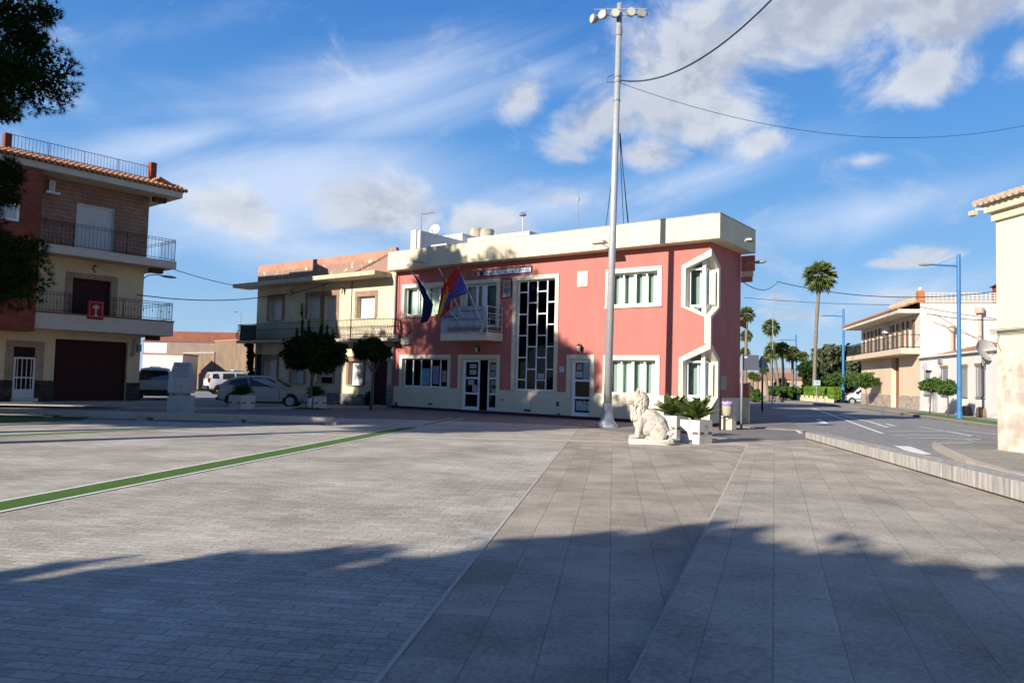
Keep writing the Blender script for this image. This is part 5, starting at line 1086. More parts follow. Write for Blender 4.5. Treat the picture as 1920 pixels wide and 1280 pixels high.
# ------------------------------------------------------------------ vehicles
def vehicle(name, label, cat, loc, head, st, paint_m, wheels, wr, sidewin, shieldw, rearw, group=None, extras=None, clad=None):
    """st: stations (x, z_bottom, z_belt, z_roof, half width, roof half width), front is +x"""
    o = thing(name, label, cat, loc, head, group); A = sorted(st)
    def ring(s):
        x, zb, zt, zr, w, wt = s; h = zr-zt
        half = [(0, zb), (w*.86, zb), (w*.98, zb+.10), (w, zb+(zt-zb)*.55), (w*.965, zt)]
        if h < .06: half += [(w*.90, zt+h*.4+.01), (w*.75, zt+h*.7+.02), (w*.4, zt+h+.035), (0, zt+h+.045)]
        else: half += [(wt+(w*.955-wt)*.12, zr-h*.14), (wt-.06, zr-.02), (wt*.6, zr+.02), (0, zr+.03)]
        return [(x, y, z) for y, z in half]+[(x, -y, z) for y, z in half[-2:0:-1]]
    rs = [ring(s) for s in A]; k = len(rs[0]); vs = [p for r in rs for p in r]
    fs = [(i*k+j, (i+1)*k+j, (i+1)*k+(j+1) % k, i*k+(j+1) % k) for i in range(len(rs)-1) for j in range(k)]+[tuple(range(k-1, -1, -1)), tuple(range((len(rs)-1)*k, len(rs)*k))]
    MB().add(vs, fs).build('body', paint_m, o, auto=38)
    def ip(x):
        for a, b in zip(A, A[1:]):
            if a[0] <= x <= b[0]: t = (x-a[0])/(b[0]-a[0]); return [p+(q-p)*t for p, q in zip(a, b)]
        return list(A[0] if x < A[0][0] else A[-1])
    def gy(x, z):
        _, zb, zt, zr, w, wt = ip(x); t = (z-zt)/max(.01, (zr*.86+zt*.14)-zt); return w*.965+((wt+(w*.955-wt)*.12)-w*.965)*min(1, max(0, t))
    for poly in sidewin:
        for sg in (-1, 1):
            v = [(x, sg*(gy(x, z)+.012), z) for x, z in poly]; MB().add(v, [tuple(range(len(v)))]).build('side_window', dglass_car, o)
    for (a, b), nm in ((shieldw, 'windscreen'), (rearw, 'rear_window')):
        if a is None: continue
        def surf(x, f):
            _, zb, zt, zr, w, wt = ip(x); h = zr-zt
            if h < .06: half = [(w*.86, zt+.02), (w*.5, zt+h+.03), (0, zt+h+.045)]
            else: half = [(wt-.10, zr-.015), (wt*.5, zr+.022), (0, zr+.03)]
            return half
        dx = .02 if nm == 'windscreen' else -.02; vs = []
        for x in (a, (a+b)/2, b):
            hf = surf(x, 0); vs += [(x+dx, y, z+.018) for y, z in hf]+[(x+dx, -y, z+.018) for y, z in hf[-2::-1]]
        MB().add(vs, [(i*5+j, (i+1)*5+j, (i+1)*5+j+1, i*5+j+1) for i in range(2) for j in range(4)]).build(nm, dglass_car, o)
    for wx in wheels:
        for sg in (-1, 1):
            w = ip(wx)[4]; y = sg*(w-.10); tg = thing('wheel', None, None, (wx, y, wr), 0 if sg < 0 else math.pi); tg.parent = o
            MB().lathe([(wr*.62, -.10), (wr*.95, -.11), (wr, -.07), (wr, .07), (wr*.95, .11), (wr*.62, .1)], 24, (0, 0, 0), 'y').build('tyre', rubber, tg, auto=40)
            rm = MB().lathe([(wr*.64, -.105), (wr*.62, -.112), (wr*.56, -.108), (wr*.55, -.06), (wr*.1, -.075), (.01, -.08)], 24, (0, 0, 0), 'y')
            for q in range(5):
                a = q*2*math.pi/5; ca, sa = math.cos(a), math.sin(a); rm.tube([(ca*.03, -.1, sa*.03), (ca*wr*.58, -.105, sa*wr*.58)], .022, 5)
            rm.build('rim', galv, tg, auto=40)
            a_ = MB(); pts = [(wx+math.cos(t)*(wr+.06), wr+math.sin(t)*(wr+.06)) for t in [math.pi*i/12 for i in range(13)]]
            a_.prism([(pts[0][0], .18)]+pts+[(pts[-1][0], .18)], sg*(w+.004), sg*(w-.03)); a_.build('wheel_arch', clad or blackm, o)
    return o, ip
dglass_car = mat('car_glass', (.012, .014, .018), rough=.06, var=.1, bump=0, spec=.9)
silver = mat('silver_paint', (.46, .43, .39), rough=.38, var=.03, bump=0, spec=.5); white_p = mat('white_car_paint', (.72, .73, .75), rough=.25, var=.03, bump=0, spec=.6)
redlens = mat('red_lens', (.40, .01, .015), rough=.2, bump=0, spec=.7); headl = mat('clear_lens', (.6, .62, .65), rough=.15, bump=0, spec=.8); plate = mat('number_plate', (.65, .66, .7), bump=0, col2=(.05, .05, .08), scale=60, thr=(.55, .58), var=0); yplate = mat('yellow_sticker', (.55, .62, .12), bump=0)
# silver hatchback, nose to the right
S = [(-2.12, .42, .62, .66, .60, .5), (-2.06, .34, .98, 1.02, .80, .6), (-1.9, .26, 1.03, 1.09, .86, .62), (-1.55, .22, 1.0, 1.34, .895, .60), (-1.2, .20, .985, 1.43, .90, .61), (-.5, .19, .96, 1.485, .905, .63), (.1, .19, .94, 1.475, .905, .64), (.45, .19, .925, 1.41, .905, .64), (1.1, .20, .90, 1.02, .90, .70), (1.32, .22, .885, .91, .89, .7), (1.75, .24, .78, .80, .85, .6), (2.0, .27, .68, .70, .76, .5), (2.12, .38, .56, .58, .56, .4)]
ld = P(497, 760, 36.6); ld.z = 0
o, ip = vehicle('hatchback', 'silver hatchback parked side-on between the two shaded planters', 'car', (ld.x, 36.6, 0), R(7), S, silver, (-1.32, 1.32), .315, [[(-1.62, 1.05), (-1.50, 1.22), (-1.15, 1.34), (-.75, 1.385), (-.62, 1.0), (-1.3, 1.02)], [(-.55, 1.0), (-.68, 1.39), (-.1, 1.41), (.30, 1.37), (.85, 1.10), (.98, .965), (.4, .965)]], (1.22, .55), (-2.0, -1.5))
MB().add([(.98, -.93, .95), (1.14, -.96, .98), (1.12, -1.06, 1.08), (.96, -1.05, 1.07)], [(0, 1, 2, 3)]).box(.98, 1.12, -1.08, -.90, .96, 1.07).build('mirror', silver, o, bevel=.02)
for x0, x1 in ((-.62, -.605), (.82, .835), (-1.35, -1.335)): MB().box(x0, x1, -.912, -.905, .32, .93).build('door_seam', blackm, o)
for x in (-.95, .3): MB().box(x-.1, x+.1, -.935, -.9, .80, .83).build('door_handle', galv, o)
MB().box(-.95, .95, -.915, -.90, .20, .27).build('side_skirt', blackm, o); each(MB().box(-2.13, -1.95, -.82, -.5, .78, .98).box(-2.13, -1.95, .5, .82, .78, .98), 'tail_light', redlens, o, bevel=.02)
MB().box(-2.16, -2.05, -.75, .75, .30, .44).build('bumper', blackm, o, bevel=.03); each(MB().box(1.95, 2.06, -.72, -.4, .6, .72).box(1.95, 2.06, .4, .72, .6, .72), 'headlight', headl, o, bevel=.02)
# police style SUV
S = [(-2.15, .45, .95, 1.0, .72, .6), (-2.08, .40, 1.10, 1.16, .84, .66), (-1.95, .38, 1.10, 1.58, .89, .68), (-1.5, .36, 1.09, 1.64, .90, .69), (.2, .36, 1.06, 1.66, .905, .69), (.55, .36, 1.05, 1.60, .90, .68), (1.1, .36, 1.05, 1.12, .90, .75), (1.25, .38, 1.03, 1.06, .89, .7), (1.95, .40, .95, .97, .84, .6), (2.15, .48, .75, .78, .66, .5)]
q = P(425, 700, 55); o, ip = vehicle('suv', 'white police sport utility car with roof light bar seen from behind at left', 'car', (q.x+.75, 55, 0), R(33), S, white_p, (-1.33, 1.34), .36, [[(-1.85, 1.18), (-1.80, 1.50), (-1.45, 1.52), (-1.38, 1.16)], [(-1.15, 1.14), (-1.12, 1.54), (-.35, 1.56), (-.30, 1.12)], [(-.2, 1.12), (-.22, 1.56), (.42, 1.54), (.95, 1.14)]], (1.15, .6), (None, None), clad=blackm)
MB().add([(-2.10, -.72, 1.15), (-2.10, .72, 1.15), (-1.99, .6, 1.56), (-1.99, -.6, 1.56)], [(0, 1, 2, 3)]).build('rear_window', dglass_car, o)
MB().box(-2.22, -2.02, -.84, .84, .40, .66).build('bumper', blackm, o, bevel=.03); each(MB().box(-.95, .95, -.925, -.88, .34, .52).box(-.95, .95, .88, .925, .34, .52), 'side_skirt', blackm, o)
for y in (-.86, .62): MB().box(-2.14, -1.98, y, y+.24, .88, 1.2).build('tail_light', redlens, o, bevel=.03)
MB().box(-2.165, -2.15, -.3, .3, .78, .92).build('number_plate', plate, o); MB().box(-2.15, -2.10, -.55, -.15, .98, 1.10).build('reflective_sticker', yplate, o)
each(MB().tube([(-1.7, -.62, 1.73), (.4, -.62, 1.74)], .025, 6).tube([(-1.7, .62, 1.73), (.4, .62, 1.74)], .025, 6), 'roof_rail', blackm, o); MB().box(-.35, -.1, -.5, .5, 1.72, 1.84).build('light_bar', headl, o, bevel=.03)
MB().box(-1.1, .9, -.925, -.908, .62, .86).build('blue_stripe', mat('police_blue', (.02, .05, .25), rough=.3, bump=0), o)
# minivan seen from behind
S = [(-2.15, .40, .80, .84, .70, .6), (-2.1, .30, 1.05, 1.10, .84, .66), (-1.98, .25, 1.06, 1.66, .90, .70), (-1.6, .22, 1.05, 1.76, .91, .71), (.4, .22, 1.02, 1.78, .91, .71), (1.3, .24, 1.0, 1.1, .90, .7), (1.5, .25, .95, .98, .88, .65), (2.1, .35, .75, .78, .74, .5)]
q = P(291.5, 700, 42.5); o, ip = vehicle('minivan', 'silver minivan parked with its rear to the plaza beside the corner house', 'car', (q.x-.1, 42.8, 0), R(113), S, silver, (-1.3, 1.35), .32, [[(-1.8, 1.14), (-1.75, 1.58), (-.9, 1.62), (-.85, 1.12)], [(-.7, 1.12), (-.7, 1.62), (.4, 1.6), (1.05, 1.1)]], (1.25, .5), (None, None))
MB().add([(-2.115, -.76, 1.10), (-2.115, .76, 1.10), (-2.02, .66, 1.62), (-2.02, -.66, 1.62)], [(0, 1, 2, 3)]).build('rear_window', dglass_car, o)
for y in (-.9, .72): MB().box(-2.13, -1.95, y, y+.18, .85, 1.1).build('tail_light', redlens, o, bevel=.02)
MB().box(-2.2, -2.0, -.82, .82, .30, .58).build('bumper', blackm, o, bevel=.03); MB().box(-2.17, -2.15, -.3, .3, .80, .93).build('number_plate', plate, o)
# white van on the right
S = [(-2.1, .42, .9, 1.0, .74, .6), (-2.06, .36, 1.10, 1.70, .83, .72), (-1.7, .30, 1.10, 1.80, .85, .73), (.3, .28, 1.08, 1.82, .86, .72), (.6, .28, 1.06, 1.74, .86, .70), (1.15, .28, 1.05, 1.15, .85, .7), (1.4, .30, 1.0, 1.03, .84, .65), (1.95, .34, .85, .87, .78, .55), (2.1, .42, .66, .68, .6, .45)]
q = P(1577, 730, 75.5); o, ip = vehicle('van', 'small white van standing beyond the far end of the balcony house', 'van', (q.x+2.25, 75.5, 0), R(180-6), S, white_p, (-1.3, 1.35), .33, [[(-1.6, 1.16), (-1.6, 1.62), (-.55, 1.64), (-.5, 1.14)], [(-.3, 1.12), (-.3, 1.62), (.45, 1.6), (.95, 1.14)]], (1.2, .6), (None, None))
each(MB().box(.85, 1.0, -1.02, -.84, 1.1, 1.3).box(.85, 1.0, .84, 1.02, 1.1, 1.3), 'mirror', blackm, o); MB().box(-2.14, -2.0, -.8, .8, .34, .5).build('bumper', blackm, o, bevel=.02); each(MB().box(-1.7, 1.0, .855, .87, .5, .58).box(-1.7, 1.0, -.87, -.855, .5, .58), 'side_moulding', blackm, o)

# ------------------------------------------------------------------ lion statue
lb_ = G(1222, 834); LS = lb_.y/1400
def lp(px, py, y=0): return (-(px-1222)*LS, y, (834-py)*LS)
o = thing('lion_statue', 'pale stone statue of a seated lion on a low base', 'statue', (lb_.x, lb_.y+.22, 0), math.pi-R(4))
MB().slab([(-.48, -.24), (-.56, -.12), (-.56, .16), (-.46, .26), (.50, .26), (.56, .16), (.56, -.16), (.48, -.26)], 0, .15).build('base', whitestone, o, bevel=.02)
L = MB(); g = random.Random(3)
def E(px, py, rx, ry, y=0, rw=None, tilt=0): L.ell(lp(px, py, y), (rx*LS, (rw if rw is not None else rx)*LS, ry*LS), Matrix.Rotation(R(tilt), 3, 'Y'), 14)
def T(p, r, n=10): L.tube([lp(*q) for q in p], [x*LS for x in r], n)
E(1206, 786, 17, 26, 0, 15, -8); E(1222, 798, 19, 24, 0, 16, -30); E(1234, 806, 19, 19, 0, 17, -25); E(1216, 806, 14, 14, 0, 13)
T([(1205, 775), (1222, 782), (1238, 794), (1250, 812)], [13, 16, 16, 11])
for s in (-9.5, 9.5):
    E(1236, 813, 17, 15, s*LS*1.05, 8, -20); T([(1244, 822, s*LS*1.3), (1232, 823, s*LS*1.4), (1221, 821, s*LS*1.4)], [6, 5, 4.5]); E(1219, 820.5, 7, 3.6, s*LS*1.4, 5)
    T([(1203, 782, s*LS*.85), (1201, 800, s*LS*.95), (1199, 812, s*LS*.9), (1197, 821, s*LS*.85)], [8.5, 6.2, 5, 5.2]); E(1191.5, 820.5, 8, 3.8, s*LS*.85, 5.2)
    for t in (-2.6, 0, 2.6): E(1186, 821, 3, 2.8, (s*.85+t)*LS, 1.9); E(1213, 821.5, 2.8, 2.6, (s*1.4+t)*LS, 1.8)
E(1196, 746, 12, 12, 0, 10); E(1185, 751, 10, 6.5, 0, 6.2, 8); E(1179, 750, 4.5, 4.2, 0, 5); E(1183.5, 757, 7, 3.6, 0, 4.6, 10); E(1188, 743, 6, 5, 0, 6.5); E(1176.2, 747.5, 2.2, 2.0, 0, 3)
for s in (-1, 1): E(1189, 743.5, 2.6, 1.5, s*5.2*LS, 1.4); E(1203, 737, 2.6, 2.4, s*9*LS, 2); E(1181, 754, 3.5, 2.6, s*3*LS, 2.6)
E(1205, 755, 15, 20, 0, 15, -6); E(1203, 775, 15, 20, 0, 14.5); E(1196, 782, 10, 18, 0, 12, 8)
for k in range(150):   # mane locks
    a = g.uniform(-2.6, 2.6); t = g.random(); cx = 1204-6*t; cz = 742+46*t; rr = 15.5-2.5*t
    fx_ = -math.cos(a)*rr*.95; fy = math.sin(a)*rr
    if fx_ < -9 and t < .42: continue
    E(cx+fx_*-1 if False else cx-fx_*-1*1.0, cz, 2.1, 5.6, fy*LS, 2.1, g.uniform(-28, 22))
for k in range(26):
    a = 2*math.pi*k/26; E(1198+10.5*math.cos(a)*.5+3, 746+14*math.sin(a), 2.6, 5.2, 10.5*LS*math.cos(a*1.0)*(1 if k % 2 else -1), 2.4, g.uniform(-30, 30))
T([(1250, 820, .0), (1257, 818, .06), (1263, 811, .1), (1261, 804, .08), (1257, 803, .08)][::1], [3.6, 3.4, 3.4, 3.2, 2.4])
T([(1250, 821, .0), (1259, 824, .12), (1262, 829, .22), (1252, 829, .27), (1236, 826, .25), (1226, 824, .22)], [3.6, 3.4, 3.2, 3.2, 3.4, 2.6]); E(1223, 824, 5, 3.2, .22, 3.5)
bd = L.build('body', mat('lion_stone', (.52, .45, .36), var=.2, scale=9, bump=.5, bs=40, col2=(.76, .70, .61), rough=.85), o, smooth=True)
rmod = bd.modifiers.new('remesh', 'REMESH'); rmod.mode = 'VOXEL'; rmod.voxel_size = .0075; rmod.use_smooth_shade = True
sm = bd.modifiers.new('smooth', 'SMOOTH'); sm.factor = .4; sm.iterations = 1

# ------------------------------------------------------------------ bin, block, signs
b = G(1350, 806); o = thing('litter_bin', 'litter bin with lilac bag on a dark post beside the town hall corner', 'litter bin', (b.x, b.y, 0), R(10))
MB().box(-.03, .03, -.03, .03, 0, 1.32).tube([(0, 0, .55), (.38, 0, .55)], .015, 6).tube([(.05, 0, .42), (.38, -.05, .55)], .012, 5).build('post', blackm, o)
MB().lathe([(.13, .52), (.17, .60), (.20, .95), (.2, .96)], 18, (.26, 0, 0)).build('bin', mat('beige_bin', (.50, .45, .33), bump=0), o, auto=40)
mb = MB(); pr_ = [(.205, .88), (.225, .93), (.215, 1.0), (.19, 1.04), (.15, 1.0), (.1, .94)]; mb.lathe(pr_, 18, (.26, 0, 0)); mb.v = [(x+.012*math.sin(31*x+17*y), y+.012*math.sin(23*y+9*z), z+.015*math.sin(40*x)) for x, y, z in mb.v]; mb.build('bin_bag', mat('lilac_bag', (.42, .32, .66), rough=.45, bump=0), o, smooth=True)
MB().lathe([(.21, .90), (.21, .925)], 18, (.26, 0, 0)).build('rim', blackm, o)
b = G(1367, 805.5); o = MB().slab([(-.27, -.22), (.05, -.3), (.27, -.12), (.25, .25), (-.25, .28)], 0, .50).build('stone_block', cream, bevel=.015); o.location = (b.x, b.y+.15, 0); tag(o, 'cream stone block beneath the litter bin', 'stone block')
b = G(1390, 803); o = thing('square_sign', 'square road sign seen from its dark back beside the town hall', 'road sign', (b.x, b.y, 0), R(-6))
zb1, zt1 = P(1400, 693.5, b.y).z, P(1400, 665, b.y).z; MB().tube([(0, 0, 0), (0, 0, zt1)], .04, 10).build('post', greym, o, smooth=True)
MB().box(.03, .63, .045, .075, zb1, zt1).build('sign_plate', mat('sign_back', (.10, .11, .14), rough=.5, bump=0), o, bevel=.01); MB().box(.1, .2, .035, .044, zt1-.12, zt1-.06).build('sticker', whitem, o)
b = G(1429, 771.5); o = thing('triangular_sign', 'triangular road sign seen from behind on a post coloured lit above, shaded below', 'road sign', (b.x, b.y, 0), 0)
zt1 = P(1429, 664, b.y).z; MB().tube([(0, 0, 1.9), (0, 0, zt1)], .06, 10).build('post', mat('lit_post', (.5, .52, .5), bump=0), o, smooth=True); MB().tube([(0, 0, 0), (0, 0, 1.9)], .06, 10).build('shaded_post', blackm, o, smooth=True)  # pale top and black foot stand in for sunlit and shaded post
MB().prism([(-.42, zt1-.78), (.42, zt1-.78), (0, zt1-.02)], .07, .09).build('sign_plate', mat('pale_sign_back', (.38, .42, .44), bump=0), o)
b = G(1531, 756.5); o = thing('crossing_sign', 'pale square pedestrian crossing sign in front of the tall palm', 'road sign', (b.x, b.y, 0), 0)
zb1, zt1 = P(1531, 722.5, b.y).z, P(1531, 712.5, b.y).z; h2 = (zt1-zb1)/2; MB().tube([(0, 0, 0), (0, 0, zt1)], .04, 8).build('post', greym, o)
MB().box(-.36, .36, -.06, -.045, zb1, zt1).build('sign_plate', mat('pale_blue_sign', (.35, .55, .6), bump=0), o); MB().prism([(-.24, zb1+.1), (.24, zb1+.1), (0, zt1-.08)], -.068, -.061).build('triangle', whitem, o); MB().prism([(-.03, zb1+.15), (.08, zb1+.15), (.02, zb1+.4), (-.03, zb1+.4)], -.073, -.069).build('walking_figure', blackm, o)
# low stone wall / bench on the right
Fw_ = Frame(W0, (W1-W0).xy); o = thing('low_stone_wall', 'long low white stone kerb wall dividing the plaza from the street at right', 'low wall', Fw_.o, Fw_.rz)
wst = mat('streaked_white_stone', (.40, .375, .345), var=.2, scale=9, bump=.4, bs=60, col2=(.60, .555, .50), streak=.12, thr=(.35, .62))
bl = MB(); x = 0
for k in range(17):
    h_ = .22+.10*min(1, x/13); bl.add([(x+.004, 0, .035), (x+1.21, 0, .035), (x+1.21, .5, .0), (x+.004, .5, .0), (x+.004, -.0, h_), (x+1.21, -.0, h_+.007), (x+1.21, .5, h_+.007), (x+.004, .5, h_)], [(0, 1, 5, 4), (1, 2, 6, 5), (2, 3, 7, 6), (3, 0, 4, 7), (4, 5, 6, 7), (3, 2, 1, 0)]); x += 1.215
bl.build('stone_course', wst, o, bevel=.012); MB().box(0, x, .04, .45, -.01, .036).build('shadow_gap', mat('gap_shade', (.06, .05, .04), bump=0), o)  # dark filler colour stands in for the shade under the stones
# ------------------------------------------------------------------ right side buildings
pinkw = mat('pale_pink_render', (.86, .74, .63), var=.05, scale=.8, bump=.1); peachw = mat('peach_render', (.84, .64, .45), var=.05, scale=.8, bump=.1)
co = Vector((29.9, 54.6)); sdir = Vector((.218, .976)).normalized()   # street line, going away
BL = 18.0
# frame seen from the street: X runs towards the camera, Y into the building
far_c = co+sdir*BL; FB = Frame(far_c, -sdir)     # local x: 0 far end .. BL near corner ; Y = away from street?
hb = thing('balcony_house', 'two-storey house with long street balcony and lattice roof terrace on the right', 'house', FB.o, FB.rz)
sgn = 1
zr_ = P(1738, 565, co.y).z; ze0 = P(1706, 586, co.y).z; ze1 = P(1706, 576, co.y).z; zbl0 = P(1734, 661, co.y).z-.1; zbl1 = zbl0+.5
ups = [(1.5+i*2.75, 2.6+i*2.75, zbl1, zbl1+2.15) for i in range(6)]
gr = [(BL-7.6, BL-5.4, .1, zbl0-.05)]
MB().wall([(0, 0), (0, zbl0), (BL, zbl0), (BL, 0)], gr, 0, .5).build('lower_wall', peachw, hb)
MB().wall([(0, zbl0), (0, ze0+.2), (BL, ze0+.2), (BL, zbl0)], ups, 0, .25).build('upper_wall', pinkw, hb)
each(MB().add([(BL, 0, 0), (BL, 12, 0), (BL, 12, zr_), (BL, 0, zr_)], [(0, 1, 2, 3)]).add([(0, 0, 0), (0, 12, 0), (0, 12, zr_), (0, 0, zr_)], [(0, 1, 2, 3)]), 'gable_wall', pinkw, hb)
MB().box(-.2, BL-.01, -1.3, -.001, zbl0, zbl0+.42).build('balcony', peachw, hb, bevel=.01)
MB().box(-.6, BL+.02, -1.5, -.001, ze0, ze0+.28).build('eaves', mat('cream_eaves', (.76, .70, .55), bump=0), hb)
tr = MB(); tr.add([(-.7, -1.6, ze0+.3), (BL+.05, -1.6, ze0+.3), (BL+.05, .2, zr_+.05), (-.7, .2, zr_+.05)], [(0, 1, 2, 3)])
for i in range(70): x = -.65+i*(BL+.65)/69; tr.tube([(x, -1.62, ze0+.34), (x, .2, zr_+.1)], .10, 6, .08)
tr.build('tiled_roof', clay, hb, auto=50)
MB().box(-.6, BL, .2, 12, zr_-.2, zr_-.02).build('roof', concrete, hb)
la = MB(); zl1 = P(1747, 549, co.y).z
def lattice(x0, x1, y0, y1):
    n = int(max(abs(x1-x0), abs(y1-y0))/.28)
    for i in range(n+1): la.box(x0+(x1-x0)*i/n-.035, x0+(x1-x0)*i/n+.035, y0+(y1-y0)*i/n-.035, y0+(y1-y0)*i/n+.035, zr_, zl1)
    for k in range(4): z = zr_+(zl1-zr_-.06)*k/3; la.box(min(x0, x1)-.03, max(x0, x1)+.03, min(y0, y1)-.03, max(y0, y1)+.03, z, z+.06)
lattice(BL-.05, BL-.05, .1, 12); lattice(BL-9, BL-.1, .25, .25)
tag(la.build('lattice_parapet', mat('lattice_cream', (.70, .58, .45), bump=0), hb))
MB().box(BL-.4, BL+.05, -.15, .3, zr_-.1, zl1+.12).build('brick_pillar', mat('orange_brick', (.52, .19, .09), var=.2, bump=.1), hb); MB().ell((BL-.17, .07, zl1+.28), (.16, .16, .16)).build('ball_finial', whitem, hb, smooth=True)
brown = mat('brown_shutter', (.24, .14, .07), var=.15, scale=3, bump=0)
for x0, x1, z0, z1 in ups:
    w_ = MB().box(x0, x1, .1, .14, z0, z1).build('window', whitewall, hb); MB().box(x0+.12, x1-.12, .08, .099, z0+.05, z1-.1).build('pane', mat('pale_blind', (.6, .62, .6), bump=0), w_)
    each(MB().box(x0-.45, x0-.02, -.08, -.03, z0, z1).box(x1+.02, x1+.45, -.08, -.03, z0, z1), 'shutter', brown, w_)
rl = MB()
for i in range(101): x = -.15+(BL+.1)*i/100; rl.tube([(x, -1.22, zbl0+.42), (x, -1.22, zbl0+1.42)], .013, 4, cap=False)
for z in (.5, 1.42): rl.tube([(-.15, 0, zbl0+z), (-.15, -1.22, zbl0+z), (BL-.05, -1.22, zbl0+z), (BL-.05, 0, zbl0+z)], .028, 5)
rl.build('railing', blackm, hb)
MB().box(gr[0][0], gr[0][1], .35, .4, .1, zbl0-.05).build('garage_door', mat('terracotta_door', (.30, .14, .08), var=.08, bump=0), hb)
each(MB().box(0, gr[0][0]-.02, -.06, 0, 0, 1.15).box(gr[0][1]+.02, BL, -.06, 0, 0, 1.15), 'plinth', brickmat('rubble_plinth', (.46, .36, .28), (.56, .46, .38), (.4, .32, .26), .4, .2, .012, axes='xz', noise_amt=.4, big=3), hb)
# wall bits on the gable: two flues and vents
for px, pt, pb, cap_, lb in ((1838.5, 579, 640, 1, 'tall flue'), (1790, 612.5, 660, 0, 'short flue')):
    q = P(px, pt, co.y-1.2); q2 = P(px, pb, co.y-1.2); y = (Vector((q.x, q.y))-FB.o.xy).dot(FB.i.xy); x = (Vector((q.x, q.y))-FB.o.xy).dot(FB.t.xy)
    MB().tube([(BL+.25, y, q2.z-1), (BL+.25, y, q.z)], .13, 10).lathe([(.14, 0), (.30 if cap_ else .2, .05), (.30 if cap_ else .2, .4), (.2, .45)], 10, (BL+.25, y, q.z-.35)).build('flue', mat('flue_clay', (.50, .42, .34), var=.2, bump=0), hb, auto=40)
q = P(1854, 536, co.y+3); MB().box(BL-3.0, BL-2.3, (Vector((q.x, q.y))-FB.o.xy).dot(FB.i.xy)-.3, (Vector((q.x, q.y))-FB.o.xy).dot(FB.i.xy)+.4, zr_-.1, q.z-.3).build('chimney', mat('red_chimney', (.45, .08, .06), bump=0), hb)
ch = Vector((0, 0, 0)); yq = (Vector((q.x, q.y))-FB.o.xy).dot(FB.i.xy); MB().add([(BL-3.2, yq-.5, q.z-.3), (BL-2.1, yq-.5, q.z-.3), (BL-2.1, yq+.6, q.z-.3), (BL-3.2, yq+.6, q.z-.3), (BL-2.65, yq+.05, q.z+.05)], [(0, 1, 4), (1, 2, 4), (2, 3, 4), (3, 0, 4)]).build('chimney_cap', mat('dark_red_cap', (.16, .05, .05), bump=0), hb)
o = thing('air_conditioner', 'white air conditioner high on the street side of the balcony house', 'air conditioner', FB.w(9.6, -.02, ze0-.95), FB.rz); MB().box(-.4, .4, -.4, 0, 0, .6).build('case', whitem, o, bevel=.01); MB().lathe([(.2, 0), (.2, -.012)], 16, (0, -.401, .3), 'y').build('fan_grille', greym, o)
# low white house towards the camera
FL = Frame(co-sdir*.02, -sdir); LL = 22; hz_ = 3.9
lw = [(1.0, 2.1, 1.35, 3.05), (4.6, 5.7, 1.35, 3.05), (7.9, 9.1, 1.35, 3.05), (10.6, 11.8, 1.35, 3.05), (14, 15.2, 1.35, 3.05)]
lhz = thing('low_white_house', 'low white street house with grilled windows beside the balcony house', 'house', FL.o, FL.rz)
wh2 = mat('sunny_white_wall', (.88, .83, .77), var=.04, scale=.9, bump=.1)
MB().wall([(0.02, 0), (0.02, hz_), (LL, hz_), (LL, 0)], lw+[(2.9, 3.8, .14, 2.4)], 0, .25).add([(LL, 0, 0), (LL, 8, 0), (LL, 8, hz_), (LL, 0, hz_)], [(0, 1, 2, 3)]).build('wall', wh2, lhz)
MB().add([(.02, -.25, hz_), (LL, -.25, hz_), (LL, 4, hz_+1.1), (.02, 4, hz_+1.1)], [(0, 1, 2, 3)]).build('tiled_roof', clay, lhz)
MB().box(.02, LL, -.2, .3, hz_-.02, hz_+.12).build('cornice', wh2, lhz)
for x0, x1, z0, z1 in lw:
    w_ = MB().box(x0, x0+.08, .05, .12, z0, z1).box(x1-.08, x1, .05, .12, z0, z1).box(x0+.08, x1-.08, .05, .12, z1-.08, z1).build('window', brown, lhz)
    MB().box(x0+.08, x1-.08, .1, .12, z0, z1-.08).build('pane', mat('grey_blind', (.30, .29, .28), bump=0), w_)
    g_ = MB(); [g_.box(x0+(x1-x0)*i/7-.012, x0+(x1-x0)*i/7+.012, -.06, -.036, z0-.03, z1+.03) for i in range(8)]; g_.box(x0-.02, x1+.02, -.062, -.03, z0-.05, z0-.02).box(x0-.02, x1+.02, -.062, -.03, z1+.03, z1+.06).build('grille', greym, w_)
    MB().box(x0-.15, x1+.15, -.1, 0, z1+.08, z1+.22).build('lintel', mat('brown_lintel', (.35, .22, .15), bump=0), w_); MB().box(x0-.08, x1+.08, -.1, .02, z0-.14, z0-.06).build('sill', greym, w_)
MB().box(2.9, 3.8, .12, .16, .14, 2.4).build('door', whitem, lhz)
box_unit(FL, 'air_conditioner', 'white air conditioner low on the white street house', 'air conditioner', 1740, 680, 1749, 694, whitem, .3); box_unit(FL, 'meter_box', 'small grey box on the white street house', 'electric box', 1762, 671, 1768, 682, greym, .12)
for px, lb in ((1818, 'left dark rounded guard stone at the foot of the white street house'), (1846, 'right dark rounded guard stone at the foot of the white street house')):
    u = FL.hit(px, 775)[0]; o = MB().prism([(-.35, 0), (-.34, .3), (-.22, .52), (0, .6), (.22, .52), (.34, .3), (.35, 0)], -.35, -.003).build('guard_stone', mat('dark_guard_stone', (.22, .15, .12), var=.3, bump=.3), bevel=.04); o.location = FL.w(u, -.02, .13); o.rotation_euler = (0, 0, FL.rz); tag(o, lb, 'guard stone', 'rounded guard stones')
p = P(1850.5, 656, 42.3); dish('satellite_dish', 'big grey satellite dish mounted high on the low white street house', 'satellite dish', p, .66, R(10), R(-22), mat('grey_dish', (.42, .41, .39), rough=.6, var=.08, bump=0), -.9)
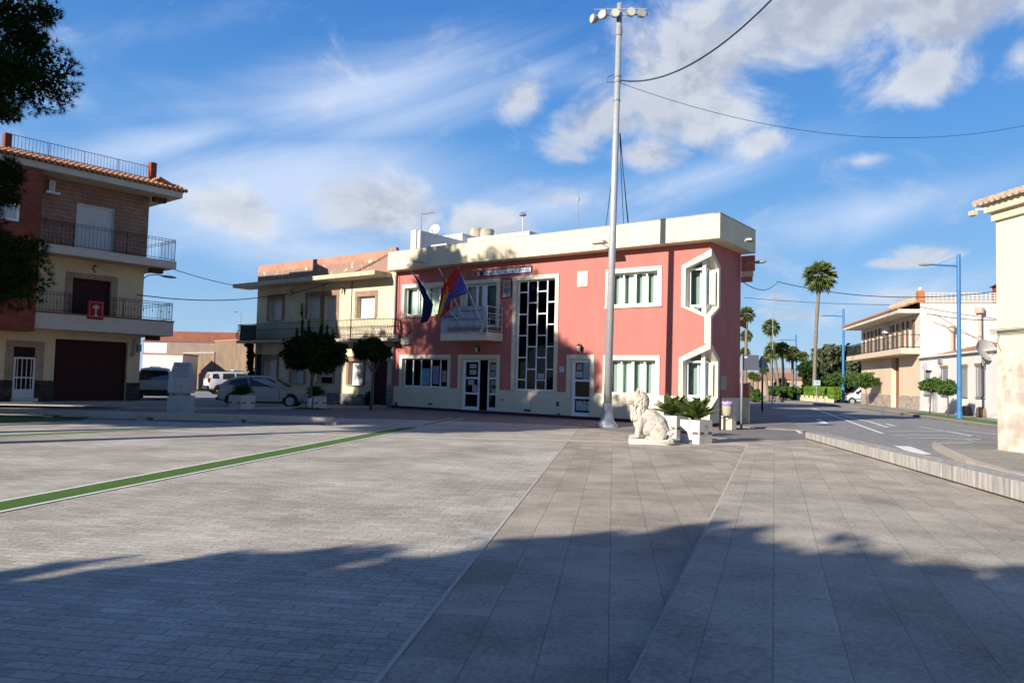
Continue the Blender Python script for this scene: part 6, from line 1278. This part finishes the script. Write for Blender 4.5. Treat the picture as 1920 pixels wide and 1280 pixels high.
# near corner building
wc = G(1871, 850); FN = Frame((wc.x, wc.y), (.12, -.993)); zt1 = FN.hit(1873, 398)[1]; LN = 9.0
nb = thing('corner_building', 'sunlit cream building with flaking plaster at the right edge', 'building', FN.o, FN.rz)
flake = mat('flaking_plaster', (.78, .72, .52), var=.04, scale=.55, bump=.25, bs=30, col2=(.86, .81, .64))
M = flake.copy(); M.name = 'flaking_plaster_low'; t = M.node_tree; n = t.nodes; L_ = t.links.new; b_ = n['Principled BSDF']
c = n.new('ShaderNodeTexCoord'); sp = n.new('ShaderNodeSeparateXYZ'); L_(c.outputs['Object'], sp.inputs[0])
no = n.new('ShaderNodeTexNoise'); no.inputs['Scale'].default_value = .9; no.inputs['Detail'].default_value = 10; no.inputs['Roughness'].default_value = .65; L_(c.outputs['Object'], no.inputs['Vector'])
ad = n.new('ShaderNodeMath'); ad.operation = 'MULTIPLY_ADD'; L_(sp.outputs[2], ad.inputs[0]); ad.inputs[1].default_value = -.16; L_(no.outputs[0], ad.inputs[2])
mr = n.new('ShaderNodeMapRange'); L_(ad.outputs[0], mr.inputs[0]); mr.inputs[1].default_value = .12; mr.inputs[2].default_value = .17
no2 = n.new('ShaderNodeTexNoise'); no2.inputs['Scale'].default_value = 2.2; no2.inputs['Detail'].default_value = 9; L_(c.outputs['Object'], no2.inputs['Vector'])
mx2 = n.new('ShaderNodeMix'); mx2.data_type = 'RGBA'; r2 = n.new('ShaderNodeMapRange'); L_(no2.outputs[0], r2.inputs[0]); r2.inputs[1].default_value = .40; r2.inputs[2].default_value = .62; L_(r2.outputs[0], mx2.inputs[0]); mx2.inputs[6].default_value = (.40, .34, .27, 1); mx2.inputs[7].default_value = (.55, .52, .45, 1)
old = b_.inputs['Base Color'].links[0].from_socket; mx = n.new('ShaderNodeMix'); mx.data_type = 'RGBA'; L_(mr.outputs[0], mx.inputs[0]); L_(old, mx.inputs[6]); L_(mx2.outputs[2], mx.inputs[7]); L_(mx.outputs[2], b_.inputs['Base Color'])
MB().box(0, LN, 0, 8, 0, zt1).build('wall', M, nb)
MB().box(-.05, LN, -.10, 0.0, zt1-.22, zt1+.0).box(-.12, LN, -.25, 8, zt1+.003, zt1+.22).build('cornice', cream, nb)
tr = MB()
for i in range(46): x = -.25+i*.2; tr.tube([(x, -.42, zt1+.28), (x, .9, zt1+.62), ], .09, 8, .075)
tr.add([(-.3, -.4, zt1+.224), (LN, -.4, zt1+.224), (LN, 4, zt1+1.5), (-.3, 4, zt1+1.5)], [(0, 1, 2, 3)]).add([(-.3, -.4, zt1+.224), (-.3, 4, zt1+1.5), (-.3, 8, zt1+.224)], [(0, 1, 2)]); tr.build('tiled_roof', oldclay, nb, auto=50)
mb = MB(); zc_ = FN.hit(1880, 626)[1]
for k in range(5): mb.tube([(-.15, -.05-.01*k, zc_+.03*k), (2, -.07, zc_-.03+.035*k), (5, -.06, zc_+.03*k), (LN, -.05, zc_+.05*k)], .007, 5)
mb.tube([(.15, -.06, zc_), (.08, -.07, zc_-.2), (.2, -.06, zc_-.45)], .008, 4)
tag(mb.build('cable_bundle', blackm), 'bundle of dark cables along the near cream corner building', 'cables'); cb = bpy.data.objects['cable_bundle']; cb.location = FN.o; cb.rotation_euler = (0, 0, FN.rz)
o = thing('floodlight', 'small floodlight on an arm at the eaves of the near cream corner building', 'floodlight', FN.w(0, -.1, zt1+.12), FN.rz); MB().tube([(0, 0, 0), (-.25, -.30, .0)], .03, 8).build('arm', whitem, o); MB().box(-.38, -.18, -.42, -.26, -.16, -.02).build('lamp_housing', mat('beige_housing', (.55, .48, .38), bump=0), o, bevel=.02)

# ------------------------------------------------------------------ blue lamps, topiary, palms, hedge, tree
bluem = mat('blue_lamp_paint', (.05, .22, .48), rough=.45, var=.08, bump=0)
b = G(1799, 789); lamp_post('street_lamp', 'nearest tall blue street lamp with its arm to the left', b, P(1799, 477, b.y).z, 1.55, bluem, r=.12, armz=P(1799, 499, b.y).z, group='blue street lamps')
b = G(1581, 757.5); lamp_post('street_lamp', 'second blue street lamp, beside the white van', b, P(1581, 579, b.y).z, 1.7, bluem, r=.13, armz=P(1581, 593, b.y).z, group='blue street lamps')
b = P(1492, 700, 104); b.z = 0; lamp_post('street_lamp', 'farthest blue street lamp among the palms', b, P(1492, 627, b.y).z, 1.9, bluem, r=.13, armz=P(1492, 638, b.y).z, group='blue street lamps')
for px, py, bl, n, sd_, lb in ((1743, 781, (1748, 722, 19, 12), 3200, 21, 'left one of the two round clipped trees before the low white house'), (1778, 785, (1777, 727, 18, 13), 3200, 22, 'right one of the two round clipped trees before the low white house'),
                              (1572, 757, (1571, 712, 23, 12), 3600, 23, 'dark round clipped tree left of the blue lamp by the van'), (1626, 763, (1621, 713, 26, 13.5), 4200, 24, 'round clipped tree directly right of the white van')):
    b = G(px, py); x, y, rx, ry = bl; c1 = pxb(b, x, y, rx, ry); c2 = pxb(b, x, y+ry*.3, rx*.9, ry*.7)
    round_tree(lb, b, c1[0][2]-c1[1][2]*.8, [c1, c2], n, sd_, leafg, 'clipped round trees along the right pavement', .05, (c1[0][0]*.6, 0), .10)
def palm(label, base, h, R_, seed, lean=0, tr=.22, n=46, group='fan palms along the street', skirt=0):
    g = random.Random(seed); o = thing('fan_palm', label, 'palm tree', base, 0, group)
    pts = [(lean*t*t, 0, h*t) for t in [i/14 for i in range(15)]]; rad = [tr*(1.6-.7*min(1, i/4)) * (1+.08*math.sin(i*2.1+seed)) for i in range(15)]
    MB().tube(pts, rad, 10).build('trunk', palmtrunk, o, smooth=True)
    top = Vector(pts[-1]); V = []; m2 = MB()
    for i in range(n):
        a = i*2.39996+g.uniform(-.2, .2); e = R(85-155*(i/n)**.85+g.uniform(-8, 8)); d = Vector((math.cos(a)*math.cos(e), math.sin(a)*math.cos(e), math.sin(e)))
        pl = R_*.42; s = Vector((-math.sin(a), math.cos(a), 0)); up = d.cross(s).normalized(); hub = top+d*pl-Vector((0, 0, .04*R_)); m2.tube([top, hub], .02, 4, .012, cap=False)
        nb_ = 13
        for j in range(nb_):
            q = R(-80+160*j/(nb_-1)); f = (d*math.cos(q)+s*math.sin(q)).normalized(); L2 = R_*.70*(1-.25*abs(j-6)/6); w = f.cross(up).normalized()*R_*.035
            mid = hub+f*L2*.6; tip = hub+f*L2*.95-Vector((0, 0, L2*g.uniform(.05, .42))); V += [hub, mid-w, tip, hub, tip, mid+w]
    if skirt:
        for i in range(skirt):
            a = g.uniform(0, 6.28); z = g.uniform(0, R_*.7); c = top-Vector((0, 0, z)); d = Vector((math.cos(a), math.sin(a), -1.6)).normalized(); w = Vector((-math.sin(a), math.cos(a), 0))*R_*.12; V += [c-w, c+w, c+d*R_*.5]
    rawmesh('fronds', [tuple(v) for v in V], 3, palmleaf, o); m2.build('stalks', palmtrunk, o); return o
def palm_at(label, bx, by, cx, cy, Y, rpx, seed, **k):
    b = P(bx, 700, Y); b.z = 0; t = P(cx, cy, Y); return palm(label, b, t.z, rpx*Y/1400, seed, lean=t.x-b.x, **k)
palm_at('very tall fan palm rising alone against the sky', 1527, 753, 1537.5, 515, 81, 33, 31, tr=.20, n=44, skirt=40)
for i, (bx, cx, cy, Y, r_, lb) in enumerate(((1398, 1400, 588, 78, 17, 'fan palm right beside the shaded town hall wall, the tallest of that group'), (1398, 1399, 628, 100, 13, 'smaller fan palm below the palm at the town hall wall'), (1392, 1396, 660, 90, 12, 'low fan palm partly behind the square sign'),
        (1447, 1445.6, 612, 92, 18, 'tall fan palm standing above the row of lower palms'), (1460, 1450, 655, 86, 18, 'leftmost of the three broad lower palms'), (1469, 1466, 655, 84, 18, 'middle of the three broad lower palms'), (1486, 1486, 662, 88, 17, 'rightmost broad lower palm beside the far blue lamp'),
        (1440, 1432, 690, 80, 11, 'short fan palm behind the triangular sign'), (1411, 1410, 703, 74, 9, 'short fan palm under the square sign'), (1421, 1420, 707, 95, 9, 'small distant fan palm between the two signs'), (1507, 1506, 668, 105, 12, 'far fan palm right of the far blue lamp'), (1455, 1440, 668, 110, 13, 'far fan palm behind the three broad palms'))):
    palm_at(lb, bx, 0, cx, cy, Y, r_, 40+i, tr=.17, n=44, skirt=16)
def bush(name, label, cat, blobs, n, size, lm, seed, base, stem=True, group=None):
    o = thing(name, label, cat, base, 0, group); base = Vector(base); rel = [((c[0]-base.x, c[1]-base.y, c[2]-base.z), r) for c, r in blobs]
    if stem: 
        m_ = MB(); [m_.tube([(rel[0][0][0]*0, 0, 0), (c[0]*.6, c[1]*.6, c[2]*.6), c], .16, 7, .05) for c, r in rel[:5]]; m_.build('trunk', trunkm, o, smooth=True)
    rawmesh('crown' if stem else 'foliage', leaves(rel, n, size, seed), 4, lm, o); return o
def pb(px, py, rx, ry, Y, ryy=None): c = P(px, py, Y); k = Y/1400; return (tuple(c), (rx*k, (ryy or rx)*k, ry*k))
bush('big_tree', 'large olive-green tree behind the hedge and the tall palm', 'tree', [pb(1572, 690, 38, 35, 88), pb(1545, 680, 22, 28, 87), pb(1600, 695, 24, 34, 88), pb(1560, 665, 24, 16, 88), pb(1612, 670, 12, 22, 88), pb(1585, 715, 36, 22, 86), pb(1535, 700, 16, 30, 86)], 17000, .30, leafo, 61, tuple(P(1572, 700, 88).xy)+(0,))
bush('dark_tree', 'dark tree crown left of the tall palm trunk', 'tree', [pb(1512, 695, 12, 14, 84), pb(1524, 712, 14, 20, 84), pb(1506, 690, 9, 7, 84), pb(1515, 735, 16, 14, 84)], 5000, .24, leafd, 62, tuple(P(1518, 700, 84).xy)+(0,))
for i, (px, py, rx, ry, Y, lb, lm) in enumerate(((1452, 733, 12, 8, 80, 'small round shrub under the leftmost palms', leafg), (1475, 736, 12, 10, 82, 'shrub between the lower palm trunks', leafg), (1492, 738, 9, 12, 84, 'shrub at the foot of the far blue lamp', leafg), (1466, 722, 12, 12, 96, 'tall shrub in front of the distant orange roof', leafo), (1418, 742, 9, 10, 72, 'shrub behind the triangular sign post', leafg), (1404, 738, 8, 12, 74, 'shrub behind the square sign post', leafo))):
    bush('shrub', lb, 'shrub', [pb(px, py, rx, ry, Y)], 1500, .2, lm, 70+i, tuple(P(px, 700, Y).xy)+(0,), stem=False)
# hedge on a wall
h0 = P(1503, 750, 82); h1 = P(1559, 750, 74); Fh = Frame(h0.xy, (h1-h0).xy); Lh = (h1-h0).xy.length
zw = P(1540, 746.5, 78).z; zh = P(1540, 727.5, 78).z
o = thing('garden_fence_wall', 'low cream garden wall under the bright hedge', 'wall', Fh.o, Fh.rz); MB().box(-1.5, Lh, 0, .25, 0, zw).build('wall', peachw, o); mb = MB(); [mb.box(x, x+.14, -.05, .3, zw-.02, zw+.25) for x in [i*1.3-1.4 for i in range(int(Lh/1.3)+1)]]; mb.build('post', peachw, o)
g_ = np.random.default_rng(5); n = 9000; pts_ = np.stack([g_.random(n)*Lh, .25+g_.random(n)**2*.8, zw+g_.random(n)*(zh-zw)], 1); topm = g_.random(n) < .2; pts_[topm, 2] = zh+g_.random(topm.sum())*.1; pts_[topm, 1] = .25+g_.random(topm.sum())*.8
a_ = g_.normal(size=(n, 3)); a_ /= np.linalg.norm(a_, axis=1)[:, None]; b2 = np.cross(a_, g_.normal(size=(n, 3))); b2 /= np.linalg.norm(b2, axis=1)[:, None]; s_ = .13
o = thing('hedge', 'bright green clipped hedge above the cream garden wall', 'hedge', Fh.o, Fh.rz); rawmesh('foliage', np.stack([pts_-a_*s_, pts_+b2*s_*.6, pts_+a_*s_, pts_-b2*s_*.6], 1).reshape(-1, 3), 4, leafy, o)
# distant houses beyond the palms
simple_house('villa', 'far villa with orange tiled roof seen between the palm trunks', 'house', P(1440, 700, 125), (1, -.1), 6.6, 8, P(1470, 711, 125).z, mat('orange_wall', (.62, .42, .26), bump=0), clay, [(1, .9, 1, 1.2), (3.8, .9, 1, 1.2)], 1.2)
simple_house('pink_house', 'far pinkish house behind the palms next to the signs', 'house', P(1392, 700, 140), (1, -.05), 6, 8, P(1410, 705, 140).z, mat('pinkish_wall', (.52, .30, .22), bump=0), clay, [(1, 1.2, 1, 1.1), (3, 1.2, 1, 1.1)], .8)
simple_house('grey_house', 'far greyish block rising above the orange tiled roof', 'building', P(1450, 700, 170), (1, 0), 9, 8, P(1470, 690, 170).z, mat('blue_grey_wall', (.30, .32, .38), bump=0), concrete)
simple_house('town_wall', 'low far cream wall at the end of the street', 'wall', P(1385, 700, 150), (1, 0), 13, .4, 1.6, peachw, None)
simple_house('brown_roofed_house', 'house with brown tiled eaves just beyond the town hall side wall', 'house', (19.5, 52), (-.3, 1), 9, 5, 6.6, pinkw, clay, [], .8) if False else None
b = P(1392, 700, 44); o = thing('eaves_house', 'house end with tiled eaves peeping out behind the town hall', 'house', (P(1372, 700, 52).x, 52, 0), R(72)); MB().box(0, 6, 0, 5, 0, P(1390, 590, 52).z).build('wall', peachw, o); ze = P(1390, 578, 52).z
MB().add([(-.4, -.9, ze-1.0), (6.4, -.9, ze-1.0), (6.4, 2.5, ze+.6), (-.4, 2.5, ze+.6), (-.4, -.9, ze-.85), (6.4, -.9, ze-.85)], [(0, 1, 2, 3), (0, 1, 5, 4)]).build('roof', clay, o)
# overhead street wires
wp = P(1452, 528, 60); ra = P(1449, 600, 60); o = thing('wire_mast', 'thin wire mast with small insulators above the palms', 'mast', (ra.x, 60, 0), 0)
MB().tube([(0, 0, 0), (0, 0, ra.z), (.18, 0, wp.z)], .035, 6).build('pole', greym, o); MB().tube([(-.25, 0, wp.z-.8), (-.3, 0, wp.z-.4), (.18, 0, wp.z-.1), (.55, 0, wp.z-.4), (.5, 0, wp.z-.8)], .015, 5).build('bracket', greym, o)
cable('cable sagging from the town hall corner to the thin wire mast', P(1392, 528, 32), P(1458, 528, 60), .5, .022); cable('long cable from the wire mast to the right edge', P(1458, 528, 60), P(1880, 545, 50), .8, .03); cable('faint lower cable across the palms', P(1395, 558, 90), P(1900, 566, 90), .6, .03)
cable('cable sloping down across the pale gable wall', P(1738, 588, 53.5), P(1880, 600, 50), .15, .03); cable('short diagonal cable on the pale gable wall', P(1752, 588, 53.4), P(1835, 638, 48), .0, .02)

# ------------------------------------------------------------------ pines and trees that shade the plaza
def pine_tree(label, base, h, blobs, ntuft, per, ln, wd, seed, inner=4000, isz=.2):
    o = thing('pine_tree', label, 'pine tree', base, 0, 'pines along the left side of the plaza'); base = Vector(base)
    top = Vector((0, 0, h)); MB().tube([(0, 0, 0), (.2, 0, h*.35), (.1, .1, h*.7), top], .34, 12, .08).build('trunk', trunkm, o, smooth=True)
    m_ = MB(); rel = [((c[0]-base.x, c[1]-base.y, c[2]), r) for c, r in blobs]
    for c, r in rel: m_.tube([(.1, 0, min(h*.9, c[2]*.8+1)), (c[0]*.5, c[1]*.5, c[2]*.95+.2), c], .09, 6, .02)
    m_.build('limb', trunkm, o)
    v = needles(rel, ntuft, per, ln, wd, seed); rawmesh('needles', v, 3, pine, o)
    rawmesh('inner_foliage', leaves([(c, tuple(q*.8 for q in r)) for c, r in rel], inner, isz, seed+1, shell=.6), 4, pine, o); return o
g = random.Random(11)
Yp = 20.0
def vb(px, py, rx, ry, dy=0): c = P(px, py, Yp+dy); k = Yp/1400; return (tuple(c), (rx*k, rx*k*1.1, ry*k))
vis = [vb(20, 30, 62, 60), vb(52, 72, 38, 32), vb(85, 25, 26, 34), vb(20, 130, 50, 44), vb(-40, 190, 70, 44), vb(8, 208, 32, 20), vb(70, 92, 22, 18), vb(0, 335, 42, 40), vb(18, 318, 20, 22), vb(14, 375, 22, 14), vb(10, 480, 52, 42), vb(58, 462, 26, 20), vb(5, 540, 44, 26), vb(42, 515, 26, 22), vb(-90, 430, 70, 60), vb(-120, 100, 120, 130), vb(-110, 300, 80, 110), vb(30, -60, 60, 50), vb(-70, -140, 130, 100)]
pbase = Vector((-17.2, 20.8, 0))
far = [((-17.6+g.uniform(-2.6, 1.9), 20.8+g.uniform(-2.2, 2.6), g.uniform(4.5, 12.2)), (1.6, 1.6, 1.3)) for i in range(30)]
pine_tree('dark pine whose needled branches hang into the top left of the view', pbase, 12.6, vis+far, 27000, 20, .21, .0075, 5, 60000, .075)
for k, (x, y, h, lo, rr, lb) in enumerate(((-20.6, 18.6, 18.0, 6.0, 2.4, 'tallest pine, outside the left edge of the view'), (-22.8, 24, 11.8, 4.5, 3.0, 'lower pine beyond the tallest one, outside the view'), (-18.2, 13.2, 14.5, 6.3, 1.7, 'slender pine of the row, outside the left edge'), (-29, 18.5, 12.5, 5.0, 3.0, 'leftmost pine of the row, outside the view'), (-14.6, 12.4, 10.4, 6.0, 1.8, 'smallest pine, nearest to the plaza, outside the left edge'), (-21.8, 13.6, 11.8, 5.4, 2.8, 'broad low pine in the middle of the row, outside the view'), (-25.8, 13.2, 11.0, 5.0, 2.8, 'broad low pine near the end of the row, outside the view'))):
    bl = [((x+g.uniform(-rr, rr)*.75, y+g.uniform(-rr, rr)*.75, g.uniform(lo+.5, h-1)), (1.5, 1.5, 1.2)) for i in range(34)]
    pine_tree(lb, (x, y, 0), h-1, bl, 2500, 14, .28, .03, 80+k, 24000)
for k, (x, y, top, lo, rr) in enumerate(((-24.5, -5.4, 3.6, 1, 2.3), (-20.6, -5.4, 3.7, 1, 2.2), (-17.2, -5.2, 3.9, 1, 1.9), (-14.4, -5.2, 4.2, 1, 1.6), (-12.0, -5.0, 5.3, 1.2, 1.3), (-10.2, -5.2, 6.5, 1.2, 1.2), (-7.6, -5.2, 5.9, 1.2, 1.6), (-4.4, -5.4, 5.7, 1.2, 1.9), (-.6, -5.6, 6.2, 1.2, 2.0), (3.2, -5.6, 6.2, 1.2, 2.0))):
    bl = [((g.uniform(-rr, rr)*.85, g.uniform(-1.2, 1.2), lo+(top-lo)*(i+.5)/20*1.0-.4), (1.25, 1.1, .7)) for i in range(20)]
    o = thing('plane_tree', f'leafy tree {("first", "second", "third", "fourth", "fifth", "sixth", "seventh", "eighth", "ninth", "tenth")[k]} in the row behind the camera', 'tree', (x, y, 0), 0, 'trees behind the camera')
    MB().tube([(0, 0, 0), (.1, 0, top*.5), (0, 0, top*.85)], .16, 10, .05).build('trunk', trunkm, o, smooth=True); rawmesh('crown', leaves(bl, 26000, .2, 90+k, shell=.7), 4, leafg, o)
